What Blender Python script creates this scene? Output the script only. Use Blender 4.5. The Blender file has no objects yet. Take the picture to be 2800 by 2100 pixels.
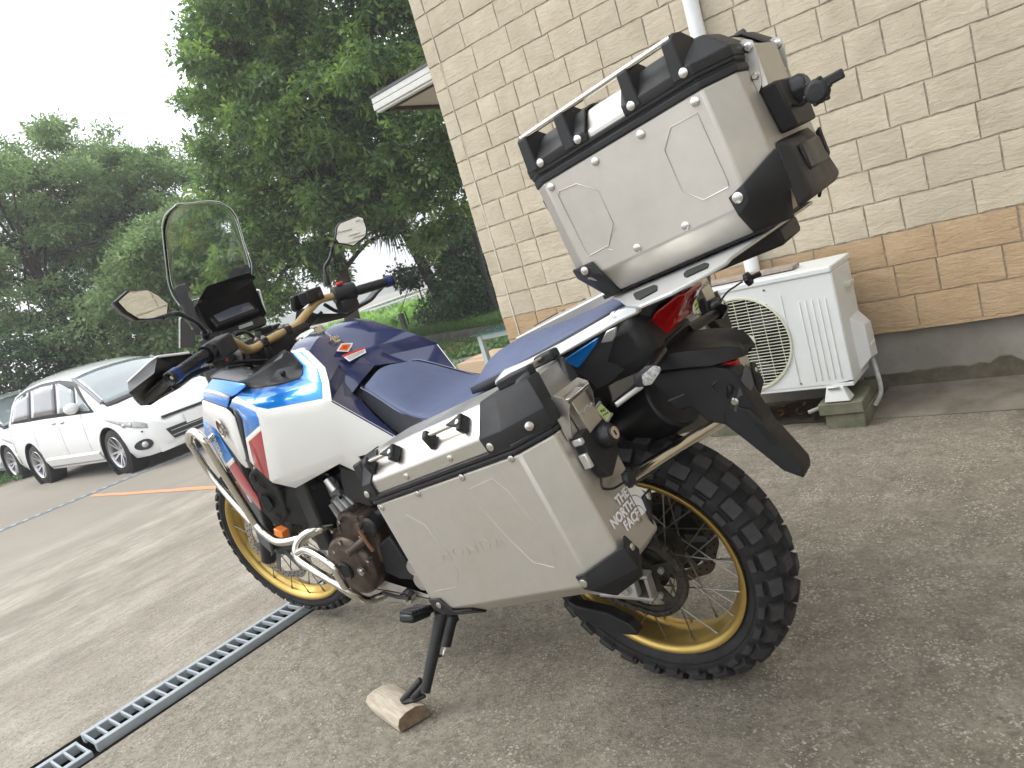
import bpy, bmesh, math, random
import numpy as np
from mathutils import Matrix, Vector, noise
C = bpy.context
SC = C.scene
COL = SC.collection
R_ = math.radians
random.seed(7)

# ------------------------------------------------------------------ camera, sky, sun, exposure
CAM_H = 1.1449
cam_d = bpy.data.cameras.new('camera')
cam = bpy.data.objects.new('camera', cam_d)
COL.objects.link(cam)
SC.camera = cam
right = Vector((0.74618902, 0.60311512, -0.28187602))
up = Vector((0.10351568, 0.31314422, 0.94404725))
back = Vector((0.65763702, -0.73361628, 0.1712329))
cm = Matrix((right, up, back)).transposed().to_4x4()
cm.translation = (0, 0, CAM_H)
cam.matrix_world = cm
cam_d.sensor_width = 36.0
cam_d.lens = 36.0 * 1985.0 / 2800.0
cam_d.clip_start = 0.02
cam_d.clip_end = 3000.0

world = bpy.data.worlds.new('World')
SC.world = world
world.use_nodes = True
wn = world.node_tree.nodes
wl = world.node_tree.links
wn.clear()
SUN_EL, SUN_AZ = R_(52), R_(238)      # azimuth measured from +Y towards +X
sky = wn.new('ShaderNodeTexSky')
sky.sky_type = 'NISHITA'
sky.sun_disc = False
sky.sun_elevation = SUN_EL
sky.sun_rotation = SUN_AZ
sky.air_density = 1.0
sky.dust_density = 6.0
hsv = wn.new('ShaderNodeMixRGB')       # thick cloud: the blue is mixed down to a pale white
hsv.blend_type = 'MIX'
hsv.inputs[0].default_value = 0.86
hsv.inputs[2].default_value = (18.6, 19.2, 20.0, 1)
bg = wn.new('ShaderNodeBackground')
bg.inputs['Strength'].default_value = 0.1
wo = wn.new('ShaderNodeOutputWorld')
wl.new(sky.outputs[0], hsv.inputs[1])
wl.new(hsv.outputs[0], bg.inputs['Color'])
wl.new(bg.outputs[0], wo.inputs['Surface'])

sun_d = bpy.data.lights.new('sun', 'SUN')
sun_d.energy = 1.4
sun_d.angle = R_(25)
sun_d.color = (1.0, 0.96, 0.9)
sun = bpy.data.objects.new('sun', sun_d)
COL.objects.link(sun)
sdir = Vector((math.sin(SUN_AZ) * math.cos(SUN_EL), math.cos(SUN_AZ) * math.cos(SUN_EL), math.sin(SUN_EL)))
sun.rotation_euler = sdir.to_track_quat('Z', 'Y').to_euler()

SC.render.engine = 'CYCLES'
SC.view_settings.view_transform = 'Standard'
SC.view_settings.look = 'None'
SC.view_settings.exposure = 0.36
SC.view_settings.gamma = 1.0
SC.view_settings.use_curve_mapping = False
SC.cycles.max_bounces = 8
SC.cycles.transparent_max_bounces = 16

# ------------------------------------------------------------------ materials
MATS = {}


def mat(name, col, rough=0.5, metal=0.0, var=0.0, vscale=20.0, bump=0.0, bscale=80.0, coat=0.0, stretch=None,
        spec=0.5, col2=None, rvar=0.0, island=0.0, trans=0.0, ior=1.45, emit=None, alpha=1.0, fleck=0.0):
    """Principled material with noise-driven colour, roughness and relief."""
    if name in MATS:
        return MATS[name]
    m = bpy.data.materials.new(name)
    m.use_nodes = True
    nt = m.node_tree
    N, L = nt.nodes, nt.links
    b = N['Principled BSDF']
    b.inputs['Base Color'].default_value = (*col, 1)
    b.inputs['Roughness'].default_value = rough
    b.inputs['Metallic'].default_value = metal
    b.inputs['Specular IOR Level'].default_value = spec
    b.inputs['IOR'].default_value = ior
    if coat:
        b.inputs['Coat Weight'].default_value = coat
        b.inputs['Coat Roughness'].default_value = 0.04
    if trans:
        b.inputs['Transmission Weight'].default_value = trans
    if alpha < 1:
        b.inputs['Alpha'].default_value = alpha
    if emit:
        b.inputs['Emission Color'].default_value = (*emit[0], 1)
        b.inputs['Emission Strength'].default_value = emit[1]
    tc = N.new('ShaderNodeTexCoord')
    mp = N.new('ShaderNodeMapping')
    L.new(tc.outputs['Object'], mp.inputs[0])
    if stretch:
        mp.inputs['Scale'].default_value = stretch
    if var or rvar or col2:
        n = N.new('ShaderNodeTexNoise')
        n.inputs['Scale'].default_value = vscale
        n.inputs['Detail'].default_value = 6
        n.inputs['Roughness'].default_value = 0.65
        L.new(mp.outputs[0], n.inputs['Vector'])
        mx = N.new('ShaderNodeMixRGB')
        c2 = col2 if col2 else tuple(max(0, c * (1 - var)) for c in col)
        c1 = col if col2 else tuple(min(1, c * (1 + var)) for c in col)
        mx.inputs[1].default_value = (*c1, 1)
        mx.inputs[2].default_value = (*c2, 1)
        rp = N.new('ShaderNodeMapRange')
        rp.inputs[1].default_value = 0.35
        rp.inputs[2].default_value = 0.65
        L.new(n.outputs[0], rp.inputs[0])
        L.new(rp.outputs[0], mx.inputs[0])
        L.new(mx.outputs[0], b.inputs['Base Color'])
        if rvar:
            r2 = N.new('ShaderNodeMapRange')
            r2.inputs[3].default_value = max(0, rough - rvar)
            r2.inputs[4].default_value = rough + rvar
            L.new(rp.outputs[0], r2.inputs[0])
            L.new(r2.outputs[0], b.inputs['Roughness'])
        last = mx
    else:
        last = None
    if island:
        oi = N.new('ShaderNodeObjectInfo')
        hs = N.new('ShaderNodeHueSaturation')
        mr = N.new('ShaderNodeMapRange')
        mr.inputs[3].default_value = 1 - island
        mr.inputs[4].default_value = 1 + island
        L.new(oi.outputs['Random'], mr.inputs[0])
        L.new(mr.outputs[0], hs.inputs['Value'])
        if last:
            L.new(last.outputs[0], hs.inputs['Color'])
        else:
            hs.inputs['Color'].default_value = (*col, 1)
        L.new(hs.outputs[0], b.inputs['Base Color'])
    if bump:
        n2 = N.new('ShaderNodeTexNoise')
        n2.inputs['Scale'].default_value = bscale
        n2.inputs['Detail'].default_value = 4
        L.new(mp.outputs[0], n2.inputs['Vector'])
        bp = N.new('ShaderNodeBump')
        bp.inputs['Strength'].default_value = bump
        bp.inputs['Distance'].default_value = 0.004
        L.new(n2.outputs[0], bp.inputs['Height'])
        L.new(bp.outputs[0], b.inputs['Normal'])
    MATS[name] = m
    return m


M_black = mat('black_textured_plastic', (0.012, 0.0125, 0.014), 0.50, bump=0.25, bscale=700, var=0.2, vscale=12, rvar=0.06)
M_black2 = mat('black_smooth_plastic', (0.009, 0.0095, 0.011), 0.34, rvar=0.06, var=0.2, vscale=15)
M_dark = mat('charcoal_frame_paint', (0.012, 0.012, 0.013), 0.45, var=0.25, vscale=30, bump=0.15, bscale=200)
M_grey = mat('dark_grey_plastic', (0.10, 0.105, 0.115), 0.48, bump=0.15, bscale=900, var=0.08)
M_alu = mat('brushed_aluminium', (0.60, 0.585, 0.55), 0.38, 1.0, var=0.07, vscale=5, rvar=0.09, bump=0.05, bscale=900)
M_alu_dull = mat('dull_aluminium_sheet', (0.54, 0.515, 0.47), 0.54, 0.85, var=0.06, vscale=6, rvar=0.08, bump=0.06, bscale=900)
M_alubright = mat('bright_cast_aluminium', (0.72, 0.73, 0.74), 0.32, 0.85, var=0.06, vscale=25, rvar=0.06)
M_chrome = mat('polished_steel', (0.66, 0.64, 0.58), 0.15, 1.0, var=0.06, vscale=10, rvar=0.04)
M_rivet = mat('rivet_steel', (0.62, 0.61, 0.58), 0.25, 1.0)
M_gold = mat('gold_anodised_rim', (0.58, 0.41, 0.13), 0.38, 0.95, var=0.08, vscale=8, rvar=0.05)
M_goldbar = mat('sand_gold_handlebar', (0.50, 0.36, 0.17), 0.5, 0.35, var=0.08, vscale=60, bump=0.1, bscale=900)
M_rubber = mat('tyre_rubber', (0.016, 0.016, 0.017), 0.72, bump=0.3, bscale=90, var=0.3, vscale=14, rvar=0.1)
M_rubberdust = mat('dusty_tread_rubber', (0.05, 0.049, 0.05), 0.8, bump=0.3, bscale=120, col2=(0.024, 0.024, 0.025), vscale=30)
M_white = mat('pearl_white_paint', (0.84, 0.84, 0.81), 0.32, coat=0.9, var=0.015, vscale=3)
M_blue = mat('metallic_blue_paint', (0.004, 0.22, 0.72), 0.28, 0.35, coat=1.0, var=0.05, vscale=4)
M_navy = mat('navy_gloss_paint', (0.017, 0.027, 0.10), 0.25, 0.1, coat=1.0, var=0.06, vscale=4)
M_redp = mat('red_paint', (0.36, 0.006, 0.018), 0.3, coat=0.8, var=0.05, vscale=4)
M_seat = mat('blue_grey_seat_vinyl', (0.078, 0.100, 0.185), 0.56, bump=0.25, bscale=1200, var=0.07, vscale=9, rvar=0.05)
M_seatside = mat('dark_seat_side_vinyl', (0.035, 0.038, 0.048), 0.55, bump=0.25, bscale=1200, var=0.1)
M_engine = mat('brown_bronze_engine_cover', (0.085, 0.064, 0.050), 0.36, 0.55, var=0.3, vscale=18, rvar=0.1, bump=0.2, bscale=150)
M_cyl = mat('dull_cylinder_casting', (0.36, 0.36, 0.345), 0.45, 0.5, var=0.2, vscale=30, bump=0.2, bscale=200)
M_glassy = mat('clear_windscreen', (0.97, 0.98, 0.97), 0.02, trans=1.0, ior=1.45)
M_red = mat('red_lens', (0.42, 0.004, 0.006), 0.12, coat=1.0, var=0.25, vscale=60)
M_orange = mat('orange_lens', (0.85, 0.22, 0.01), 0.2, coat=0.5)
M_mirror = mat('mirror_glass', (0.84, 0.86, 0.86), 0.01, 1.0)
M_screen = mat('switched_off_display', (0.10, 0.11, 0.15), 0.10, coat=1.0)
M_sticker = mat('white_sticker_print', (0.80, 0.80, 0.79), 0.5)
M_stickerred = mat('red_sticker_print', (0.6, 0.03, 0.02), 0.5)
M_stickeror = mat('orange_sticker_print', (0.75, 0.16, 0.02), 0.5)
M_bronze = mat('bronze_badge', (0.14, 0.05, 0.045), 0.3, 0.5, coat=0.5)
M_darksteel = mat('oily_dark_steel', (0.055, 0.05, 0.042), 0.5, 0.6, var=0.4, vscale=40, rvar=0.1)
M_spoke = mat('steel_spoke', (0.27, 0.26, 0.24), 0.35, 1.0)
M_disc = mat('brake_disc_steel', (0.42, 0.40, 0.37), 0.33, 1.0, var=0.15, vscale=20)

# ------------------------------------------------------------------ mesh helpers


class MB:
    """Collects faces, then links them as one mesh object."""

    def __init__(s):
        s.v, s.f, s.m = [], [], []

    def add(s, vs, fs, mi=0):
        o = len(s.v)
        s.v += [tuple(p) for p in vs]
        s.f += [tuple(i + o for i in f) for f in fs]
        s.m += [mi] * len(fs)
        return s

    def box(s, c, d, mi=0, M=None, taper=None):
        x, y, z = (k / 2 for k in d)
        tx, ty = taper or (1, 1)
        vs = [(-x, -y, -z), (x, -y, -z), (x, y, -z), (-x, y, -z), (-x * tx, -y * ty, z), (x * tx, -y * ty, z), (x * tx, y * ty, z), (-x * tx, y * ty, z)]
        vs = [Vector(p) for p in vs]
        if M is not None:
            vs = [M @ p for p in vs]
        vs = [p + Vector(c) for p in vs]
        return s.add(vs, [(3, 2, 1, 0), (4, 5, 6, 7), (0, 1, 5, 4), (1, 2, 6, 5), (2, 3, 7, 6), (3, 0, 4, 7)], mi)

    def tube(s, pts, r, n=12, mi=0, cap=True, smooth=0, closed=False):
        P = [Vector(p) for p in pts]
        if smooth and len(P) > 2:
            P = spline(P, smooth, closed)
        k = len(P)
        rr = r if isinstance(r, (list, tuple)) else None
        T0 = None
        rings = []
        for i, p in enumerate(P):
            if closed:
                t = P[(i + 1) % k] - P[i - 1]
            else:
                t = P[min(i + 1, k - 1)] - P[max(i - 1, 0)]
            t.normalize()
            if T0 is None:
                a = Vector((0, 0, 1)) if abs(t.z) < .9 else Vector((1, 0, 0))
                nn = t.cross(a).normalized()
            else:
                nn = (nn - t * nn.dot(t)).normalized()
            T0 = t
            bb = t.cross(nn)
            q = i / (k - 1) if k > 1 else 0
            rad = (rr[0] + (rr[1] - rr[0]) * q) if rr else r
            rings.append([p + (nn * math.cos(6.28318 * j / n) + bb * math.sin(6.28318 * j / n)) * rad for j in range(n)])
        vs = [p for g in rings for p in g]
        fs = []
        for i in range(k if closed else k - 1):
            a, b = i * n, ((i + 1) % k) * n
            for j in range(n):
                fs.append((a + j, a + (j + 1) % n, b + (j + 1) % n, b + j))
        if cap and not closed:
            fs.append(tuple(range(n - 1, -1, -1)))
            fs.append(tuple((k - 1) * n + j for j in range(n)))
        return s.add(vs, fs, mi)

    def cyl(s, p0, p1, r0, r1=None, n=20, mi=0):
        return s.tube([p0, p1], (r0, r0 if r1 is None else r1), n, mi)

    def lathe(s, prof, c=(0, 0, 0), axis='y', n=32, mi=0, closed=False, a0=0, a1=None):
        """prof: (radius, offset along axis)."""
        full = a1 is None
        a1 = 2 * math.pi if full else a1
        st = n if full else n + 1
        vs, fs = [], []
        for i in range(st):
            a = a0 + (a1 - a0) * i / n
            for r, h in prof:
                x, y = r * math.cos(a), r * math.sin(a)
                p = {'y': (x, h, y), 'x': (h, x, y), 'z': (x, y, h)}[axis]
                vs.append((p[0] + c[0], p[1] + c[1], p[2] + c[2]))
        k = len(prof)
        for i in range(n):
            a, b = i * k, ((i + 1) % st) * k
            for j in range(k if closed else k - 1):
                j2 = (j + 1) % k
                fs.append((a + j, a + j2, b + j2, b + j))
        return s.add(vs, fs, mi)

    def prism(s, poly, vec, mi=0, side=None):
        P = [Vector(p) for p in poly]
        d = Vector(vec)
        n = len(P)
        s.add(P + [p + d for p in P], [tuple(range(n)), tuple(range(2 * n - 1, n - 1, -1))], mi)
        o = len(s.v) - 2 * n
        for i in range(n):
            s.f.append((o + i, o + n + i, o + n + (i + 1) % n, o + (i + 1) % n))
            s.m.append(mi if side is None else side)
        return s

    def loft(s, rings, mi=0, cap=True, closed=True):
        k, n = len(rings), len(rings[0])
        vs = [Vector(p) for g in rings for p in g]
        fs = []
        for i in range(k - 1):
            a, b = i * n, (i + 1) * n
            for j in range(n if closed else n - 1):
                fs.append((a + j, a + (j + 1) % n, b + (j + 1) % n, b + j))
        if cap:
            fs.append(tuple(range(n - 1, -1, -1)))
            fs.append(tuple((k - 1) * n + j for j in range(n)))
        return s.add(vs, fs, mi)

    def ellip(s, c, r, n=16, mi=0):
        prof = [(math.sin(math.pi * i / 8), -math.cos(math.pi * i / 8)) for i in range(9)]
        t = MB().lathe([(p[0] + 1e-4, p[1]) for p in prof], n=n, axis='z')
        return s.add([(c[0] + v[0] * r[0], c[1] + v[1] * r[1], c[2] + v[2] * r[2]) for v in t.v], t.f, mi)

    def mirror_y(s):
        o = MB()
        o.v = [(x, -y, z) for x, y, z in s.v]
        o.f = [tuple(reversed(f)) for f in s.f]
        o.m = list(s.m)
        return o

    def join(s, o):
        s.add(o.v, o.f)
        s.m[-len(o.m):] = o.m
        return s

    def xf(s, M):
        s.v = [tuple(M @ Vector(p)) for p in s.v]
        return s

    def build(s, name, mats, parent=None, smooth=40, bevel=0.0, seg=2, sub=0, solid=0.0, matrix=None, soff=-1.0, weld=False):
        me = bpy.data.meshes.new(name)
        me.from_pydata(s.v, [], s.f)
        ms = mats if isinstance(mats, (list, tuple)) else [mats]
        for m in ms:
            me.materials.append(m)
        if len(ms) > 1:
            me.polygons.foreach_set('material_index', s.m)
        if weld:
            b = bmesh.new()
            b.from_mesh(me)
            bmesh.ops.remove_doubles(b, verts=b.verts, dist=2e-4)
            b.to_mesh(me)
            b.free()
        b = bmesh.new()
        b.from_mesh(me)
        bmesh.ops.recalc_face_normals(b, faces=b.faces)
        b.to_mesh(me)
        b.free()
        if smooth:
            me.shade_smooth()
            if smooth < 180:
                me.set_sharp_from_angle(angle=R_(smooth))
        o = bpy.data.objects.new(name, me)
        COL.objects.link(o)
        if parent:
            o.parent = parent
        if matrix is not None:
            o.matrix_local = matrix
        if solid:
            md = o.modifiers.new('solid', 'SOLIDIFY')
            md.thickness = solid
            md.offset = soff
        if bevel:
            md = o.modifiers.new('bevel', 'BEVEL')
            md.width = bevel
            md.segments = seg
            md.limit_method = 'ANGLE'
            md.angle_limit = R_(28)
        if sub:
            md = o.modifiers.new('sub', 'SUBSURF')
            md.levels = sub
            md.render_levels = sub
        return o


def spline(P, sub, closed=False):
    out = []
    n = len(P)
    rng = range(n) if closed else range(n - 1)
    for i in rng:
        p0 = P[i - 1] if (i > 0 or closed) else P[0]
        p1, p2 = P[i], P[(i + 1) % n]
        p3 = P[(i + 2) % n] if (closed or i + 2 < n) else P[-1]
        for k in range(sub):
            t = k / sub
            out.append(0.5 * ((2 * p1) + (p2 - p0) * t + (2 * p0 - 5 * p1 + 4 * p2 - p3) * t * t + (3 * p1 - p0 - 3 * p2 + p3) * t ** 3))
    if not closed:
        out.append(P[-1])
    return out


def tag(o, label=None, cat=None, group=None, kind=None):
    if label:
        o['label'] = label
    if cat:
        o['category'] = cat
    if group:
        o['group'] = group
    if kind:
        o['kind'] = kind
    return o


def empty(name, loc=(0, 0, 0), rz=0.0, matrix=None, parent=None):
    o = bpy.data.objects.new(name, None)
    o.empty_display_size = 0.1
    COL.objects.link(o)
    if parent:
        o.parent = parent
    if matrix is not None:
        o.matrix_local = matrix
    else:
        o.location = loc
        o.rotation_euler = (0, 0, rz)
    return o


def inst(src, name=None, parent=None, matrix=None, mats=None):
    """Another object on the same mesh."""
    o = src.copy()
    COL.objects.link(o)
    if name:
        o.name = name
    if parent:
        o.parent = parent
    if matrix is not None:
        o.matrix_local = matrix
    return o


def text_mesh(name, body, size, M, m, parent, depth=0.0004, bold=0.0, shear=0.0, sx=1.0, align='CENTER', spacing=1.0):
    cu = bpy.data.curves.new(name, 'FONT')
    cu.body = body
    cu.size = size
    cu.extrude = depth
    cu.offset = bold
    cu.shear = shear
    cu.align_x = align
    cu.align_y = 'CENTER'
    cu.space_character = spacing
    cu.resolution_u = 3
    tmp = bpy.data.objects.new('tmp', cu)
    COL.objects.link(tmp)
    C.view_layer.update()
    me = bpy.data.meshes.new_from_object(tmp.evaluated_get(C.evaluated_depsgraph_get()))
    bpy.data.objects.remove(tmp)
    me.name = name
    me.materials.clear()
    me.materials.append(m)
    o = bpy.data.objects.new(name, me)
    COL.objects.link(o)
    if parent:
        o.parent = parent
    o.matrix_local = M @ Matrix.Diagonal((sx, 1, 1, 1))
    return o


def basis(o, x, y):
    """4x4 with given x axis and (roughly) y axis."""
    x = Vector(x).normalized()
    z = x.cross(Vector(y)).normalized()
    y = z.cross(x)
    m = Matrix((x, y, z)).transposed().to_4x4()
    m.translation = Vector(o)
    return m


def cut(o, cutter):
    """Boolean difference, applied; the cutter is removed."""
    md = o.modifiers.new('cut', 'BOOLEAN')
    md.operation = 'DIFFERENCE'
    md.object = cutter
    md.solver = 'EXACT'
    C.view_layer.update()
    me = bpy.data.meshes.new_from_object(o.evaluated_get(C.evaluated_depsgraph_get()))
    o.modifiers.clear()
    o.data = me
    bpy.data.objects.remove(cutter)


def zg(x):
    return float(np.interp(x, [-60, -10, -9, -2.9, -1, 10], [-.48, -.42, -.40, -.0114, 0, 0]))

# ------------------------------------------------------------------ the ground


def concrete_ground():
    m = bpy.data.materials.new('weathered_concrete_slab')
    m.use_nodes = True
    N, L = m.node_tree.nodes, m.node_tree.links
    b = N['Principled BSDF']
    b.inputs['Roughness'].default_value = 0.86
    b.inputs['Specular IOR Level'].default_value = 0.3
    tc = N.new('ShaderNodeTexCoord')

    def noise(scale, detail=5, st=None, rough=.6, dist=0.0):
        n = N.new('ShaderNodeTexNoise')
        n.inputs['Scale'].default_value = scale
        n.inputs['Detail'].default_value = detail
        n.inputs['Roughness'].default_value = rough
        n.inputs['Distortion'].default_value = dist
        if st:
            mp = N.new('ShaderNodeMapping')
            mp.inputs['Scale'].default_value = st
            L.new(tc.outputs['Object'], mp.inputs[0])
            L.new(mp.outputs[0], n.inputs['Vector'])
        else:
            L.new(tc.outputs['Object'], n.inputs['Vector'])
        return n.outputs[0]

    def rmap(x, a, b_, c=0.0, d=1.0):
        r = N.new('ShaderNodeMapRange')
        for i, v in enumerate((a, b_, c, d)):
            r.inputs[i + 1].default_value = v
        L.new(x, r.inputs[0])
        return r.outputs[0]

    def mix(f, a, b_, mode='MIX'):
        x = N.new('ShaderNodeMixRGB')
        x.blend_type = mode
        for i, v in enumerate((f, a, b_)):
            if isinstance(v, tuple):
                x.inputs[i].default_value = (*v, 1)
            elif isinstance(v, (int, float)):
                x.inputs[i].default_value = v
            else:
                L.new(v, x.inputs[i])
        return x.outputs[0]

    sep = N.new('ShaderNodeSeparateXYZ')
    L.new(tc.outputs['Object'], sep.inputs[0])
    # the slab beyond the drain was poured later: paler, with broom marks
    side = rmap(sep.outputs[0], -2.62, -2.66)
    aged = mix(rmap(noise(1.1, 8, rough=.7), .38, .62), (0.240, 0.216, 0.172), (0.142, 0.127, 0.097))
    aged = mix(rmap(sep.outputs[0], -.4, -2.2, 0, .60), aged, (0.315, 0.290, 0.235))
    aged = mix(rmap(noise(5.5, 9, rough=.78), .50, .72), aged, (0.30, 0.265, 0.22))
    aged = mix(rmap(noise(17, 8, rough=.8, dist=.4), .44, .62, 0.0, .55), aged, (0.090, 0.080, 0.060))
    pale = mix(rmap(noise(1.6, 7, (1.0, .35, 1), .65), .36, .62), (0.43, 0.398, 0.328), (0.235, 0.211, 0.168))
    pale = mix(rmap(noise(1.1, 7, (1.0, .7, 1), .7), .46, .60, 0, .7), pale, (0.225, 0.20, 0.165))
    pale = mix(rmap(noise(9, 9, (1, .6, 1), .8), .44, .64, 0, .6), pale, (0.17, 0.148, 0.12))
    streak = noise(30, 7, (1.0, .16, 1), .75)
    smask = N.new('ShaderNodeMath')
    smask.operation = 'MULTIPLY'
    L.new(rmap(streak, .42, .66, 0.0, .9), smask.inputs[0])
    L.new(rmap(noise(1.6, 6), .46, .62, .05, .9), smask.inputs[1])
    pale = mix(smask.outputs[0], pale, (0.45, 0.41, 0.35))
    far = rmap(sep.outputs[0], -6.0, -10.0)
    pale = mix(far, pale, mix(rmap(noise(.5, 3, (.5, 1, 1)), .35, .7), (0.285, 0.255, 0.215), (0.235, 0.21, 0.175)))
    col = mix(side, aged, pale)
    # exposed aggregate
    v = N.new('ShaderNodeTexVoronoi')
    v.inputs['Scale'].default_value = 200
    v.inputs['Randomness'].default_value = 1
    L.new(tc.outputs['Object'], v.inputs['Vector'])
    spk = N.new('ShaderNodeSeparateColor')
    L.new(v.outputs['Color'], spk.inputs[0])
    patch = rmap(noise(7, 9, rough=.8), .42, .60, .10, 1.0)
    mul = N.new('ShaderNodeMath')
    mul.operation = 'MULTIPLY'
    L.new(rmap(spk.outputs[0], .72, .93, 0, .95), mul.inputs[0])
    L.new(patch, mul.inputs[1])
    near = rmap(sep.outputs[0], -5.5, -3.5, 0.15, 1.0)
    mul2 = N.new('ShaderNodeMath')
    mul2.operation = 'MULTIPLY'
    L.new(mul.outputs[0], mul2.inputs[0])
    L.new(near, mul2.inputs[1])
    col = mix(mul2.outputs[0], col, mix(spk.outputs[1], (0.52, 0.47, 0.40), (0.35, 0.315, 0.265)))
    dark = N.new('ShaderNodeMath')
    dark.operation = 'MULTIPLY'
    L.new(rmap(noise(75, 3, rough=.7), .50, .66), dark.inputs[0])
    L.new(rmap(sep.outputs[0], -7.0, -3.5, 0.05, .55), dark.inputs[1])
    col = mix(dark.outputs[0], col, (0.080, 0.070, 0.054))
    # damp green-brown band along the foundation
    damp = N.new('ShaderNodeMath')
    damp.operation = 'MULTIPLY'
    dz_ = N.new('ShaderNodeMath')
    dz_.operation = 'MULTIPLY'
    L.new(rmap(sep.outputs[1], 3.0, 3.55), dz_.inputs[0])
    L.new(rmap(sep.outputs[0], -3.6, -3.2), dz_.inputs[1])
    L.new(dz_.outputs[0], damp.inputs[0])
    L.new(rmap(noise(6, 6), .35, .6), damp.inputs[1])
    col = mix(damp.outputs[0], col, (0.085, 0.075, 0.055))
    L.new(col, b.inputs['Base Color'])
    h1 = noise(55, 6, rough=.75)
    bp = N.new('ShaderNodeBump')
    bp.inputs['Strength'].default_value = .65
    bp.inputs['Distance'].default_value = .006
    L.new(h1, bp.inputs['Height'])
    bp2 = N.new('ShaderNodeBump')
    bp2.inputs['Strength'].default_value = .35
    bp2.inputs['Distance'].default_value = .004
    L.new(v.outputs['Distance'], bp2.inputs['Height'])
    L.new(bp.outputs[0], bp2.inputs['Normal'])
    L.new(bp2.outputs[0], b.inputs['Normal'])
    return m


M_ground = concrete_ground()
CH1 = (-2.875, -2.655)        # the two drain channels (x from, x to)
CH2 = (-11.60, -11.42)
xs = [-220, -60, -40, -25, -18, -14, CH2[0] - .002, CH2[0], CH2[1], CH2[1] + .002, -10.9, -10, -9.5, -9, -8, -7, -6, -5, -4, -3.3,
      CH1[0] - .002, CH1[0], CH1[1], CH1[1] + .002, -2, -1, 0, 2, 5, 9, 20, 60, 220]
ys = [-120, -30, -8, -3, 0, 1, 2, 3, 3.7, 5, 8, 12, 20, 40, 120, 300]
mb = MB()
vs = []
for x in xs:
    for y in ys:
        z = zg(x)
        if x in CH1 or x in CH2:
            z -= .10
        vs.append((x, y, z))
fs = []
ny = len(ys)
for i in range(len(xs) - 1):
    for j in range(ny - 1):
        fs.append((i * ny + j, (i + 1) * ny + j, (i + 1) * ny + j + 1, i * ny + j + 1))
mb.add(vs, fs)
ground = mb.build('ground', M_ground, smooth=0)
tag(ground, kind='structure')

# ------------------------------------------------------------------ drain grates
M_grate = mat('blue_grey_plastic_grate', (0.33, 0.37, 0.39), 0.5, var=0.12, vscale=20, bump=0.1, bscale=300)
rail_me = None


def grate(x0, y0, z0, length, w, label, tilt=0.0, pitch=.0405, cross=True, rz=0.0, group='drain grates in the near channel'):
    global rail_me, bar_me, end_me
    e = empty('drain_grate', matrix=Matrix.Translation((x0, y0, z0)) @ Matrix.Rotation(rz, 4, 'Z') @ Matrix.Rotation(tilt, 4, 'X'))
    tag(e, label, 'drain grate', group)
    rw = w * .17
    for sx in (-1, 1):
        MB().box((sx * (w / 2 - rw / 2), length / 2, 0), (rw, length, .034)).build('rail', M_grate, e, bevel=.003)
    n = int(length / pitch)
    bar = None
    if cross:
        for k in range(n + 1):
            y = .006 + k * (length - .012) / n
            mt = Matrix.Translation((0, y, .0088))
            if bar is None:
                bar = MB().box((0, 0, 0), (w - 2 * rw + .004, .0075, .014)).build('crossbar', M_grate, e, matrix=mt)
            else:
                inst(bar, parent=e, matrix=mt)
    return e


grate(-2.752, .548, .004, .995, .150, 'raised blue-grey plastic grate section running up to the front tyre', tilt=R_(-.2), rz=R_(-.5))
grate(-2.770, -.46, -.018, .995, .150, 'lower grate section at the bottom left edge of the photo, sunk below its neighbour', rz=R_(0))
grate(-2.765, 1.55, -.014, .995, .150, 'grate section hidden past the front tyre towards the wall')
g4 = grate(-2.765, 2.555, -.014, .995, .150, 'last near-channel grate section before the tiled wall')
far = empty('drain_grate', matrix=Matrix.Translation((-11.51, 0, zg(-11.51) + .002)))
tag(far, 'long narrow grate line crossing the slab in front of the white minivan', 'drain grate')
for sx in (-1, 1):
    MB().box((sx * .05, 3.2, 0), (.022, 9.0, .02)).build('rail', M_grate, far)
bar = None
for k in range(60):
    mt = Matrix.Translation((0, -1.25 + k * .15, -.001))
    if bar is None:
        bar = MB().box((0, 0, 0), (.08, .06, .018)).build('crossbar', M_grate, far, matrix=mt)
    else:
        inst(bar, parent=far, matrix=mt)

# near-black lining of the near channel: cavity shade put into its colour
M_chanshade = mat('black_channel_shade', (0.018, 0.018, 0.015), 0.9, var=0.4, vscale=30)
mb = MB()
mb.loft([[(CH1[0] + .001, y, -.004), (CH1[0] + .003, y, -.09), (CH1[1] - .003, y, -.09), (CH1[1] - .001, y, -.004), (CH1[1] - .001, y, -.108), (CH1[0] + .001, y, -.108)] for y in (-6, 0, 3.6)])
tag(mb.build('drain_channel', M_chanshade, smooth=0), kind='structure')
# orange line painted on the slab
M_orangep = mat('worn_orange_road_paint', (0.62, 0.26, 0.11), 0.7, col2=(0.50, 0.29, 0.17), vscale=30)
way = [Vector(p) for p in ((-11.31, 3.434, -0.422), (-10.51, 3.478, -0.421), (-9.751, 3.507, -0.415), (-9.018, 3.515, -0.4), (-8.134, 3.429, -0.345), (-7.323, 3.345, -0.293), (-6.624, 3.273, -0.249), (-6.016, 3.21, -0.21))]
way = spline(way, 4)
mb = MB()
npt = len(way) - 1
random.seed(3)
vs = []
for i in range(npt + 1):
    p = way[i]
    d = way[min(i + 1, npt)] - way[max(i - 1, 0)]
    d.z = 0
    pr = Vector((-d.y, d.x, 0)).normalized() * .047
    w = 1 + random.uniform(-.18, .18)
    w2 = 1 + random.uniform(-.18, .18)
    for s_ in (-w, w2):
        q = p + pr * s_
        vs.append((q.x, q.y, zg(q.x) + .004))
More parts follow.
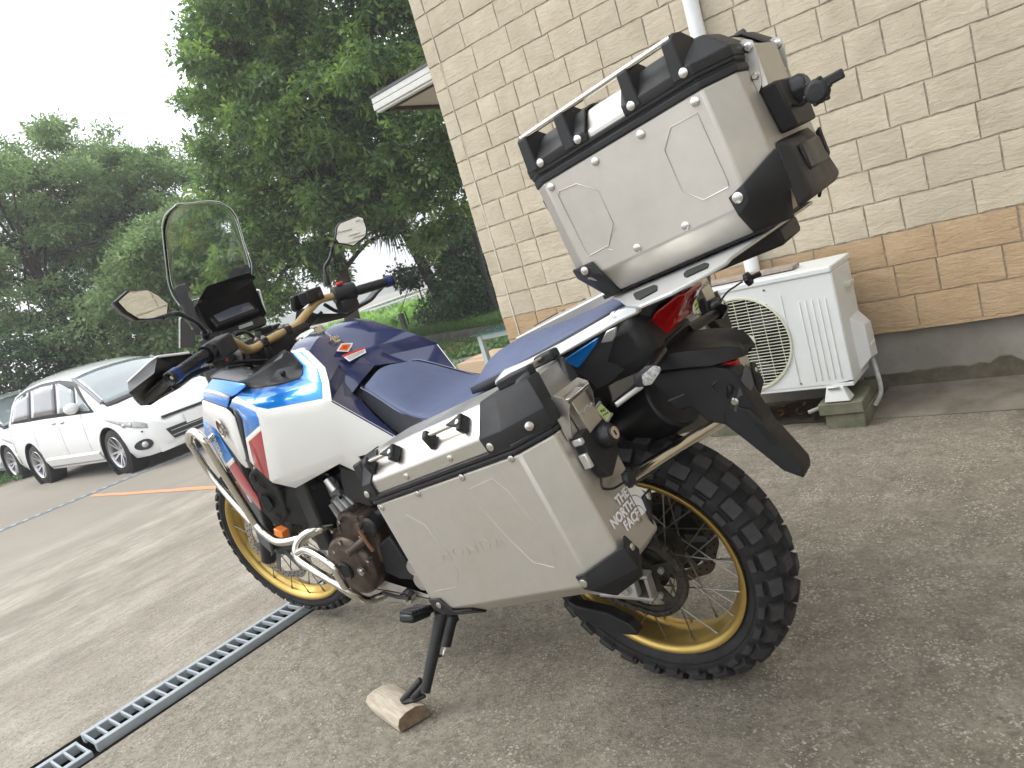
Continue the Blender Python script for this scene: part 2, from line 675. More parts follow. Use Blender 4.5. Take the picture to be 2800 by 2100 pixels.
mb.add(vs, [(2 * i, 2 * i + 2, 2 * i + 3, 2 * i + 1) for i in range(npt)])
tag(mb.build('painted_line', M_orangep, smooth=0), kind='structure')

# ------------------------------------------------------------------ the house with stone-look siding
YW = 3.60          # tile face
X_COR = -3.141
Z0 = 0.312         # lower edge of the siding
CRS = 0.1462       # course height
NC_OR = 3          # orange courses
house = empty('tiled_house', (X_COR, YW, 0))
tag(house, 'beige stone-tiled house wall with three orange-brown courses over a grey foundation', 'house')
HI = Matrix.Translation((-X_COR, -YW, 0))


def wall_mat(name, c1, c2, c3):
    m = bpy.data.materials.new(name)
    m.use_nodes = True
    N, L = m.node_tree.nodes, m.node_tree.links
    b = N['Principled BSDF']
    b.inputs['Roughness'].default_value = .82
    b.inputs['Specular IOR Level'].default_value = .3
    tc = N.new('ShaderNodeTexCoord')
    oi = N.new('ShaderNodeObjectInfo')
    va = N.new('ShaderNodeVectorMath')
    va.operation = 'SCALE'
    co = N.new('ShaderNodeCombineXYZ')
    for i in range(3):
        L.new(oi.outputs['Random'], co.inputs[i])
    va.inputs['Scale'].default_value = 37
    L.new(co.outputs[0], va.inputs[0])
    ad = N.new('ShaderNodeVectorMath')
    L.new(tc.outputs['Object'], ad.inputs[0])
    L.new(va.outputs[0], ad.inputs[1])
    n = N.new('ShaderNodeTexNoise')
    n.inputs['Scale'].default_value = 7
    n.inputs['Detail'].default_value = 7
    n.inputs['Roughness'].default_value = .6
    L.new(ad.outputs[0], n.inputs['Vector'])
    rp = N.new('ShaderNodeValToRGB')
    rp.color_ramp.elements[0].position = .32
    rp.color_ramp.elements[0].color = (*c1, 1)
    rp.color_ramp.elements[1].position = .68
    rp.color_ramp.elements[1].color = (*c2, 1)
    L.new(n.outputs[0], rp.inputs[0])
    hs = N.new('ShaderNodeHueSaturation')
    mr = N.new('ShaderNodeMapRange')
    mr.inputs[3].default_value = .94
    mr.inputs[4].default_value = 1.05
    L.new(oi.outputs['Random'], mr.inputs[0])
    L.new(mr.outputs[0], hs.inputs['Value'])
    L.new(rp.outputs[0], hs.inputs['Color'])
    mg = N.new('ShaderNodeTexNoise')
    mg.inputs['Scale'].default_value = 60
    mg.inputs['Detail'].default_value = 5
    L.new(ad.outputs[0], mg.inputs['Vector'])
    mx = N.new('ShaderNodeMixRGB')
    m2 = N.new('ShaderNodeMapRange')
    m2.inputs[1].default_value = .56
    m2.inputs[2].default_value = .75
    m2.inputs[4].default_value = .5
    L.new(mg.outputs[0], m2.inputs[0])
    L.new(m2.outputs[0], mx.inputs[0])
    L.new(hs.outputs[0], mx.inputs[1])
    mx.inputs[2].default_value = (*c3, 1)
    L.new(mx.outputs[0], b.inputs['Base Color'])
    # cleft-stone relief: slanting ridges plus grain
    mp = N.new('ShaderNodeMapping')
    mp.inputs['Rotation'].default_value = (0, R_(28), 0)
    mp.inputs['Scale'].default_value = (1, 1, 3.2)
    L.new(ad.outputs[0], mp.inputs[0])
    n2 = N.new('ShaderNodeTexNoise')
    n2.inputs['Scale'].default_value = 13
    n2.inputs['Detail'].default_value = 8
    n2.inputs['Roughness'].default_value = .62
    n2.inputs['Distortion'].default_value = .6
    L.new(mp.outputs[0], n2.inputs['Vector'])
    bp = N.new('ShaderNodeBump')
    bp.inputs['Strength'].default_value = .55
    bp.inputs['Distance'].default_value = .012
    L.new(n2.outputs[0], bp.inputs['Height'])
    n3 = N.new('ShaderNodeTexNoise')
    n3.inputs['Scale'].default_value = 160
    n3.inputs['Detail'].default_value = 3
    L.new(ad.outputs[0], n3.inputs['Vector'])
    b3 = N.new('ShaderNodeBump')
    b3.inputs['Strength'].default_value = .4
    b3.inputs['Distance'].default_value = .003
    L.new(n3.outputs[0], b3.inputs['Height'])
    L.new(bp.outputs[0], b3.inputs['Normal'])
    L.new(b3.outputs[0], b.inputs['Normal'])
    return m


M_tile = wall_mat('beige_cleft_stone_tile', (0.46, 0.40, 0.30), (0.55, 0.492, 0.378), (0.38, 0.315, 0.22))
M_tileo = wall_mat('orange_brown_stone_tile', (0.40, 0.28, 0.165), (0.47, 0.345, 0.215), (0.31, 0.20, 0.11))
M_joint = mat('tile_joint_backing', (0.42, 0.36, 0.28), 0.9, var=0.25, vscale=30)
M_found = mat('stained_foundation_concrete', (0.27, 0.255, 0.22), 0.85, col2=(0.185, 0.17, 0.145), vscale=3.5, bump=0.5, bscale=45)
M_caulk = mat('white_sealant', (0.62, 0.58, 0.49), 0.6)


def tile_mesh(w, h, seed, m):
    """A cleft stone slab: front face a displaced grid with chipped lower edge, about 60 faces."""
    rnd = random.Random(seed)
    nx, nz = 7, 4
    mb = MB()
    vs = []
    for j in range(nz + 1):
        for i in range(nx + 1):
            x = w * i / nx
            z = h * j / nz
            e = (i in (0, nx)) or (j in (0, nz))
            yy = -noise.noise(Vector((x * 9 + seed * 3.1, z * 12, seed))) * .0035 - .0025 - (0.0 if e else .0020)
            if j == 0 and 0 < i < nx:
                z += rnd.uniform(0, .0045)
            if j == nz and 0 < i < nx:
                z -= rnd.uniform(0, .003)
            if i in (0, nx) and 0 < j < nz:
                x += rnd.uniform(0, .003) * (1 if i == 0 else -1)
            vs.append((x, yy, z))
    fs = []
    for j in range(nz):
        for i in range(nx):
            a = j * (nx + 1) + i
            fs.append((a, a + 1, a + nx + 2, a + nx + 1))
    mb.add(vs, fs)
    b = [i for i in range(nx + 1)] + [j * (nx + 1) + nx for j in range(1, nz + 1)] + [nz * (nx + 1) + i for i in range(nx - 1, -1, -1)] + [j * (nx + 1) for j in range(nz - 1, 0, -1)]
    o = len(mb.v)
    for k in b:
        x, y, z = mb.v[k]
        mb.v.append((x, .016, z))
    n = len(b)
    for k in range(n):
        mb.f.append((b[k], b[(k + 1) % n], o + (k + 1) % n, o + k))
        mb.m.append(0)
    return mb


G_ = .0050
widths = [.150, .180, .215, .270]
lib = {}
tiles = []
rnd = random.Random(11)
NCOR = 39  # upper courses are out of view, raised to darken the right side
for c in range(NCOR):
    z = Z0 + c * CRS
    orange = c < NC_OR
    x = X_COR
    first = True
    while x < 8.5:
        if first:
            w = [.105, .100, .110][c % 3]
        else:
            w = rnd.choice(widths)
        if orange and not first:
            w *= 1.12
        tiles.append((x, z, w, orange, c))
        x += w
        first = False
count = 0
stuff = {True: MB(), False: MB()}
shown = sorted(tiles, key=lambda t: (not (t[0] < -.1 + (t[1] - .3) * .05), t[1]))
keep = set(id(t) for t in shown[:300])
for t in tiles:
    x, z, w, orange, c = t
    wi = round(w, 4)
    v_ = rnd.randrange(3)
    key = (wi, orange, v_)
    h = CRS - G_
    mt = Matrix.Translation((x - X_COR + G_ / 2, rnd.uniform(-.0015, .0015), z + G_ / 2))
    if id(t) in keep:
        if key not in lib:
            lib[key] = tile_mesh(w - G_, h, len(lib) + 1, orange).build('tile', M_tileo if orange else M_tile, house, smooth=35, matrix=mt)
        else:
            inst(lib[key], parent=house, matrix=mt)
    else:
        tm = MB().box(((w - G_) / 2, .006, h / 2), (w - G_, .02, h))
        tm.xf(mt)
        stuff[orange].join(tm)
for o_, m_ in ((True, M_tileo), (False, M_tile)):
    s_ = stuff[o_].build('tile_field', m_, house, smooth=0)
    s_['kind'] = 'stuff'
# ragged lower edge of the lowest course (broken siding base)
rnd = random.Random(5)
lo = [Vector((x, 0, 0)) for x in np.arange(-3.14, 8.5, .06)]
pts = []
for p in lo:
    dz = -.012 - .012 * abs(noise.noise(Vector((p.x * 2.3, 0, 4)))) + .02 * max(0, noise.noise(Vector((p.x * 5, 2, 0))))
    pts.append((p.x - X_COR, -.002, Z0 + dz))
mb = MB()
n = len(pts)
mb.add([(x, y, Z0 + .004) for x, y, z in pts] + pts + [(x, .02, Z0 + .004) for x, y, z in pts] + [(x, .02, z) for x, y, z in pts],
       [(i, i + 1, n + i + 1, n + i) for i in range(n - 1)] + [(n + i, n + i + 1, 3 * n + i + 1, 3 * n + i) for i in range(n - 1)])
mb.build('siding_lip', M_tileo, house, smooth=0)
ztop = Z0 + NCOR * CRS
backing = MB().box(((8.5 - X_COR) / 2 + .001, .0435, (ztop + Z0) / 2), (8.5 - X_COR, .08, ztop - Z0)).build('wall_backing', M_joint, house, smooth=0)
MB().box(((8.5 - X_COR) / 2 + .03, .16, Z0 / 2 - .1), (8.5 - X_COR - .06, .25, Z0 + .2)).build('foundation', M_found, house, smooth=0)
MB().box((.06, 2.1, (ztop) / 2 + .1), (.08, 4.0, ztop - .22)).build('side_wall', M_tile, house, smooth=0)
MB().box(((8.5 - X_COR) / 2, 1.5, ztop + .06), (8.5 - X_COR + .5, 4.6, .12)).build('roof_soffit', M_found, house, smooth=0)  # unseen eave overhang, added to darken the right side
# white sealant seam beside the corner pieces
mb = MB()
for k in range(16):
    z = Z0 + k * CRS
    mb.box((.104 + .001 * math.sin(k * 2.1), -.0035, z + CRS / 2), (.007 if k < 9 else .003, .006, CRS))
mb.build('sealant_seam', M_caulk, house, smooth=0)
# dark moss band at the foot of the foundation
M_moss = mat('dark_moss_stain', (0.075, 0.066, 0.045), 0.95, col2=(0.12, 0.105, 0.075), vscale=22, bump=0.5, bscale=90)
pts = []
for i in range(160):
    x = 2.1 + i * .04
    h = .085 + .035 * noise.noise(Vector((x * 3.2, 0, 0))) + .03 * noise.noise(Vector((x * 14, 3, 0))) + .015 * noise.noise(Vector((x * 41, 3, 0))) + .03 * min(1, (x - 2.1))
    pts.append((x, max(.012, h)))
mb = MB()
n = len(pts)
mb.add([(x, .030, -.02) for x, h in pts] + [(x, .030, h) for x, h in pts] + [(x, .034, h + .004) for x, h in pts],
       [(i, i + 1, n + i + 1, n + i) for i in range(n - 1)] + [(n + i, n + i + 1, 2 * n + i + 1, 2 * n + i) for i in range(n - 1)])
mb.build('moss_stain', M_moss, house, smooth=0)

# downpipe
M_pipe = mat('white_pvc_pipe', (0.74, 0.76, 0.76), 0.4, var=0.04, vscale=8)
dp = empty('downpipe', (-1.425, 3.555, 0))
tag(dp, 'white plastic downpipe running down the tiled wall behind the top case', 'pipe')
MB().cyl((0, 0, .1), (0, 0, 3.4), .036, n=24).build('pipe', M_pipe, dp)
for z in (.9, 2.35):
    MB().lathe([(.037, -.012), (.041, -.012), (.041, .012), (.037, .012)], (0, 0, z), 'z', 24, closed=True).build('bracket', M_pipe, dp)

# mortar fillet along the foundation
mb = MB()
x0 = -.94
mb.loft([[(x, 3.268 + .01 * math.sin(x * 3), .0035), (x, 3.33, .012), (x, 3.635, .03), (x, 3.635, -.02), (x, 3.268, -.02)] for x in np.arange(x0, 8.4, .2)])
M_mort = mat('dirty_mortar', (0.185, 0.165, 0.135), 0.9, col2=(0.105, 0.09, 0.068), vscale=5, bump=0.8, bscale=50)
tag(mb.build('mortar_strip', M_mort, smooth=30), 'rough mortar strip along the foot of the grey foundation', 'kerb')
M_soil = mat('damp_soil', (0.040, 0.030, 0.022), 0.95, col2=(0.075, 0.058, 0.042), vscale=25, bump=1.0, bscale=40)
mb = MB()
n = 40
vs = []
for i in range(n + 1):
    for j in range(9):
        x = -3.12 + 2.15 * i / n
        y = 3.268 + .36 * j / 8 + (.02 * noise.noise(Vector((x * 9, 0, 0))) if j == 0 else 0)
        vs.append((x, y, .006 + (.012 * abs(noise.noise(Vector((x * 14, y * 14, 1)))) if 0 < j else 0) + zg(x)))
mb.add(vs, [(i * 9 + j, i * 9 + 9 + j, i * 9 + 10 + j, i * 9 + j + 1) for i in range(n) for j in range(8)])
tag(mb.build('soil', M_soil, smooth=30), kind='structure')


def leaf_litter(name, area, n, seed, size=(.03, .06), cols=None, zf=None, label=None):
    """Dry leaves scattered over an area (x0,x1,y0,y1)."""
    r = random.Random(seed)
    mb = MB()
    for k in range(n):
        x, y = r.uniform(area[0], area[1]), r.uniform(area[2], area[3])
        z = (zf(x, y) if zf else zg(x)) + .012
        s = r.uniform(*size)
        a = r.uniform(0, 6.28)
        M = Matrix.Translation((x, y, z)) @ Matrix.Rotation(a, 4, 'Z') @ Matrix.Rotation(r.uniform(-.5, .5), 4, 'X') @ Matrix.Rotation(r.uniform(-.4, .4), 4, 'Y')
        P = [(-s, 0, 0), (-.3 * s, .35 * s, .12 * s), (.5 * s, .3 * s, .15 * s), (s, 0, .1 * s), (.4 * s, -.32 * s, .12 * s), (-.4 * s, -.34 * s, .1 * s)]
        mb.add([M @ Vector(p) for p in P], [(0, 1, 2, 3), (0, 3, 4, 5)], r.randrange(len(cols)))
    o = mb.build(name, cols, smooth=0)
    tag(o, label, kind='stuff')
    return o


M_dry1 = mat('dry_brown_leaf', (0.14, 0.065, 0.035), 0.8)
M_dry2 = mat('dry_tan_leaf', (0.22, 0.12, 0.06), 0.8)
M_dry3 = mat('dark_wet_leaf', (0.05, 0.03, 0.02), 0.7)
leaf_litter('fallen_leaves', (-2.6, -1.0, 3.27, 3.55), 90, 2, (.015, .035), [M_dry1, M_dry2, M_dry3])
for k, (x, y) in enumerate(((-1.62, 3.20), (-1.56, 3.20), (-1.72, 3.215))):
    s = [.035, .028, .02][k]
    t = MB().ellip((0, 0, 0), (s, s * .6, s * .45), 8)
    rr_ = random.Random(k)
    t.v = [(a + rr_.uniform(-.004, .004), b + rr_.uniform(-.004, .004), c + rr_.uniform(-.003, .003)) for a, b, c in t.v]
    o = t.build('stone', M_found, smooth=0, matrix=Matrix.Translation((x, y, zg(x) + s * .35)))
    tag(o, ['largest of three loose stones at the edge of the slab under the air conditioner', 'middle stone of the three at the slab edge', 'smallest stone of the three at the slab edge'][k], 'stone', 'loose stones at the slab edge')

# ------------------------------------------------------------------ air-conditioner outdoor unit
M_ac = mat('aged_cream_white_enamel', (0.66, 0.68, 0.67), 0.38, var=0.05, vscale=4, rvar=0.06)
M_acy = mat('yellowed_cream_plastic', (0.58, 0.58, 0.46), 0.5, var=0.1, vscale=9)
M_hole = mat('dark_interior', (0.010, 0.013, 0.012), 0.8)
AX0, AX1, AY0, AY1, AZ0, AZ1 = -1.715, -.960, 3.19, 3.46, .198, .698
ac = empty('air_conditioner', ((AX0 + AX1) / 2, AY0, AZ0 - .05))
tag(ac, 'white air-conditioner outdoor unit with a round fan grille, beside the downpipe', 'air conditioner')
I = Matrix.Translation((-(AX0 + AX1) / 2, -AY0, -(AZ0 - .05)))
FX, FZ, FR = -1.405, .432, .217
# front panel with a round opening
n = 48
rim, sq = [], []
for k in range(n):
    a = 2 * math.pi * (k + .5) / n
    c, s = math.cos(a), math.sin(a)
    rim.append((FX + FR * c, AY0, FZ + FR * s))
    tx = ((AX1 if c > 0 else AX0) - FX) / c
    tz = ((AZ1 if s > 0 else AZ0) - FZ) / s
    t = min(abs(tx), abs(tz))
    sq.append((FX + t * c, AY0, FZ + t * s))
mb = MB()
mb.add(rim + sq + [(p[0], AY0 + .012, p[2]) for p in rim], [(k, (k + 1) % n, n + (k + 1) % n, n + k) for k in range(n)] + [(k, (k + 1) % n, 2 * n + (k + 1) % n, 2 * n + k) for k in range(n)])
for (cx_, cz_) in ((AX0, AZ0), (AX0, AZ1), (AX1, AZ0), (AX1, AZ1)):
    near = sorted(range(n), key=lambda k: (sq[k][0] - cx_) ** 2 + (sq[k][2] - cz_) ** 2)[:2]
    mb.add([sq[near[0]], sq[near[1]], (cx_, AY0, cz_)], [(0, 1, 2)])
mb.xf(I)
mb.build('front_panel', M_ac, ac, smooth=0)
mb = MB()
mb.box(((AX0 + AX1) / 2, (AY0 + AY1) / 2 + .02, AZ1 + .004), (AX1 - AX0 + .012, AY1 - AY0 + .05, .03)).xf(I)
mb.build('top_cover', M_ac, ac, bevel=.008, seg=3)
MB().box((AX1 - .001, (AY0 + AY1) / 2 + .002, (AZ0 + AZ1) / 2), (.012, AY1 - AY0 - .002, AZ1 - AZ0 - .02)).xf(I).build('side_panel', M_ac, ac, bevel=.003)
MB().box((AX0, (AY0 + AY1) / 2 + .002, (AZ0 + AZ1) / 2), (.012, AY1 - AY0 - .002, AZ1 - AZ0 - .02)).xf(I).build('side_panel', M_ac, ac, bevel=.003)
MB().box(((AX0 + AX1) / 2, (AY0 + AY1) / 2, AZ0 - .004), (AX1 - AX0, AY1 - AY0, .018)).xf(I).build('base_pan', M_ac, ac, bevel=.003)
MB().box(((AX0 + AX1) / 2, AY1, (AZ0 + AZ1) / 2), (AX1 - AX0 - .01, .01, AZ1 - AZ0)).xf(I).build('back_panel', M_hole, ac)
MB().lathe([(FR + .012, AY0 - .001), (FR + .010, AY0 - .006), (FR + .002, AY0 - .007), (FR - .004, AY0 + .01)], (FX, 0, FZ), 'y', 48).xf(I).build('grille_ring', M_acy, ac)
MB().lathe([(FR - .005, AY0 + .012), (FR - .01, AY0 + .09)], (FX, 0, FZ), 'y', 40).xf(I).build('fan_shroud', M_hole, ac)
MB().cyl((FX, AY0 + .14, FZ), (FX, AY0 + .145, FZ), FR, n=40).xf(I).build('heat_exchanger', M_hole, ac)
fan = MB().cyl((FX, AY0 + .045, FZ), (FX, AY0 + .10, FZ), .045, n=20).xf(I).build('fan', M_hole, ac)
for k in range(3):
    a = k * 2.094 + .5
    P = []
    for (r_, da, yy) in ((.045, -.25, .09), (.19, -.15, .095), (.20, .65, .05), (.045, .45, .05)):
        P.append((FX + r_ * math.cos(a + da), AY0 + yy, FZ + r_ * math.sin(a + da)))
    MB().prism(P, (0, .004, 0)).xf(I).build('fan_blade', M_grey, fan)
wire = None
nw = 30
for k in range(nw):
    z = FZ - FR + (k + .5) * 2 * FR / nw
    hw = math.sqrt(max(0, FR ** 2 - (z - FZ) ** 2))
    MB().tube([(FX - hw, AY0 - .001, z), (FX, AY0 - .006, z), (FX + hw, AY0 - .001, z)], .0021, 5).xf(I).build('grille_wire', M_acy, ac)
for k in range(7):
    x = FX + (k - 3) * .06
    hh = math.sqrt(max(0, FR ** 2 - (x - FX) ** 2))
    MB().tube([(x, AY0 + .003, FZ - hh), (x, AY0 + .000, FZ), (x, AY0 + .003, FZ + hh)], .002, 5).xf(I).build('grille_wire', M_acy, ac)
plate = []
for k in range(24):
    a = 2 * math.pi * k / 24
    plate.append((FX - .005 + (.052 if math.cos(a) > 0 else -.052) + .022 * math.cos(a), AY0 - .006, FZ + .017 + .026 * math.sin(a)))
badge = MB().prism(plate, (0, -.006, 0)).xf(I).build('maker_plate', M_acy, ac, bevel=.002)
text_mesh('maker_lettering', 'SANYO', .036, I @ basis((FX - .005, AY0 - .0125, FZ + .017), (1, 0, 0), (0, 0, 1)), M_ac, ac, .0012, .0008)
rib = None
for k in range(6):
    x = -1.140 + (k - 0) * .0275 if k else -1.185
    z0, z1 = (AZ0 + .025, AZ1 - .11) if k else (AZ0 + .02, AZ1 - .065)
    MB().box((x, AY0 - .001, (z0 + z1) / 2), (.006, .006, z1 - z0)).xf(I).build('pressed_rib', M_ac, ac, bevel=.0025)
for x, z in ((-1.25, AZ1 - .03), (-1.18, AZ0 + .02), (-1.255, .60), (-1.69, AZ1 - .03)):
    MB().cyl((x, AY0 - .004, z), (x, AY0 + .002, z), .005, n=10).xf(I).build('screw', M_rivet, ac)
mb = MB()
mb.box((AX1 + .012, 3.37, .60), (.03, .08, .022))
mb.xf(I).build('handle_lug', M_acy, ac, bevel=.004)
P = [(AX1 + .003, 3.30, .62), (AX1 + .003, 3.30, .22), (AX1 + .003, 3.455, .22), (AX1 + .003, 3.455, .62)]
mb = MB()
mb.loft([[(AX1 + .004, 3.30, .46), (AX1 + .004, 3.455, .46), (AX1 + .004, 3.455, .215), (AX1 + .004, 3.30, .215)],
         [(AX1 + .05, 3.335, .415), (AX1 + .05, 3.445, .40), (AX1 + .052, 3.445, .25), (AX1 + .052, 3.335, .265)]])
mb.box((AX1 + .0545, 3.39, .315), (.006, .07, .012))
mb.xf(I).build('valve_cover', M_ac, ac, bevel=.007, seg=3)
MB().box((AX0 + .33, 3.32, AZ1 + .032), (.50, .10, .016)).xf(I).build('weathered_board', mat('weathered_grey_board', (0.30, 0.25, 0.21), 0.8, var=0.2, vscale=30), ac, bevel=.002)
for i, x in enumerate((AX1 - .075, AX0 + .12)):
    mb = MB()
    mb.loft([[(x - .055, AY0 - .025, .125), (x + .055, AY0 - .025, .125), (x + .055, AY0 + .05, .125), (x - .055, AY0 + .05, .125)],
             [(x - .038, AY0 - .012, .19), (x + .03, AY0 - .012, .19), (x + .03, AY0 + .03, .19), (x - .038, AY0 + .03, .19)]])
    mb.xf(I).build('foot', M_ac, ac, bevel=.004)
    MB().box((x - .005, AY0 - .016, .187), (.05, .012, .012)).xf(I).build('foot_bolt', M_rivet, ac, bevel=.002)
M_block = mat('mossy_concrete_block', (0.17, 0.165, 0.115), 0.9, col2=(0.10, 0.105, 0.065), vscale=16, bump=0.7, bscale=60)
for i, x in enumerate((AX1 - .068, AX0 + .12)):
    e = empty('support_block', (x, AY0, 0))
    tag(e, ['mossy concrete block under the right foot of the air conditioner', 'dark mossy concrete block under the left foot of the air conditioner'][i], 'block', 'blocks under the air conditioner')
    MB().box((0, .13, .094), (.185, .32, .052), M=None).build('upper_slab', M_block, e, bevel=.004, matrix=Matrix.Rotation(R_(3), 4, 'Z'))
    MB().box((.008, .13, .030), (.165, .30, .072)).build('lower_block', M_block, e, bevel=.006)
M_hose = mat('grey_drain_hose', (0.36, 0.36, 0.33), 0.7, var=0.2, vscale=30)
tag(MB().tube([(-.985, 3.42, .26), (-.93, 3.40, .25), (-.905, 3.36, .18), (-.90, 3.34, .10), (-.93, 3.32, .045)], .010, 10, smooth=6).build('drain_hose', M_hose), 'grey drain hose curving down behind the mossy block', 'hose')
tag(MB().tube([(-1.18, 3.20, .075), (-1.10, 3.25, .092)], .009, 10).build('cut_pipe', M_hose), 'short cut grey pipe poking out beside the mossy block', 'pipe')

# ------------------------------------------------------------------ wooden chock under the side stand
M_wood = mat('weathered_split_wood', (0.50, 0.44, 0.35), 0.8, col2=(0.33, 0.28, 0.215), vscale=14, stretch=(1, 6, 6), bump=0.6, bscale=30)
M_wend = mat('sawn_wood_end', (0.20, 0.145, 0.09), 0.85, col2=(0.11, 0.075, 0.045), vscale=30, bump=0.5, bscale=90)
pa, pb = Vector((-1.812, 1.058, .0)), Vector((-1.597, 1.006, .0))
ax_ = (pb - pa)
Lw = ax_.length
ring = []
sect = [(-.046, .002), (-.048, .020), (-.038, .038), (-.014, .047), (.018, .048), (.040, .038), (.049, .018), (.046, .001)]
NS = 7
for i in range(NS):
    t = i / (NS - 1)
    row = []
    for (y, z) in sect:
        k = .80 + .25 * math.sin(min(1, t * 3.0 + .25) * math.pi / 2) if t < .3 else 1.05 - .12 * (t - .3)
        sl = (y / .048) * .008
        row.append((Lw * t + (sl if t in (0, 1) else 0), y * k, z * (.92 + .10 * t) * (1 if t > .1 else .8)))
    ring.append(row)
mb = MB()
mb.loft(ring, 0)
mb.m[-1] = 1
mb.m[-2] = 0
chock = mb.build('wood_chock', [M_wood, M_wend], smooth=35, bevel=.002, matrix=basis(pa, ax_, Vector((-ax_.y, ax_.x, 0))))
tag(chock, 'split grey-brown log piece lying flat under the motorcycle side stand', 'log')

# ------------------------------------------------------------------ yard beyond the house corner
ZF = -.42
e = empty('canopy', (-4.66, 4.6, 2.60))
tag(e, 'small white-guttered canopy roof jutting out past the corner of the tiled house', 'canopy')
M_gutter = mat('white_gutter_metal', (0.62, 0.63, 0.60), 0.45, var=0.05)
M_soffit = mat('cream_soffit_board', (0.50, 0.46, 0.40), 0.7)
M_brown = mat('dark_brown_gap', (0.045, 0.032, 0.025), 0.6)
MB().box((.95, -.03, .085), (1.95, .05, .05)).box((.95, -.045, .03), (1.95, .03, .05)).box((.95, -.02, -.005), (1.93, .05, .02)).build('gutter', M_gutter, e, bevel=.006)
MB().box((.95, .95, .03), (1.9, 1.85, .03)).build('soffit', M_soffit, e)
MB().box((.95, .05, .005), (1.88, .04, .035)).box((.03, .95, .005), (.04, 1.84, .035)).build('soffit_gap', M_brown, e)  # gap along the soffit: its darkness put into the colour of strips
MB().box((-.005, .93, .06), (.03, 1.88, .07)).build('bargeboard', M_gutter, e)
mb = MB().prism([(-.03, -.06, .11), (1.95, -.06, .11), (1.95, 1.9, .55), (-.03, 1.9, .55)], (0, 0, .02))
mb.build('roof_sheet', M_grey, e)
bt = empty('bare_tree', (-10.93, 12.3, 1.265))
tag(bt, 'thin bare dark trunk bending left at its top, just past the tiled house corner', 'tree')
bo_ = -Vector(bt.location)
MB().tube([Vector(p) + bo_ for p in ((-11.5, 12.3, 2.42), (-10.89, 12.3, 2.363), (-10.8, 12.3, 2.192), (-10.85, 12.3, 1.459), (-10.86, 12.3, 0.519), (-10.84, 12.3, -0.258))], .055, 8, smooth=4).build('trunk', M_dark, bt, smooth=60)

# glass-topped table and carton behind the seat
M_frame = mat('pale_grey_table_frame', (0.40, 0.45, 0.46), 0.45)
M_tglass = mat('greenish_table_glass', (0.35, 0.55, 0.50), 0.05, trans=0.85, ior=1.45)
YT = 4.5
p0, p1 = Vector((-4.244, 4.5, 0.568)), Vector((-3.936, 4.5, 0.577))
zt = p0.z
e = empty('table', (p0.x, YT, zg(p0.x)))
tag(e, 'low pale grey metal table with a glass top, at the corner of the tiled house', 'table')
hgt = zt - zg(p0.x)
for (x, y) in ((.02, 0), (.02, .55), (.85, 0), (.85, .55)):
    MB().box((x, y, hgt / 2 - .01), (.045, .045, hgt - .02)).build('leg', M_frame, e, bevel=.003)
MB().box((.435, 0, hgt - .035), (.78, .03, .04)).box((.435, .55, hgt - .035), (.78, .03, .04)).box((.02, .275, hgt - .035), (.03, .5, .04)).build('rail', M_frame, e, bevel=.003)
MB().box((.43, .275, hgt), (.95, .68, .010)).build('glass_top', M_tglass, e)
M_card = mat('brown_corrugated_cardboard', (0.46, 0.34, 0.235), 0.8, var=0.08, vscale=4, stretch=(1, 1, 18))
M_tape = mat('cut_cardboard_edge', (0.33, 0.235, 0.155), 0.85)
b0 = Vector((-5.095, 5, -0.033))
b1 = Vector((-5.108, 5, 0.252))
zb = zg(b0.x)
hb = b1.z - zb
ee = empty('cardboard_box', (b1.x, 5.0, zb))
tag(ee, 'plain brown cardboard carton lying beneath and behind the low glass table', 'box')
mb = MB()
mb.box((.45, .26, hb / 2), (.90, .52, hb))
mb.xf(Matrix.Rotation(R_(-4), 4, 'Z')).build('carton', M_card, ee, bevel=.004)
MB().box((.45, .262, hb + .003), (.91, .27, .004)).xf(Matrix.Rotation(R_(-4), 4, 'Z')).build('top_flap', M_card, ee)
MB().box((.45, -.001, hb * .56), (.90, .003, .003)).box((.45, -.001, hb * .2), (.90, .003, .003)).xf(Matrix.Rotation(R_(-4), 4, 'Z')).build('crease', M_tape, ee)

# old slab path, planting bed, low block wall, bank
M_slab = mat('mossy_old_slab', (0.17, 0.175, 0.145), 0.9, col2=(0.10, 0.105, 0.082), vscale=3, bump=0.5, bscale=40)
near = [Vector((-13.6, 10.35, 0)), Vector((-9.4, 8.14, 0)), Vector((-7.1, 6.93, 0)), Vector((-3.6, 5.6, 0))]
far_ = [Vector((-14.2, 11.2, 0)), Vector((-10.2, 9.05, 0)), Vector((-8.1, 8.05, 0)), Vector((-3.6, 6.8, 0))]
mb = MB()
rings = []
for a, b in zip(near, far_):
    za, zb2 = zg(a.x), zg(b.x)
    rings.append([(a.x, a.y, za - .02), (a.x, a.y, za + .12), (b.x, b.y, zb2 + .13), (b.x, b.y, zb2 - .02)])
mb.loft(rings)
tag(mb.build('old_path', M_slab, smooth=0), kind='structure')
W0, W1 = Vector((-17.5, 13.15, 0)), Vector((-5.5, 9.9, 0))
M_cblock = mat('mossy_grey_wall_block', (0.13, 0.125, 0.105), 0.92, col2=(0.075, 0.078, 0.058), vscale=8, bump=0.5, bscale=30, island=0.12)
wd = (W1 - W0).normalized()
nb = int((W1 - W0).length / .4)
lw = empty('block_wall', W0 + Vector((0, 0, ZF)), math.atan2(wd.y, wd.x))
tag(lw, 'low mossy concrete block wall holding back the planted bank', 'wall')
blk = None
for k in range(nb):
    mt = Matrix.Translation((.2 + k * .4, 0, .12 + .004 * math.sin(k * 3.3)))
    if blk is None:
        blk = MB().box((0, 0, 0), (.392, .12, .26)).build('block', M_cblock, lw, bevel=.006, matrix=mt)
    else:
        inst(blk, parent=lw, matrix=mt)
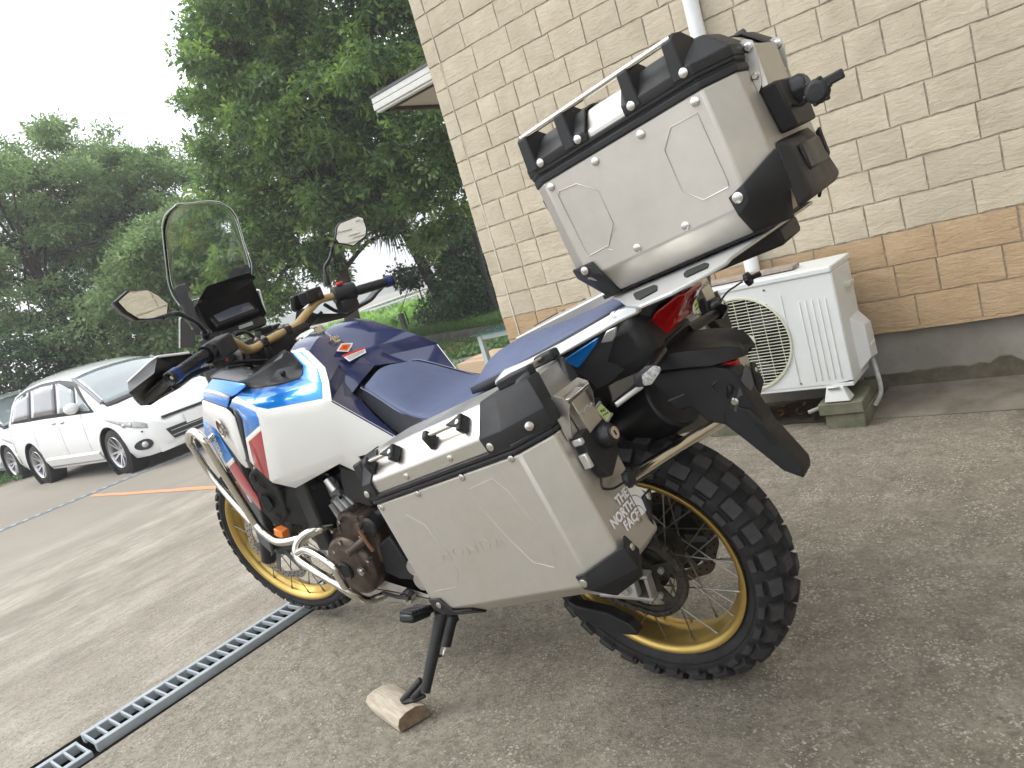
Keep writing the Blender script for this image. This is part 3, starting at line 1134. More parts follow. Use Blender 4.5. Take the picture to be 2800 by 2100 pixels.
nrm = Vector((-wd.y, wd.x, 0))
mb = MB()
mb.add([W0 + nrm * .05 + Vector((0, 0, ZF + .22)), W1 + nrm * .05 + Vector((0, 0, ZF + .22)), W1 + nrm * 9 + Vector((6, 0, ZF + .45)), W0 + nrm * 9 + Vector((-5, 0, ZF + .45)),
        W0 + nrm * .05 + Vector((0, 0, ZF - .1)), W1 + nrm * .05 + Vector((0, 0, ZF - .1))], [(0, 1, 2, 3), (4, 5, 1, 0)])
tag(mb.build('bank', M_soil, smooth=0), kind='structure')
mb = MB()
vs = []
nb2 = 60
A0, A1 = Vector((-14.2, 11.2, 0)), Vector((-3.6, 6.8, 0))
for i in range(nb2 + 1):
    a = A0.lerp(A1, i / nb2) + nrm * .0
    for j in range(8):
        p = a + (W0.lerp(W1, .26 + .74 * i / nb2) - a) * (j / 7)
        vs.append((p.x, p.y, zg(p.x) + .02 + (.05 * (noise.noise(p * 2.2) + .4) if 0 < j < 7 else 0)))
mb.add(vs, [(i * 8 + j, i * 8 + 8 + j, i * 8 + 9 + j, i * 8 + j + 1) for i in range(nb2) for j in range(7)])
tag(mb.build('planting_bed', M_soil, smooth=40), kind='structure')


# ------------------------------------------------------------------ foliage
def leaf_mat(name, c1, c2, c3, rough=.45, trans=.28, tip=None):
    m = bpy.data.materials.new(name)
    m.use_nodes = True
    N, L = m.node_tree.nodes, m.node_tree.links
    b = N['Principled BSDF']
    b.inputs['Roughness'].default_value = rough
    b.inputs['Specular IOR Level'].default_value = .4
    g = N.new('ShaderNodeNewGeometry')
    rp = N.new('ShaderNodeValToRGB')
    rp.color_ramp.elements[0].position = 0
    rp.color_ramp.elements[0].color = (*c1, 1)
    rp.color_ramp.elements[1].position = 1
    rp.color_ramp.elements[1].color = (*c3, 1)
    e_ = rp.color_ramp.elements.new(.6)
    e_.color = (*c2, 1)
    L.new(g.outputs['Random Per Island'], rp.inputs[0])
    if tip:
        # sprays of younger leaves
        tc = N.new('ShaderNodeTexCoord')
        n_ = N.new('ShaderNodeTexNoise')
        n_.inputs['Scale'].default_value = 1.7
        n_.inputs['Detail'].default_value = 3
        L.new(tc.outputs['Object'], n_.inputs['Vector'])
        mr = N.new('ShaderNodeMapRange')
        mr.inputs[1].default_value = .50
        mr.inputs[2].default_value = .66
        L.new(n_.outputs[0], mr.inputs[0])
        mt_ = N.new('ShaderNodeMixRGB')
        mt_.inputs[2].default_value = (*tip, 1)
        L.new(mr.outputs[0], mt_.inputs[0])
        L.new(rp.outputs[0], mt_.inputs[1])
        rp = mt_
    L.new(rp.outputs[0], b.inputs['Base Color'])
    t = N.new('ShaderNodeBsdfTranslucent')
    hs = N.new('ShaderNodeHueSaturation')
    hs.inputs['Value'].default_value = 1.5
    hs.inputs['Saturation'].default_value = 1.1
    L.new(rp.outputs[0], hs.inputs['Color'])
    L.new(hs.outputs[0], t.inputs[0])
    mx = N.new('ShaderNodeMixShader')
    mx.inputs[0].default_value = trans
    L.new(b.outputs[0], mx.inputs[1])
    L.new(t.outputs[0], mx.inputs[2])
    L.new(mx.outputs[0], N['Material Output'].inputs[0])
    return m


M_leafbig = leaf_mat('broad_evergreen_leaf', (0.062, 0.115, 0.042), (0.105, 0.18, 0.060), (0.17, 0.26, 0.085), .42, .38, tip=(0.27, 0.40, 0.10))
M_leafmid = leaf_mat('mid_green_leaf', (0.105, 0.170, 0.070), (0.155, 0.235, 0.095), (0.22, 0.30, 0.13), .55, .42, tip=(0.28, 0.37, 0.16))
M_leafdark = leaf_mat('dark_shrub_leaf', (0.014, 0.038, 0.013), (0.028, 0.065, 0.02), (0.07, 0.15, 0.035), .5, .15)
M_leafpale = leaf_mat('pale_broad_field_leaf', (0.12, 0.24, 0.05), (0.20, 0.36, 0.08), (0.34, 0.50, 0.14), .55, .35)
M_grassm = leaf_mat('grass_blade', (0.06, 0.13, 0.03), (0.10, 0.20, 0.045), (0.17, 0.27, 0.075), .6, .3)
M_weed = leaf_mat('weed_leaf', (0.05, 0.11, 0.03), (0.09, 0.17, 0.05), (0.16, 0.24, 0.08), .55, .3)
M_palmf = leaf_mat('palm_frond_leaf', (0.018, 0.045, 0.016), (0.035, 0.07, 0.025), (0.09, 0.10, 0.05), .55, .15)
M_bark = mat('dark_brown_bark', (0.060, 0.042, 0.030), 0.9, col2=(0.03, 0.022, 0.017), vscale=9, stretch=(1, 1, .25), bump=0.9, bscale=22)


def leaf_cloud(cl, n_per, size, spread, rng, droop=.35, aspect=.34, nrm_up=.55):
    """Leaves as 4-vertex folded kites around cluster centres. cl: (k,3)."""
    k = len(cl)
    n = k * n_per
    c = np.repeat(cl, n_per, axis=0)
    d = rng.normal(size=(n, 3))
    d /= np.linalg.norm(d, axis=1)[:, None]
    d[:, 2] = d[:, 2] * .6 - droop * .5
    d /= np.linalg.norm(d, axis=1)[:, None]
    base = c + d * (rng.random((n, 1)) ** .7) * spread
    t = d + rng.normal(size=(n, 3)) * .35
    t[:, 2] -= droop
    t /= np.linalg.norm(t, axis=1)[:, None]
    up_ = np.array([0, 0, 1.]) * nrm_up + rng.normal(size=(n, 3)) * .55
    s = np.cross(t, up_)
    s /= np.linalg.norm(s, axis=1)[:, None] + 1e-9
    nn = np.cross(s, t)
    L_ = size * (.7 + .6 * rng.random((n, 1)))
    a = base
    b = base + t * L_
    m1 = base + t * L_ * .45 + s * L_ * aspect * .5 + nn * L_ * .05
    m2 = base + t * L_ * .45 - s * L_ * aspect * .5 + nn * L_ * .05
    V = np.stack([a, m1, b, m2], axis=1).reshape(-1, 3)
    return V


def leaves_obj(name, V, m, parent=None, kind=None, loc=None):
    n = len(V) // 4
    if loc is not None:
        V = V - np.array(loc)
    me = bpy.data.meshes.new(name)
    me.vertices.add(len(V))
    me.vertices.foreach_set('co', V.astype(np.float32).ravel())
    me.loops.add(4 * n)
    me.loops.foreach_set('vertex_index', np.arange(4 * n, dtype=np.int32))
    me.polygons.add(n)
    me.polygons.foreach_set('loop_start', np.arange(0, 4 * n, 4, dtype=np.int32))
    me.polygons.foreach_set('loop_total', np.full(n, 4, dtype=np.int32))
    me.update(calc_edges=True)
    me.materials.append(m)
    o = bpy.data.objects.new(name, me)
    COL.objects.link(o)
    if parent:
        o.parent = parent
    if kind:
        o['kind'] = kind
    return o


def blob_clusters(blobs, dens, rng, shell=.55):
    """Cluster centres inside ellipsoids: (x,y,z,r[,rz])."""
    out = []
    for b in blobs:
        x, y, z, r = b[:4]
        rz_ = b[4] if len(b) > 4 else r * .8
        k = max(3, int(dens * r * r))
        d = rng.normal(size=(k, 3))
        d /= np.linalg.norm(d, axis=1)[:, None]
        rad = shell + (1 - shell) * rng.random((k, 1)) ** .8
        out.append(np.array([x, y, z]) + d * rad * np.array([r, r, rz_]))
    return np.concatenate(out)


def limb_tree(root, trunk_r, top, ends, rng, seed, parent, bend=.25):
    mb = MB()
    r0 = Vector(root)
    t0 = Vector(top)
    mid = r0.lerp(t0, .5) + Vector((rng.uniform(-bend, bend), rng.uniform(-bend, bend), 0))
    mb.tube([r0, r0.lerp(mid, .5), mid, mid.lerp(t0, .5), t0], (trunk_r, trunk_r * .35), 10, smooth=4)
    for k, e_ in enumerate(ends):
        s = r0.lerp(t0, rng.uniform(.45, .98))
        e_ = Vector(e_)
        m_ = s.lerp(e_, .5) + Vector((rng.uniform(-.3, .3), rng.uniform(-.3, .3), rng.uniform(-.1, .4)))
        mb.tube([s, m_, e_], (trunk_r * .32, .012), 6, smooth=4)
    return mb.build('trunk', M_bark, parent, smooth=60)


rng = np.random.default_rng(4)
# the big evergreen
pts = [(-12.54, 9, 6.999), (-13.32, 9, 6.765), (-11.86, 9, 5.981), (-11.17, 9.5, 6.312), (-10.5, 10, 5.595), (-9.501, 10.5, 5.536), (-9.654, 10, 4.485), (-13.14, 9, 5.769), (-11.76, 9, 4.928), (-11.01, 9.5, 4.511), (-9.278, 11, 4.263), (-13.47, 8.8, 4.797), (-13.13, 9, 4.081), (-11.59, 9.2, 3.82), (-10.71, 9.8, 3.636), (-9.997, 10.5, 3.357), (-9.97, 11, 2.653), (-10.56, 10.2, 2.624), (-14.09, 8.8, 3.921), (-13.23, 9, 3.047), (-12.06, 9.4, 2.84), (-11.52, 10, 2.536), (-14.22, 8.8, 2.849), (-13.54, 9.2, 2.14), (-12.69, 9.8, 2.234), (-15.15, 8.7, 3.575), (-14.72, 9.2, 1.712), (-15.48, 8.8, 2.462), (-10.06, 9.5, 6.593), (-11.16, 9, 7.042), (-9.317, 10.5, 6.348), (-10.62, 10.8, 1.957), (-15.43, 10.5, 5.9), (-13.38, 11, 6.381), (-13.43, 11.5, 3.739), (-15.28, 11, 4.33), (-12.13, 12, 4.546)]
rad = [.75, .6, 1.1, 1.1, 1.3, 1.4, 1.4, .75, 1.2, 1.3, 1.5, .85, 1.1, 1.2, 1.3, 1.3, 1.2, .95, .85, .95, .95, .85, .8, .62, .6, .75, .45, .6, 1.2, 1.2, 1.4, .45, 1.3, 1.6, 1.6, 1.5, 1.6]
blobs = [(p[0], p[1], p[2], r) for p, r in zip(pts, rad)]
tr = empty('evergreen_tree', (-12.6, 9.6, ZF))
tag(tr, 'tall dense evergreen tree with broad glossy leaves, between the white minivan and the tiled house', 'tree')
sub_ = []
for b in blobs:
    for _ in range(int(9 * b[3] ** 2) + 3):
        d = rng.normal(size=3)
        d /= np.linalg.norm(d)
        q = .45 + .5 * rng.random()
        sub_.append((b[0] + d[0] * b[3] * q, b[1] + d[1] * b[3] * q, b[2] + d[2] * b[3] * q, .26 + .26 * rng.random(), .18 + .2 * rng.random()))
cl = blob_clusters(sub_, 175, rng, .35)
V = leaf_cloud(cl, 12, .135, .14, rng, droop=.12, aspect=.40, nrm_up=.9)
I_ = -np.array([-12.6, 9.6, ZF])
leaves_obj('crown', V + I_, M_leafbig, tr, 'stuff')
rr = random.Random(3)
limb_tree((0, 0, 0), .2, (.5, .4, 4.8), [Vector(b[:3]) + Vector(I_.tolist()) for b in blobs[::1]], rr, 1, tr)

# trees behind the vans
specs = [
    # px, py (centre), x-plane, half-width m, half-height m, label
    ((-22, 7.515, 5.182), 2.9, 2.7, 'leftmost tree behind the vans, its crown cut by the left edge of the photo', .10),
    ((-23, 9.477, 6.076), 2.5, 2.6, 'tree with the highest crown behind the vans, above the nearer minivan roof', .10),
    ((-22, 10.91, 5.17), 2.3, 2.2, 'mid-green tree behind the windscreen of the motorcycle', .10),
    ((-18, 9.204, 3.181), 1.8, 1.6, 'rounder low tree between the windscreen and the big evergreen', .10),
]
for i, (p, hw, hh, label, ls) in enumerate(specs):
    r = np.random.default_rng(20 + i)
    root = Vector((p[0], p[1], ZF))
    t = empty('broadleaf_tree', root)
    tag(t, label, 'tree', 'trees behind the vans')
    bl = []
    for k in range(62):
        d = r.normal(size=3)
        d /= np.linalg.norm(d)
        q = .35 + .65 * r.random() ** .6
        bl.append((p[0] + d[0] * hw * q * .8, p[1] + d[1] * hw * q, p[2] + d[2] * hh * q, .40 + .42 * r.random(), .22 + .2 * r.random()))
    cl = blob_clusters(bl, 170, r, .3)
    V = leaf_cloud(cl, 10, .125, .17, r, droop=.05, aspect=.45, nrm_up=1.1)
    leaves_obj('crown', V - np.array(root), M_leafmid, t, 'stuff')
    rr = random.Random(i)
    limb_tree((0, 0, 0), .16, (0, 0, p[2] - ZF + .4), [Vector(b[:3]) - root for b in bl[::3]], rr, 1, t)

# undergrowth behind the vans
und = []
r = np.random.default_rng(9)
for k, (px_, d_) in enumerate(((0, 0),)):
    pass
bushes = [((-19.5, 5.604, 2.229), 1.5, 'dark bush at the left edge behind the white station wagon'), ((-20, 7.038, 2.165), 1.5, 'dark bush behind the rear of the white minivan'),
          ((-19, 7.87, 2.258), 1.3, 'leafy bush behind the roof of the white minivan'), ((-18, 8.442, 1.942), 1.4, 'leafy bush just left of the motorcycle handlebar, behind the minivan'),
          ((-17, 9.002, 1.907), 1.3, 'leafy bush behind the motorcycle dashboard')]
for k, (p, rad_, label) in enumerate(bushes):
    t = empty('bush', (p[0], p[1], ZF))
    tag(t, label, 'bush', 'bushes behind the vans')
    bl = [(p[0] + r.normal() * rad_ * .5, p[1] + r.normal() * rad_ * .5, p[2] - .2 + r.normal() * .55, .5 + .3 * r.random(), .4) for _ in range(16)]
    bl += [(p[0] + r.normal() * rad_ * .5, p[1] + r.normal() * rad_ * .5, ZF + .5 + .3 * r.random(), .6, .5) for _ in range(6)]
    cl = blob_clusters(bl, 110, r, .3)
    V = leaf_cloud(cl, 9, .13, .2, r, droop=.2, aspect=.5)
    leaves_obj('foliage', V - np.array([p[0], p[1], ZF]), M_leafmid if k > 1 else M_leafdark, t, 'stuff')
    MB().cyl((0, 0, 0), (0, 0, p[2] - ZF), .06, .02, 8).build('stem', M_bark, t)

# palm behind the corner of the house
PX, PY = -13.05, 13.05
t = empty('palm_tree', (PX, PY, ZF + .25))
tag(t, 'palm with a rough dark trunk and drooping fan fronds beside the house corner', 'palm tree')
mb = MB()
rings = []
lean = Vector((-.9, -.1, 4.2))
for i in range(46):
    q = i / 45
    c = lean * q
    rr_ = .145 * (1 + .12 * (i % 2)) * (1 - .1 * q)
    rings.append([(c.x + rr_ * math.cos(a * .6283 + i * .3), c.y + rr_ * math.sin(a * .6283 + i * .3), c.z) for a in range(10)])
mb.loft(rings)
mb.build('trunk', M_bark, t, smooth=0)
hub = lean
rf = random.Random(8)
for k in range(30):
    a = rf.uniform(0, 6.283)
    el = rf.uniform(-1.35, .7)
    d = Vector((math.cos(a) * math.cos(el), math.sin(a) * math.cos(el), math.sin(el)))
    p0 = hub + Vector((0, 0, rf.uniform(-.5, .15)))
    p1 = p0 + d * rf.uniform(.5, .95) + Vector((0, 0, -.12))
    mb = MB()
    mb.tube([p0, p0.lerp(p1, .5) + Vector((0, 0, .06)), p1], .012, 5)
    side = d.cross(Vector((0, 0, 1))).normalized()
    upv = side.cross(d)
    for j in range(22):
        b_ = -1.5 + 3.0 * j / 21
        dd = (d * math.cos(b_) + side * math.sin(b_)).normalized()
        ln = rf.uniform(.55, .8)
        tip = p1 + dd * ln + Vector((0, 0, -ln * .55))
        m_ = p1 + dd * ln * .5 + Vector((0, 0, -ln * .08))
        w_ = upv.cross(dd).normalized() * .016
        mb.add([p1, m_ + w_, tip, m_ - w_], [(0, 1, 2, 3)])
    mb.build('frond', M_palmf, t, smooth=0)

# clipped bush, shrubs, grass on the bank
t = empty('clipped_bush', (-13.4, 13.1, ZF + .25))
tag(t, 'dark clipped bush on the bank in front of the palm trunk', 'bush')
bl = [(-13.4 + x, 13.0 + y, .38 + z, .42, .40) for x, y, z in ((0, 0, 0), (-.35, .1, -.05), (.35, 0, 0), (0, 0, -.25), (.7, 0, -.2), (-.45, 0, -.3), (.2, .1, .22))]
r = np.random.default_rng(12)
V = leaf_cloud(blob_clusters(bl, 420, r, .7), 9, .065, .07, r, droop=.1, aspect=.55)
leaves_obj('foliage', V - np.array([-13.4, 13.1, ZF + .25]), M_leafdark, t, 'stuff')
MB().cyl((0, 0, 0), (0, 0, .5), .05, .03, 8).build('stem', M_bark, t)
shr = [((-11.9, 12.9, .95), .75, .75, 'broad-leaved shrub right of the palm trunk, against the house corner'), ((-11.3, 12.5, .25), .6, .5, 'low dark shrub at the foot of the wall beside the table'),
       ((-12.6, 13.8, 1.6), .7, .7, 'upper leafy shrub behind the palm trunk'), ((-14.1, 13.3, 1.25), .22, .22, 'small leafy sprig left of the palm trunk')]
for k, (p, a_, b_, label) in enumerate(shr):
    t = empty('shrub', (p[0], p[1], ZF + .25))
    tag(t, label, 'shrub', 'shrubs on the bank')
    bl = [(p[0] + r.normal() * a_ * .5, p[1] + r.normal() * .4, p[2] + r.normal() * b_ * .5, .32, .25) for _ in range(22 if a_ > .3 else 4)]
    V = leaf_cloud(blob_clusters(bl, 260, r, .3), 8, .13, .14, r, droop=.3, aspect=.5)
    leaves_obj('foliage', V - np.array([p[0], p[1], ZF + .25]), M_leafdark, t, 'stuff')
    MB().cyl((0, 0, 0), (0, 0, p[2] - ZF - .25), .03, .015, 6).build('stem', M_bark, t)


def grass(name, fn, n, h, m, seed, label=None, w=.012, group=None):
    r = np.random.default_rng(seed)
    P = np.array([fn(r) for _ in range(n)])
    a = r.random(n) * 6.283
    hh = h * (.4 + .9 * r.random((n, 1)))
    s = np.stack([np.cos(a), np.sin(a), 0 * a], 1) * w
    ln = np.stack([r.normal(size=n) * .35, r.normal(size=n) * .35, np.ones(n)], 1)
    ln2 = ln + np.stack([r.normal(size=n) * .5, r.normal(size=n) * .5, -.3 + 0 * a], 1)
    V = np.stack([P - s * .6, P + ln * hh * .55 - s * .3, P + ln2 * hh, P + ln * hh * .55 + s], 1).reshape(-1, 3)
    o = leaves_obj(name, V, m)
    tag(o, label, kind='stuff')
    return o


def on_bank(r):
    q = r.random()
    p = W0 + (W1 - W0) * q + nrm * (.05 + r.random() ** 1.5 * 2.2)
    return (p.x, p.y, ZF + .22)


grass('bank_grass', on_bank, 16000, .30, M_grassm, 31, w=.012)


def on_bed(r):
    i = r.random() ** 1.1
    a = A0.lerp(A1, i * .62)
    p = a + (W0.lerp(W1, .26 + .74 * i * .62) - a) * (r.random() * .95)
    if r.random() < .55 and i > .42:
        return on_bed(r)
    return (p.x, p.y, zg(p.x) + .02)


grass('bed_grass', on_bed, 5000, .15, M_grassm, 32, w=.011)
leaf_litter('bed_litter', (-12.2, -6.5, 8.3, 11.2), 1800, 6, (.035, .075), [M_dry1, M_dry2, M_dry3], zf=lambda x, y: zg(x) + .06)
leaf_litter('path_litter', (-10, -6.2, 6.4, 7.8), 500, 7, (.03, .06), [M_dry1, M_dry2, M_dry3])


def weeds(name, pts_, n, seed, size, label):
    r = np.random.default_rng(seed)
    c = []
    for k in range(n):
        a = pts_[r.integers(len(pts_))]
        c.append((a[0] + r.normal() * .45, a[1] + r.normal() * .16, zg(a[0]) + .04 + .05 * r.random()))
    V = leaf_cloud(np.array(c), 9, size, .10, r, droop=-.1, aspect=.6, nrm_up=1.2)
    o = leaves_obj(name, V, M_weed)
    tag(o, label, kind='stuff')


weeds('weeds', [(-8.9, 7.65), (-8.2, 7.3), (-7.6, 7.0), (-7.0, 6.7)], 300, 3, .075, None)
weeds('bed_weeds', [(-9.0, 8.9), (-8.4, 9.0), (-9.8, 9.2), (-7.8, 9.2), (-7.5, 8.6), (-8.7, 8.2)], 260, 4, .085, None)
weeds('verge_weeds', [(-18.5, 4.1), (-19.5, 4.2), (-20.5, 4.3), (-21.5, 4.5)], 330, 5, .07, None)

# field of broad pale leaves, railings, wires, hill
def on_field(r):
    x = -30 + 16 * r.random()
    y = 15 + 9 * r.random()
    return (x, y, ZF + .20 + .22 * r.random() + .012 * (y - 15))


r = np.random.default_rng(40)
P = np.array([on_field(r) for _ in range(5200)])
V = leaf_cloud(P, 3, .36, .18, r, droop=-.05, aspect=.95, nrm_up=2.0)
tag(leaves_obj('field_crop', V, M_leafpale), kind='stuff')
M_rail = mat('galvanised_pipe', (0.55, 0.57, 0.58), 0.5)
e = empty('pipe_frame', (-24, 21, ZF))
tag(e, 'long white pipe frame of an uncovered greenhouse beyond the leafy field', 'greenhouse frame')
d_ = Vector((1, .18, 0)).normalized()
top0 = Vector((-28.84, 23, 0.524)) - Vector((-24, 21, ZF))
top1 = Vector((-21.43, 20, 0.779)) - Vector((-24, 21, ZF))
MB().tube([top0, top1], .045, 6).tube([top0 - Vector((0, 0, .16)), top1 - Vector((0, 0, .16))], .035, 6).build('top_rail', M_rail, e)
for k in range(15):
    q = top0.lerp(top1, (k + .5) / 15)
    MB().tube([Vector((q.x, q.y, 0)), q], .035, 6).build('post', M_rail, e)
for k in range(60):
    q = top0.lerp(top1, (k + .5) / 60)
    MB().tube([q, q + Vector((.05, 1.2, -.05))], .016, 4).build('purlin', M_rail, e)
M_wirem = mat('dark_cable', (0.02, 0.025, 0.03), 0.6)
for nm, a, b, rr_, lab in (('stay_wire', (-14.62, 12.5, 0.07), (-12.82, 12.5, 1.805), .010, 'thin stay wire slanting up from the bank, the longer of the two'),
                          ('stay_wire', (-14.92, 14, 1.05), (-14.13, 14, 1.686), .011, 'thin stay wire slanting up beside the palm trunk, the shorter of the two')):
    tag(MB().tube([a, b], rr_, 5).build(nm, M_wirem), lab, 'wire', 'stay wires')
tag(MB().tube([(-13.91, 12.4, 0.509), (-13.89, 12.4, 0.157)], .02, 6).build('stake', M_wirem), 'short dark stake leaning against the stay wire', 'stake')
tag(MB().box((0, 0, 0), (.12, .1, .42)).build('stone_post', M_slab, matrix=Matrix.Translation((-14.19, 12.5, 0.263))), 'small grey stone post on the bank by the stay wire', 'post')

M_hill = mat('wooded_hill', (0.05, 0.085, 0.045), 0.9, col2=(0.025, 0.05, 0.025), vscale=.25, bump=1.0, bscale=.5)
mb = MB()
vs = []
nx, nyy = 90, 26
for i in range(nx + 1):
    for j in range(nyy + 1):
        u_, v_ = i / nx, j / nyy
        ang = R_(100) + R_(70) * u_         # direction round the compass (from +x)
        rad_ = 260 + 260 * v_
        x, y = rad_ * math.cos(ang), rad_ * math.sin(ang)
        ridge = 4.5 + 6.5 * math.exp(-((u_ - .44) / .12) ** 2) + 2 * math.exp(-((u_ - .2) / .1) ** 2) + 2 * math.exp(-((u_ - .8) / .1) ** 2)
        h = ridge * math.sin(min(1, v_ * 1.6) * math.pi / 2) + 2 * noise.noise(Vector((x * .02, y * .02, 0))) * v_ + 1.3 * noise.noise(Vector((x * .11, y * .11, 0)))
        vs.append((x, y, ZF - 1 + max(0, h * min(1, v_ * 6))))
mb.add(vs, [(i * (nyy + 1) + j, (i + 1) * (nyy + 1) + j, (i + 1) * (nyy + 1) + j + 1, i * (nyy + 1) + j + 1) for i in range(nx) for j in range(nyy)])
tag(mb.build('hill', M_hill, smooth=60), kind='structure')

# pale lap-sided building behind the camera (seen only in the mirrors; placed near and raised to dim the right side)
M_lap = mat('pale_lap_siding', (0.62, 0.60, 0.55), 0.7)
e = empty('lap_sided_shed', (4.6, -.6, 0))
tag(e, 'pale shed with horizontal lap siding, reflected in the motorcycle mirrors', 'shed')
MB().box((.3, 0, 2.6), (.4, 8.0, 5.4)).build('wall', M_lap, e, smooth=0)
lb = None
for k in range(35):
    mt = Matrix.Translation((.06, 0, .1 + k * .15)) @ Matrix.Rotation(R_(7), 4, 'Y')
    if lb is None:
        lb = MB().box((0, 0, 0), (.018, 8.0, .155)).build('board', M_lap, e, smooth=0, matrix=mt)
    else:
        inst(lb, parent=e, matrix=mt)
for y in (-4.0, -1.4, 1.2, 3.98):
    MB().box((.03, y, 2.65), (.04, .10, 5.4)).build('trim_board', M_lap, e, smooth=0)
MB().box((.5, 0, 5.4), (2.2, 8.8, .1)).build('roof', M_grey, e, smooth=0)

# ------------------------------------------------------------------ the motorcycle (local x forward, y left, z up; z = 0 at the tyre contact)
BR = Matrix(((-0.99926072, 0.03520491, 0.01544785), (-0.0362428, -0.99667022, -0.07304058), (0.01282503, -0.07354645, 0.99720932))).to_4x4()
BIKE = Matrix.Translation((-0.97121, 1.43492, 0.0)) @ BR
bike = empty('motorcycle', matrix=BIKE)
tag(bike, 'white, blue and red adventure motorcycle with gold spoked wheels, leaning on its side stand', 'motorcycle')
STEER = Matrix(((0.9924177, -0.1228472, -0.0039471), (0.1228472, 0.9903631, 0.063950), (-0.0039471, -0.0639503, 0.9979453))).to_4x4()
AXF = Vector((1.575, 0, .3445))
AXR = Vector((0, 0, .33))


def panel(name, polys, mats, out=(0, 1, .3), th=.004, parent=bike, bevel=.0012, smooth=50, mis=None, mirror=True, sub=0):
    """Body panel from outer-surface polygons, thickened inward, with its twin on the other side."""
    res = []
    for sgn in ((1, -1) if mirror else (1,)):
        me = bpy.data.meshes.new(name)
        V, F, idx = [], [], {}
        for P in polys:
            f = []
            for p in P:
                p = (p[0], p[1] * sgn, p[2])
                k = tuple(round(c * 2500) for c in p)
                if k not in idx:
                    idx[k] = len(V)
                    V.append(p)
                f.append(idx[k])
            g = []
            for q in f:
                if not g or g[-1] != q:
                    g.append(q)
            F.append(g)
        me.from_pydata(V, [], F)
        o_ = Vector((out[0], out[1] * sgn, out[2]))
        bm = bmesh.new()
        bm.from_mesh(me)
        bm.normal_update()
        for f in bm.faces:
            if f.normal.dot(o_) < 0:
                f.normal_flip()
        bm.to_mesh(me)
        bm.free()
        for m in (mats if isinstance(mats, (list, tuple)) else [mats]):
            me.materials.append(m)
        if mis:
            me.polygons.foreach_set('material_index', mis)
        me.shade_smooth()
        me.set_sharp_from_angle(angle=R_(smooth))
        o = bpy.data.objects.new(name, me)
        COL.objects.link(o)
        o.parent = parent
        if sub:
            md = o.modifiers.new('sub', 'SUBSURF')
            md.levels = md.render_levels = sub
        md = o.modifiers.new('solid', 'SOLIDIFY')
        md.thickness = th
        md.offset = -1
        if bevel:
            md = o.modifiers.new('bevel', 'BEVEL')
            md.width = bevel
            md.segments = 2
            md.limit_method = 'ANGLE'
            md.angle_limit = R_(35)
        res.append(o)
    return res


# ---- wheels


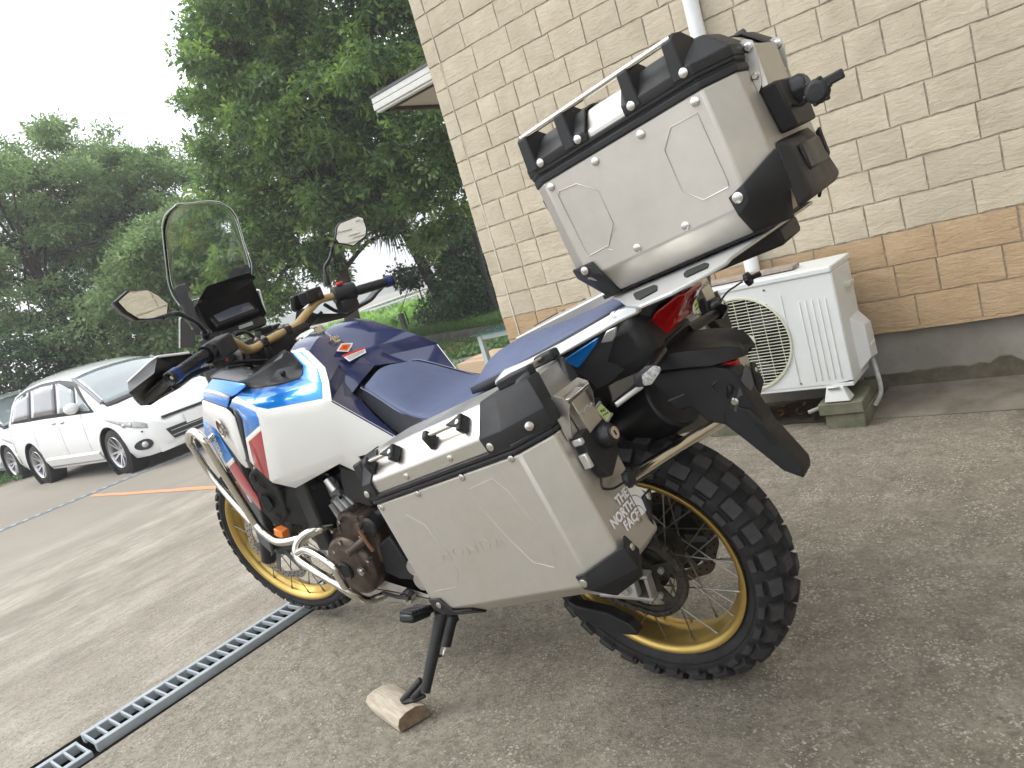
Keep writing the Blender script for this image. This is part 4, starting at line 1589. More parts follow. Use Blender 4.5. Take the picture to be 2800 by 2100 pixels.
def wheel(c, steer, R_out, tw, r_rim, rw, n_spoke, knob_rows, n_knob, name):
    """Spoked wheel: hub mesh with rim, tyre, tread blocks and spokes as children."""
    M = Matrix.Translation(c) @ steer
    hub = MB()
    hub.lathe([(.0, -.09), (.022, -.09), (.022, -.062), (.058, -.056), (.058, -.047), (.034, -.040), (.030, 0), (.034, .040), (.058, .047), (.058, .056), (.022, .062), (.022, .075), (0, .075)], axis='y', n=28)
    h = hub.build(name, M_darksteel if name == 'rear_wheel' else M_grey, bike, bevel=.001, matrix=M)
    q = rw
    prof = [(r_rim, q + .006), (r_rim + .001, q), (r_rim - .004, q - .003), (r_rim - .012, q - .006), (r_rim - .016, q - .016), (r_rim - .017, q * .5), (r_rim - .027, q * .32), (r_rim - .029, 0),
            (r_rim - .027, -q * .32), (r_rim - .017, -q * .5), (r_rim - .016, -q + .016), (r_rim - .012, -q + .006), (r_rim - .004, -q + .003), (r_rim + .001, -q), (r_rim, -q - .006),
            (r_rim - .004, -q - .006), (r_rim - .014, -q - .002), (r_rim - .021, -q + .012), (r_rim - .022, -q * .5), (r_rim - .033, -q * .3), (r_rim - .035, 0),
            (r_rim - .033, q * .3), (r_rim - .022, q * .5), (r_rim - .021, q - .012), (r_rim - .014, q + .002), (r_rim - .004, q + .006)]
    MB().lathe(prof, axis='y', n=96, closed=True).build('rim', M_gold, h, smooth=50)
    H_ = R_out - r_rim
    k = .010
    base = R_out - k
    prof = []
    for i in range(17):
        a = math.pi * i / 16
        y = -math.cos(a) * tw
        t = math.sin(a) ** .62
        prof.append((r_rim - .002 + (base - r_rim) * t, y if 0 < i < 16 else y * .62))
    prof = [(r_rim - .006, -rw + .002)] + [(r, y) for r, y in prof] + [(r_rim - .006, rw - .002)]
    prof = sorted(prof, key=lambda p: p[1]) if False else prof
    t_ = MB().lathe(prof, axis='y', n=96, closed=True).build('tyre', M_rubber, h, smooth=60)
    MB().lathe([(r_rim + H_ * .22, tw * .905), (r_rim + H_ * .24, tw * .955), (r_rim + H_ * .27, tw * .935)], axis='y', n=72).build('bead_line', M_rubber, h, smooth=60)
    # tread blocks
    protos = {}
    for (yc, wy, wl, tilt, off, zr, kk) in knob_rows:
        for j in range(n_knob):
            a = 2 * math.pi * (j + off) / n_knob
            key = (yc, wy)
            mt = Matrix.Rotation(a, 4, 'Y') @ Matrix.Translation((0, yc, zr)) @ Matrix.Rotation(tilt, 4, 'X')
            if key not in protos:
                mb = MB().box((0, 0, kk / 2 - .004), (wl, wy, kk + .008), taper=(.86, .86))
                mb.m = [0, 1, 0, 0, 0, 0]
                protos[key] = mb.build('tread_block', [M_rubber, M_rubberdust], h, bevel=.0016, seg=1, matrix=mt)
            else:
                inst(protos[key], parent=h, matrix=mt)
    sp = None
    for j in range(n_spoke):
        s = 1 if j % 2 else -1
        cr = 1 if (j // 2) % 2 else -1
        a = 2 * math.pi * (j + .5) / n_spoke
        a2 = a + cr * R_(62)
        p0 = Vector((.050 * math.cos(a2), s * .050, .050 * math.sin(a2)))
        p1 = Vector(((r_rim - .020) * math.cos(a), s * rw * .72, (r_rim - .020) * math.sin(a)))
        o = MB().cyl(p0, p1, .0019, n=6)
        o.cyl(p1.lerp(p0, .07), p1, .0033, n=6)
        o.build('spoke', M_spoke, h)
    return h


fw = wheel(AXF, STEER, .348, .046, .2815, .034, 36, [(0, .026, .034, 0, 0, .342, .008), (.023, .020, .032, R_(-32), .5, .335, .008), (-.023, .020, .032, R_(32), .5, .335, .008), (.040, .012, .026, R_(-62), .0, .319, .006), (-.040, .012, .026, R_(62), .0, .319, .006)], 44, 'front_wheel')
rwh = wheel(AXR, Matrix.Identity(4), .336, .078, .243, .055, 36, [(.021, .041, .044, R_(-8), 0, .324, .013), (-.021, .041, .044, R_(8), .5, .324, .013), (.057, .038, .048, R_(-42), .45, .304, .014), (-.057, .038, .048, R_(42), .05, .304, .014), (.077, .018, .036, R_(-74), .45, .281, .009), (-.077, .018, .036, R_(74), .05, .281, .009)], 29, 'rear_wheel')


def wave_disc(r0, r1, y, waves, holes, parent, mat_=M_disc, th=.004, rows=2):
    n = waves * 8
    out_, in_ = [], []
    for k in range(n):
        a = 2 * math.pi * k / n
        w = .004 * math.cos(waves * a)
        out_.append(((r1 + w) * math.cos(a), y, (r1 + w) * math.sin(a)))
        in_.append(((r0 + w * .6) * math.cos(a), y, (r0 + w * .6) * math.sin(a)))
    mb = MB()
    for yy in (0, th):
        mb.add([(p[0], p[1] + yy, p[2]) for p in out_ + in_], [(k, (k + 1) % n, n + (k + 1) % n, n + k) for k in range(n)])
    mb.add(out_ + [(p[0], p[1] + th, p[2]) for p in out_], [(k, (k + 1) % n, n + (k + 1) % n, n + k) for k in range(n)])
    mb.add(in_ + [(p[0], p[1] + th, p[2]) for p in in_], [(k, (k + 1) % n, n + (k + 1) % n, n + k) for k in range(n)])
    d = mb.build('brake_disc', mat_, parent, smooth=40)
    hm = MB()
    for k in range(holes):
        for q in range(rows):
            a = 2 * math.pi * (k + q * .5) / holes
            r = r0 + (r1 - r0) * (.3 + .4 * q)
            hm.cyl((r * math.cos(a), y - .0006, r * math.sin(a)), (r * math.cos(a), y + th + .0006, r * math.sin(a)), .0034, n=8)
    hm.build('drilled_holes', M_hole, parent)
    sp = MB()
    for k in range(6):
        a = 2 * math.pi * k / 6
        sp.prism([((.045) * math.cos(a + s * .25), y + .001, .045 * math.sin(a + s * .25)) for s in (-1, 1)] + [((r0 + .006) * math.cos(a + s * .07), y + .001, (r0 + .006) * math.sin(a + s * .07)) for s in (1, -1)], (0, th, 0))
    sp.build('disc_carrier', M_grey, parent)
    return d


wave_disc(.125, .155, .062, 10, 34, fw)
wave_disc(.125, .155, -.066, 10, 34, fw)
wave_disc(.098, .128, -.088, 8, 26, rwh, mat('dark_brake_disc', (0.12, 0.11, 0.10), 0.35, 1.0))
MB().lathe([(0, -.094), (.096, -.094), (.096, -.089), (0, -.089)], axis='y', n=40).build('sensor_ring', M_dark, rwh)

# ---- sprocket, chain, swingarm
sc_ = Vector((0, .078, .33))
mb = MB()
n = 42 * 4
ro, ri = [], []
for k in range(n):
    a = 2 * math.pi * k / n
    r = .104 + (.006 if k % 4 in (0, 1) else 0)
    ro.append((r * math.cos(a), 0, r * math.sin(a)))
    ri.append((.088 * math.cos(a), 0, .088 * math.sin(a)))
for yy in (0, .007):
    mb.add([(p[0], yy, p[2]) for p in ro + ri], [(k, (k + 1) % n, n + (k + 1) % n, n + k) for k in range(n)])
mb.add([p for p in ro] + [(p[0], .007, p[2]) for p in ro], [(k, (k + 1) % n, n + (k + 1) % n, n + k) for k in range(n)])
mb.add([p for p in ri] + [(p[0], .007, p[2]) for p in ri], [(k, (k + 1) % n, n + (k + 1) % n, n + k) for k in range(n)])
for k in range(5):
    a = 2 * math.pi * k / 5 + .3
    mb.prism([(.035 * math.cos(a - .5), 0, .035 * math.sin(a - .5)), (.09 * math.cos(a - .16), 0, .09 * math.sin(a - .16)), (.09 * math.cos(a + .16), 0, .09 * math.sin(a + .16)), (.035 * math.cos(a + .5), 0, .035 * math.sin(a + .5))], (0, .007, 0))
mb.lathe([(.0, -.02), (.045, -.02), (.045, .008), (.0, .008)], axis='y', n=24)
spr = mb.build('sprocket', M_darksteel, bike, matrix=Matrix.Translation(sc_))
for k in range(5):
    a = 2 * math.pi * k / 5 + .3
    MB().cyl((.062 * math.cos(a), .005, .062 * math.sin(a)), (.062 * math.cos(a), .016, .062 * math.sin(a)), .008, n=6).build('sprocket_nut', M_cyl, spr)
# chain round the sprocket and along both runs
cp = []
eng = Vector((.60, .082, .36))
for k in range(-22, 23):
    a = math.pi + math.pi * k / 44.0
    cp.append(Vector((.108 * math.cos(a), .082, .33 + .108 * math.sin(a))))
top_ = [Vector((.60, .082, .36 + .035))]
bot_ = [Vector((.60, .082, .36 - .035))]
path = []
pts = [Vector((.60, .082, .395))] + [Vector((p.x, p.y, 2 * .33 - p.z)) for p in cp] + [Vector((.60, .082, .325))]
L_ = 0
seg_ = []
for a, b in zip(pts[:-1], pts[1:]):
    seg_.append((L_, a, b))
    L_ += (b - a).length
ch = MB()
kx = 0
s_ = 0.0
while s_ < L_:
    for (l0, a, b) in seg_:
        ln = (b - a).length
        if l0 <= s_ < l0 + ln:
            p = a.lerp(b, (s_ - l0) / ln)
            d = (b - a).normalized()
            Mx = basis(p, d, (0, 1, 0))
            ch.box((0, 0, 0), (.0158, .016 if kx % 2 else .020, .013))
            ch.v[-8:] = [tuple(Mx @ Vector((v[0], v[1], v[2]))) for v in ch.v[-8:]]
            break
    s_ += .0159
    kx += 1
co = ch.build('drive_chain', M_darksteel, bike, bevel=.001, seg=1)
co['kind'] = 'stuff'
# swingarm: box-section arms, axle block, adjuster
M_swing = mat('light_grey_cast_swingarm', (0.42, 0.41, 0.385), 0.42, 0.7, var=0.1, vscale=14, rvar=0.05)
for s in (1, -1):
    mb = MB()
    rings = []
    for (x, zc, h, w) in ((.66, .40, .085, .030), (.45, .375, .080, .032), (.25, .335, .070, .032), (.10, .325, .062, .030)):
        y = .118 if x < .5 else .10
        rings.append([(x, s * (y - w / 2), zc - h / 2), (x, s * (y + w / 2), zc - h / 2), (x, s * (y + w / 2), zc + h / 2), (x, s * (y - w / 2), zc + h / 2)])
    mb.loft(rings)
    arm = mb.build('swingarm_beam', M_swing, bike, bevel=.006, seg=3)
    mb = MB()
    # fork-ended axle carrier
    mb.box((.03, s * .120, .358), (.15, .030, .010)).box((.03, s * .120, .298), (.15, .030, .010)).box((-.038, s * .120, .328), (.010, .028, .064))
    mb.build('axle_carrier', M_swing, arm, bevel=.003)
    MB().box((.018, s * .130, .328), (.055, .022, .046)).build('axle_block', M_alubright, arm, bevel=.002)
    MB().cyl((.018, s * .112, .328), (.018, s * .1445, .328), .017, n=24).cyl((.018, s * .1445, .328), (.018, s * .150, .328), .012, n=6).build('axle_nut', M_cyl, arm)
    MB().cyl((.04, s * .130, .328), (.10, s * .130, .328), .004, n=8).build('chain_adjuster', M_rivet, arm)
MB().box((.60, 0, .40), (.10, .20, .09)).build('swingarm_pivot', M_swing, bike, bevel=.01)
cg = MB().prism([(.34, .066, .432), (.05, .066, .452), (-.06, .066, .44), (-.06, .066, .425), (.05, .066, .435), (.34, .066, .405)], (0, .045, 0)).build('chain_guard', M_black2, bike, bevel=.004)
low = [(0.234, 0.11, 0.251), (0.212, 0.11, 0.238), (0.128, 0.1, 0.219), (0.073, 0.1, 0.193), (0.055, 0.1, 0.166), (0.06, 0.1, 0.159), (0.106, 0.1, 0.157), (0.178, 0.11, 0.181), (0.227, 0.11, 0.221)]
MB().prism(low, (0, -.035, 0)).build('lower_chain_guide', M_black, bike, bevel=.004)
# rear caliper bracket glimpsed through the wheel
MB().box((.10, -.10, .36), (.16, .05, .07)).build('rear_caliper', M_grey, bike, bevel=.008)
MB().box((.10, .02, .47), (.20, .13, .05)).build('swingarm_bridge', M_dark, bike, bevel=.01)
MB().cyl((.52, .0, .42), (.44, .0, .74), .036, n=20).build('shock_absorber', M_dark, bike)

# ---- engine, frame, exhaust
MB().box((.78, 0, .40), (.40, .24, .24)).box((.70, 0, .56), (.22, .20, .16)).build('crankcase', M_dark, bike, bevel=.02, seg=3)
yc = .205
C1 = Vector((0.954, 0.205, 0.369))
mb = MB()
rings = []
for (r, y, sx) in ((.104, -.07, 1), (.104, -.012, 1), (.097, -.002, 1), (.086, .004, 1), (.040, .008, 1), (.0005, .010, 1)):
    rings.append([(C1.x + r * 1.02 * math.cos(a * math.pi / 18), C1.y + y, C1.z + r * .98 * math.sin(a * math.pi / 18)) for a in range(36)])
mb.loft(rings)
gc = mb.build('clutch_cover', M_engine, bike, smooth=35, bevel=.002)
MB().lathe([(.0, .006), (.022, .006), (.026, .010), (.030, .006), (.030, .0)], c=Vector((0.964, 0.213, 0.363)), axis='y', n=24).build('timing_cap', M_black2, gc)
MB().lathe([(.0, .012), (.007, .012), (.007, .009), (.013, .009), (.013, 0)], c=Vector((0.876, 0.219, 0.373)), axis='y', n=20).build('oil_filler_bolt', M_rivet, gc)
C2 = Vector((0.921, 0.175, 0.48))
mb = MB()
rings = []
for (r, y) in ((.066, -.06), (.066, -.01), (.060, .0), (.050, .002), (.046, -.004), (.001, -.004)):
    rings.append([(C2.x + r * math.cos(a * math.pi / 16), C2.y + y, C2.z + r * math.sin(a * math.pi / 16)) for a in range(32)])
mb.loft(rings)
mb.build('upper_crank_cover', M_engine, bike, smooth=35, bevel=.0015)
cas = [(1.036, 0.17, 0.464), (0.957, 0.17, 0.507), (0.907, 0.165, 0.536), (0.84, 0.16, 0.531), (0.827, 0.16, 0.504), (0.821, 0.16, 0.441), (0.837, 0.17, 0.369), (0.89, 0.17, 0.325), (0.932, 0.18, 0.29), (1.014, 0.18, 0.283), (1.05, 0.18, 0.33), (1.057, 0.18, 0.395)]
MB().prism(cas, (0, -.10, 0)).build('engine_casing', M_engine, bike, bevel=.012, seg=3)
MB().tube([(0.9, 0.222, 0.436), (0.855, 0.222, 0.457), (0.83, 0.2, 0.471)], .013, 10).build('water_joint', M_engine, bike)
MB().tube([(0.834, 0.205, 0.504), (0.819, 0.205, 0.459), (0.815, 0.2, 0.432)], .006, 8).build('breather_pipe', mat('copper_brown_hose', (0.20, 0.10, 0.05), 0.5), bike)
for k, (x, y, r_) in enumerate([(920,690,.016), (1010,680,.014), (840,760,.012)]):
    pass
for c_, r_ in (((0.858, 0.185, 0.53), .017), ((0.831, 0.18, 0.531), .014), ((0.845, 0.195, 0.512), .015), ((0.808, 0.185, 0.504), .030)):
    MB().lathe([(0, .006), (r_ * .8, .006), (r_, .0), (r_, -.05)], c=Vector(c_), axis='y', n=18).build('casing_boss', M_engine if r_ < .02 else M_dark, bike)
for c_ in ((0.994, 0.212, 0.425), (0.945, 0.212, 0.459), (0.852, 0.2, 0.475), (0.898, 0.2, 0.313), (1.007, 0.21, 0.343), (0.85, 0.21, 0.401), (1.003, 0.185, 0.481), (0.945, 0.185, 0.516)):
    MB().cyl(Vector(c_) - Vector((0, .02, 0)), c_, .006, n=6).build('casing_bolt', M_rivet, bike)
# cylinder block leaning forward
cyb = [(1.053, 0.125, 0.556), (0.962, 0.125, 0.587), (0.919, 0.125, 0.534), (1.018, 0.125, 0.492), (1.048, 0.125, 0.489)]
MB().prism(cyb, (0, -.20, 0)).build('cylinder_block', M_cyl, bike, bevel=.006)
for k in range(4):
    pass
M_rib = M_cyl
for a, b in (((1.031, 0.131, 0.55), (1.014, 0.131, 0.499)), ((0.998, 0.133, 0.564), (0.968, 0.133, 0.517)), ((0.971, 0.131, 0.575), (0.939, 0.131, 0.525))):
    MB().tube([a, b], .009, 8).build('cylinder_rib', M_cyl, bike)
hd = [(1.082, 0.12, 0.595), (0.993, 0.12, 0.635), (0.977, 0.12, 0.616), (0.969, 0.12, 0.585), (1.061, 0.12, 0.553)]
MB().prism(hd, (0, -.18, 0)).build('cylinder_head', M_cyl, bike, bevel=.008)
MB().tube([(0.989, 0.135, 0.641), (0.972, 0.135, 0.602)], .015, 12).build('coolant_sensor', M_alubright, bike)
MB().tube([(0.971, 0.13, 0.652), (1.006, 0.13, 0.653), (1.067, 0.13, 0.613), (1.086, 0.13, 0.553)], .007, 8, smooth=5).build('wiring_loom', M_black2, bike)
MB().tube([(0.955, 0.137, 0.594), (0.939, 0.137, 0.624), (0.967, 0.12, 0.64)], .006, 8, smooth=4).tube([(0.948, 0.137, 0.631), (0.961, 0.137, 0.572)], .005, 8).build('wiring_loom', M_black2, bike)
MB().box(Vector((0.947, 0.142, 0.598)), (.018, .012, .022)).build('connector', M_grey, bike, bevel=.002)
# airbox side cover / rear frame panel between engine and pannier
ab = [(0.881, 0.15, 0.692), (0.792, 0.15, 0.658), (0.801, 0.15, 0.62), (0.803, 0.15, 0.552), (0.821, 0.15, 0.548), (0.905, 0.15, 0.576), (0.916, 0.15, 0.595), (0.898, 0.15, 0.66)]
MB().prism(ab, (0, -.08, 0)).build('side_cover', M_black, bike, bevel=.006)
fr1 = [(0.836, 0.165, 0.425), (0.769, 0.165, 0.461), (0.739, 0.165, 0.378), (0.725, 0.16, 0.309), (0.8, 0.16, 0.306), (0.851, 0.165, 0.331)]
MB().prism(fr1, (0, -.05, 0)).build('pivot_plate', M_black, bike, bevel=.006)
MB().tube([(0.857, 0.14, 0.51), (0.797, 0.14, 0.523), (0.699, 0.14, 0.547)], .018, 10).tube([(0.894, 0.13, 0.516), (0.855, 0.13, 0.405)], .02, 10).build('frame_tube', M_dark, bike)
MB().box((.66, 0, .66), (.60, .22, .18)).box((1.04, 0, .80), (.28, .26, .16)).build('frame_core', M_dark, bike, bevel=.02)
MB().box((1.07, 0, .58), (.07, .38, .34)).build('radiator', M_dark, bike, bevel=.01)
MB().box((.62, 0, .36), (.30, .16, .16)).build('lower_frame', M_dark, bike, bevel=.02)
# radiator shroud lower ducts
du = [(1.215, 0.235, 0.726), (1.181, 0.235, 0.734), (1.132, 0.235, 0.684), (1.127, 0.22, 0.65), (1.176, 0.2, 0.576), (1.179, 0.2, 0.55), (1.257, 0.2, 0.502), (1.274, 0.205, 0.512), (1.295, 0.215, 0.581), (1.252, 0.225, 0.642), (1.248, 0.235, 0.702)]
MB().prism(du, (0, -.03, 0)).build('radiator_duct', M_black, bike, bevel=.006)
for hp in ([(1.221, 0.239, 0.71), (1.203, 0.239, 0.709), (1.202, 0.239, 0.69), (1.213, 0.239, 0.686), (1.225, 0.239, 0.7)], [(1.197, 0.238, 0.685), (1.173, 0.236, 0.663), (1.183, 0.236, 0.658), (1.204, 0.238, 0.668)], [(1.234, 0.226, 0.636), (1.204, 0.224, 0.625), (1.207, 0.218, 0.589), (1.241, 0.218, 0.569), (1.256, 0.224, 0.609)], [(1.234, 0.206, 0.553), (1.216, 0.204, 0.539), (1.238, 0.204, 0.522), (1.256, 0.206, 0.533)]):
    MB().prism(hp, (0, -.004, 0)).build('duct_opening', M_hole, bike)
duc = [(1.18, 0.2, 0.653), (1.076, 0.2, 0.642), (1.027, 0.17, 0.634), (1.07, 0.15, 0.538), (1.15, 0.15, 0.472), (1.273, 0.2, 0.519)]
MB().prism(duc, (0, -.05, 0)).build('radiator_side', M_black, bike, bevel=.01)
MB().box(Vector((1.309, 0.17, 0.463)), (.045, .03, .030), M=Matrix.Rotation(R_(-20), 3, 'Y')).build('side_reflector', M_orange, bike, bevel=.003)
# skid plate and lower chrome hardware
sk = [(0.949, 0.13, 0.238), (0.788, 0.13, 0.239), (0.793, 0.13, 0.213), (0.859, 0.13, 0.194), (0.975, 0.13, 0.182)]
MB().prism(sk, (0, -.26, 0)).build('link_plate', M_swing, bike, bevel=.008)
MB().prism([(1.08, .16, .28), (1.16, .14, .42), (1.14, .14, .44), (1.04, .16, .26), (.60, .16, .235), (.60, .16, .25)], (0, -.32, 0)).build('skid_plate', M_alu_dull, bike, bevel=.006)
MB().lathe([(0, .012), (.010, .012), (.012, .004), (.022, .004), (.022, -.02)], c=Vector((0.765, 0.19, 0.265)), axis='y', n=20).build('pivot_bolt', M_rivet, bike)
MB().lathe([(0, .01), (.022, .01), (.028, 0), (.028, -.03)], c=Vector((0.7, 0.17, 0.363)), axis='y', n=24).lathe([(0, .01), (.026, .01), (.032, 0), (.032, -.03)], c=Vector((0.675, 0.18, 0.326)), axis='y', n=24).build('link_cap', M_swing, bike)
# crash guards
UG = [(1.254, 0.27, 0.554), (1.261, 0.29, 0.735), (1.263, 0.3, 0.827), (1.267, 0.305, 0.875), (1.309, 0.3, 0.901), (1.37, 0.285, 0.893), (1.427, 0.27, 0.865), (1.443, 0.262, 0.845)]
UG2 = [(1.454, 0.258, 0.844), (1.457, 0.24, 0.733), (1.393, 0.24, 0.625), (1.3, 0.255, 0.551)]
gtube = .0135
for s in (1, -1):
    f_ = (lambda L: [(p[0], p[1] * s, p[2]) for p in L])
    g = MB().tube(f_(UG), gtube, 16, smooth=8)
    g.tube(f_(UG2), .0115, 14, smooth=6)
    up_g = g.build('upper_crash_guard', M_chrome, bike, smooth=80)
    g2 = MB().tube(f_([(1.254, 0.27, 0.554), (1.226, 0.27, 0.523), (1.173, 0.265, 0.489), (1.093, 0.24, 0.49), (1.041, 0.2, 0.497), (1.036, 0.16, 0.482)]), gtube, 16, smooth=8)
    g2.build('upper_crash_guard', M_chrome, bike, smooth=80)
    g3 = MB().tube(f_([(1.036, 0.16, 0.482), (1.049, 0.21, 0.503), (1.083, 0.24, 0.493), (1.103, 0.26, 0.465), (1.094, 0.27, 0.433), (1.023, 0.28, 0.405), (0.934, 0.28, 0.363), (0.9, 0.27, 0.326), (0.887, 0.24, 0.279), (0.891, 0.2, 0.259), (0.889, 0.17, 0.252)]), gtube, 16, smooth=8)
    g3.build('lower_crash_guard', M_chrome, bike, smooth=80)
    g4 = MB().tube(f_([(1.097, 0.265, 0.452), (1.038, 0.268, 0.468), (0.975, 0.275, 0.454), (0.917, 0.28, 0.428), (0.909, 0.28, 0.392), (0.907, 0.275, 0.343)]), .012, 14, smooth=8)
    g4.build('lower_crash_guard', M_chrome, bike, smooth=80)
MB().tube([(1.36, .262, .84), (1.42, .12, .86), (1.42, -.12, .86), (1.36, -.262, .84)], .0115, 12, smooth=6).build('guard_cross_tube', M_chrome, bike, smooth=80)
# side stand, foot pegs
ss0, ss1 = Vector((0.575, 0.235, 0.267)), Vector((0.621, 0.352, 0.09))
st_ = MB().tube([ss0, ss0.lerp(ss1, .5), ss1], (.019, .014), 12)
sst = st_.build('side_stand', M_dark, bike, smooth=60)
ft = [(0.641, 0.335, 0.114), (0.689, 0.388, 0.074), (0.681, 0.394, 0.069), (0.66, 0.378, 0.062), (0.624, 0.352, 0.069), (0.628, 0.348, 0.074), (0.639, 0.345, 0.073)]
MB().tube([ft[0], ft[1]], .010, 8).tube([(0.617, 0.345, 0.111), (0.667, 0.375, 0.067)], .008, 8).prism(ft[1:], (.0, .004, .008)).build('stand_foot', M_dark, sst, bevel=.003)
MB().tube([(0.552, 0.225, 0.252), (0.57, 0.27, 0.187)], .017, 14).build('stand_spring', M_black2, sst)
MB().tube([(0.57, 0.27, 0.187), (0.572, 0.285, 0.168), (0.6, 0.285, 0.158)], .005, 6, smooth=4).build('spring_hook', M_rivet, sst)
MB().box(Vector((0.575, 0.225, 0.259)), (.07, .03, .06)).build('stand_bracket', M_dark, bike, bevel=.008)
pg0, pg1 = Vector((0.6, 0.345, 0.321)), Vector((0.613, 0.24, 0.279))
for s in (1, -1):
    a, b = Vector((pg0.x, pg0.y * s, pg0.z)), Vector((pg1.x, pg1.y * s, pg1.z))
    Mx = basis(a.lerp(b, .45), b - a, (1, 0, 0))
    pe = MB().box((0, 0, 0), ((b - a).length * .72, .052, .026)).xf(Mx).build('foot_peg', M_black2, bike, bevel=.009, seg=3)
    for k in range(6):
        MB().box((-.034 + k * .0135, 0, .015), (.007, .046, .008)).xf(Mx).build('peg_rib', M_black2, pe, bevel=.002)
    MB().tube([b, b.lerp(a, .22)], .013, 10).build('peg_mount', M_dark, bike)
MB().tube([(0.864, 0.19, 0.274), (0.791, 0.2, 0.274), (0.723, 0.21, 0.282)], .006, 8).build('gear_lever', M_dark, bike)

# ---- forks, mudguard, calipers (turned with the steering)
FM = Matrix.Translation(AXF) @ STEER
dr = Vector((-math.sin(R_(27.5)), 0, math.cos(R_(27.5))))
for s in (1, -1):
    a = Vector((.02, .106 * s, -.02))
    MB().cyl(a - dr * .02, a + dr * .30, .028, n=20).build('fork_slider', M_dark, bike, matrix=FM)
    MB().cyl(a + dr * .26, a + dr * .56, .0215, n=20).build('fork_tube', M_chrome, bike, matrix=FM)
    MB().cyl(a + dr * .50, a + dr * .77, .029, n=20).build('fork_upper', M_grey, bike, matrix=FM)
    MB().prism([a + Vector((-.03, s * .031, .08)), a + Vector((-.085, s * .031, .30)), a + Vector((-.075, s * .031, .44)), a + Vector((-.20, s * .031, .44)), a + Vector((-.13, s * .031, .22)), a + Vector((-.07, s * .031, .02))], (0, -.012 * s, 0)).build('fork_guard', M_grey, bike, bevel=.004, matrix=FM)
    ca = MB().box((-.115, .072 * s, .065), (.07, .05, .12), M=Matrix.Rotation(R_(-35), 3, 'Y')).build('front_caliper', M_dark, bike, bevel=.01, matrix=FM)
    for q in (.03, -.02):
        MB().cyl((-.115 + q, .09 * s, .065 + q), (-.115 + q, .102 * s, .065 + q), .008, n=10).build('caliper_bolt', M_rivet, ca)
    MB().cyl((0, .095 * s, 0), (0, .118 * s, 0), .02, n=20).build('front_axle_end', M_cyl, bike, matrix=FM)
mb = MB()
rings = []
for k in range(13):
    a = R_(78 + 66 * k / 12)
    r = .385
    w = .062 * (1 - .35 * abs(k - 6) / 6)
    rings.append([(r * math.cos(a), -w, r * math.sin(a) - .02), (1.05 * r * math.cos(a), -w * .5, 1.05 * r * math.sin(a) - .01), (1.06 * r * math.cos(a), w * .5, 1.06 * r * math.sin(a) - .01), (r * math.cos(a), w, r * math.sin(a) - .02), (.985 * r * math.cos(a), 0, .985 * r * math.sin(a))])
mb.loft(rings)
mb.build('front_mudguard', M_white, bike, smooth=60, matrix=FM)
MB().box((-.30, 0, .66), (.10, .25, .035), M=Matrix.Rotation(R_(27.5), 3, 'Y')).box((-.345, 0, .69), (.09, .25, .026)).build('fork_yoke', M_dark, bike, bevel=.01, matrix=FM)
MB().cyl(Vector((-.26, 0, .52)), Vector((-.345, 0, .69)), .035, n=20).build('steering_head', M_dark, bike, matrix=FM)
MB().box((1.26, 0, .90), (.22, .30, .22)).box((1.33, 0, 1.02), (.20, .28, .16)).build('headlight_unit', M_dark, bike, bevel=.03, seg=3)
for s in (1, -1):
    MB().ellip((1.45, s * .075, .97), (.035, .06, .035)).build('headlight', M_glassy, bike)

# ---- bodywork
T1, T2, T3, T4, T5, T6 = (1.063, 0.262, 0.982), (1.057, 0.235, 0.993), (1.004, 0.222, 0.985), (0.932, 0.205, 0.979), (0.843, 0.19, 0.982), (0.831, 0.18, 0.993)
T7, T8, T9, T10, T11 = (0.833, 0.168, 1.014), (0.884, 0.15, 1.053), (0.853, 0.142, 1.049), (0.774, 0.168, 0.999), (0.737, 0.2, 0.961)
B_, A0, A1, A_ = (0.716, 0.232, 0.928), (0.918, 0.272, 0.933), (0.952, 0.283, 0.949), (0.958, 0.286, 0.91)
Tm1, Tm2 = (0.926, 0.252, 0.962), (0.781, 0.215, 0.965)
W1, W2, W3, W4, W5, W6 = (0.896, 0.145, 1.059), (0.85, 0.135, 1.055), (0.827, 0.135, 1.045), (0.751, 0.16, 0.995), (0.718, 0.19, 0.962), (0.691, 0.225, 0.917)
N0, N1, N2, N3 = (0.925, 0.283, 0.901), (0.736, 0.243, 0.893), (0.983, 0.254, 0.722), (0.754, 0.21, 0.759)
R0, R1, R2, F2, F_, E_ = (0.973, 0.286, 0.876), (1.079, 0.276, 0.842), (1.12, 0.268, 0.758), (1.079, 0.264, 0.706), (1.079, 0.258, 0.694), (1.015, 0.232, 0.661)
H0, H1, H3 = (0.969, 0.286, 0.892), (1.094, 0.272, 0.853), (1.136, 0.266, 0.774)
D_, D3, L1, L2, L3, Dn = (0.569, 0.172, 0.78), (0.544, 0.17, 0.749), (0.751, 0.165, 0.655), (0.82, 0.19, 0.714), (0.715, 0.195, 0.736), (0.575, 0.155, 0.777)
panel('top_fairing', [[T1, T2, T3, Tm1, A1], [T3, T4, Tm2, Tm1], [Tm1, Tm2, B_, A0], [A1, Tm1, A0], [T4, T5, Tm2], [T5, T6, T11, Tm2], [Tm2, T11, B_], [T6, T7, T10, T11], [T7, T8, T9, T10]], M_blue, smooth=70)
panel('fairing_stripe', [[W1, W2, T9, T8], [W2, W3, T10, T9], [W3, W4, T10], [W4, W5, T11, T10], [W5, W6, B_, T11]], M_white, smooth=70)
panel('side_fairing', [[A1, A0, N0, A_], [A0, B_, N1, N0], [A_, N0, R0], [N0, N1, N2], [R0, N0, N2, F2], [F2, N2, F_], [F_, N2, E_], [N1, B_, W6, N3], [N1, N3, N2], [N3, W6, D_], [N3, D_, D3, L3], [N2, N3, L2, E_], [N3, L3, L1, L2]], M_white, smooth=55, bevel=.002)
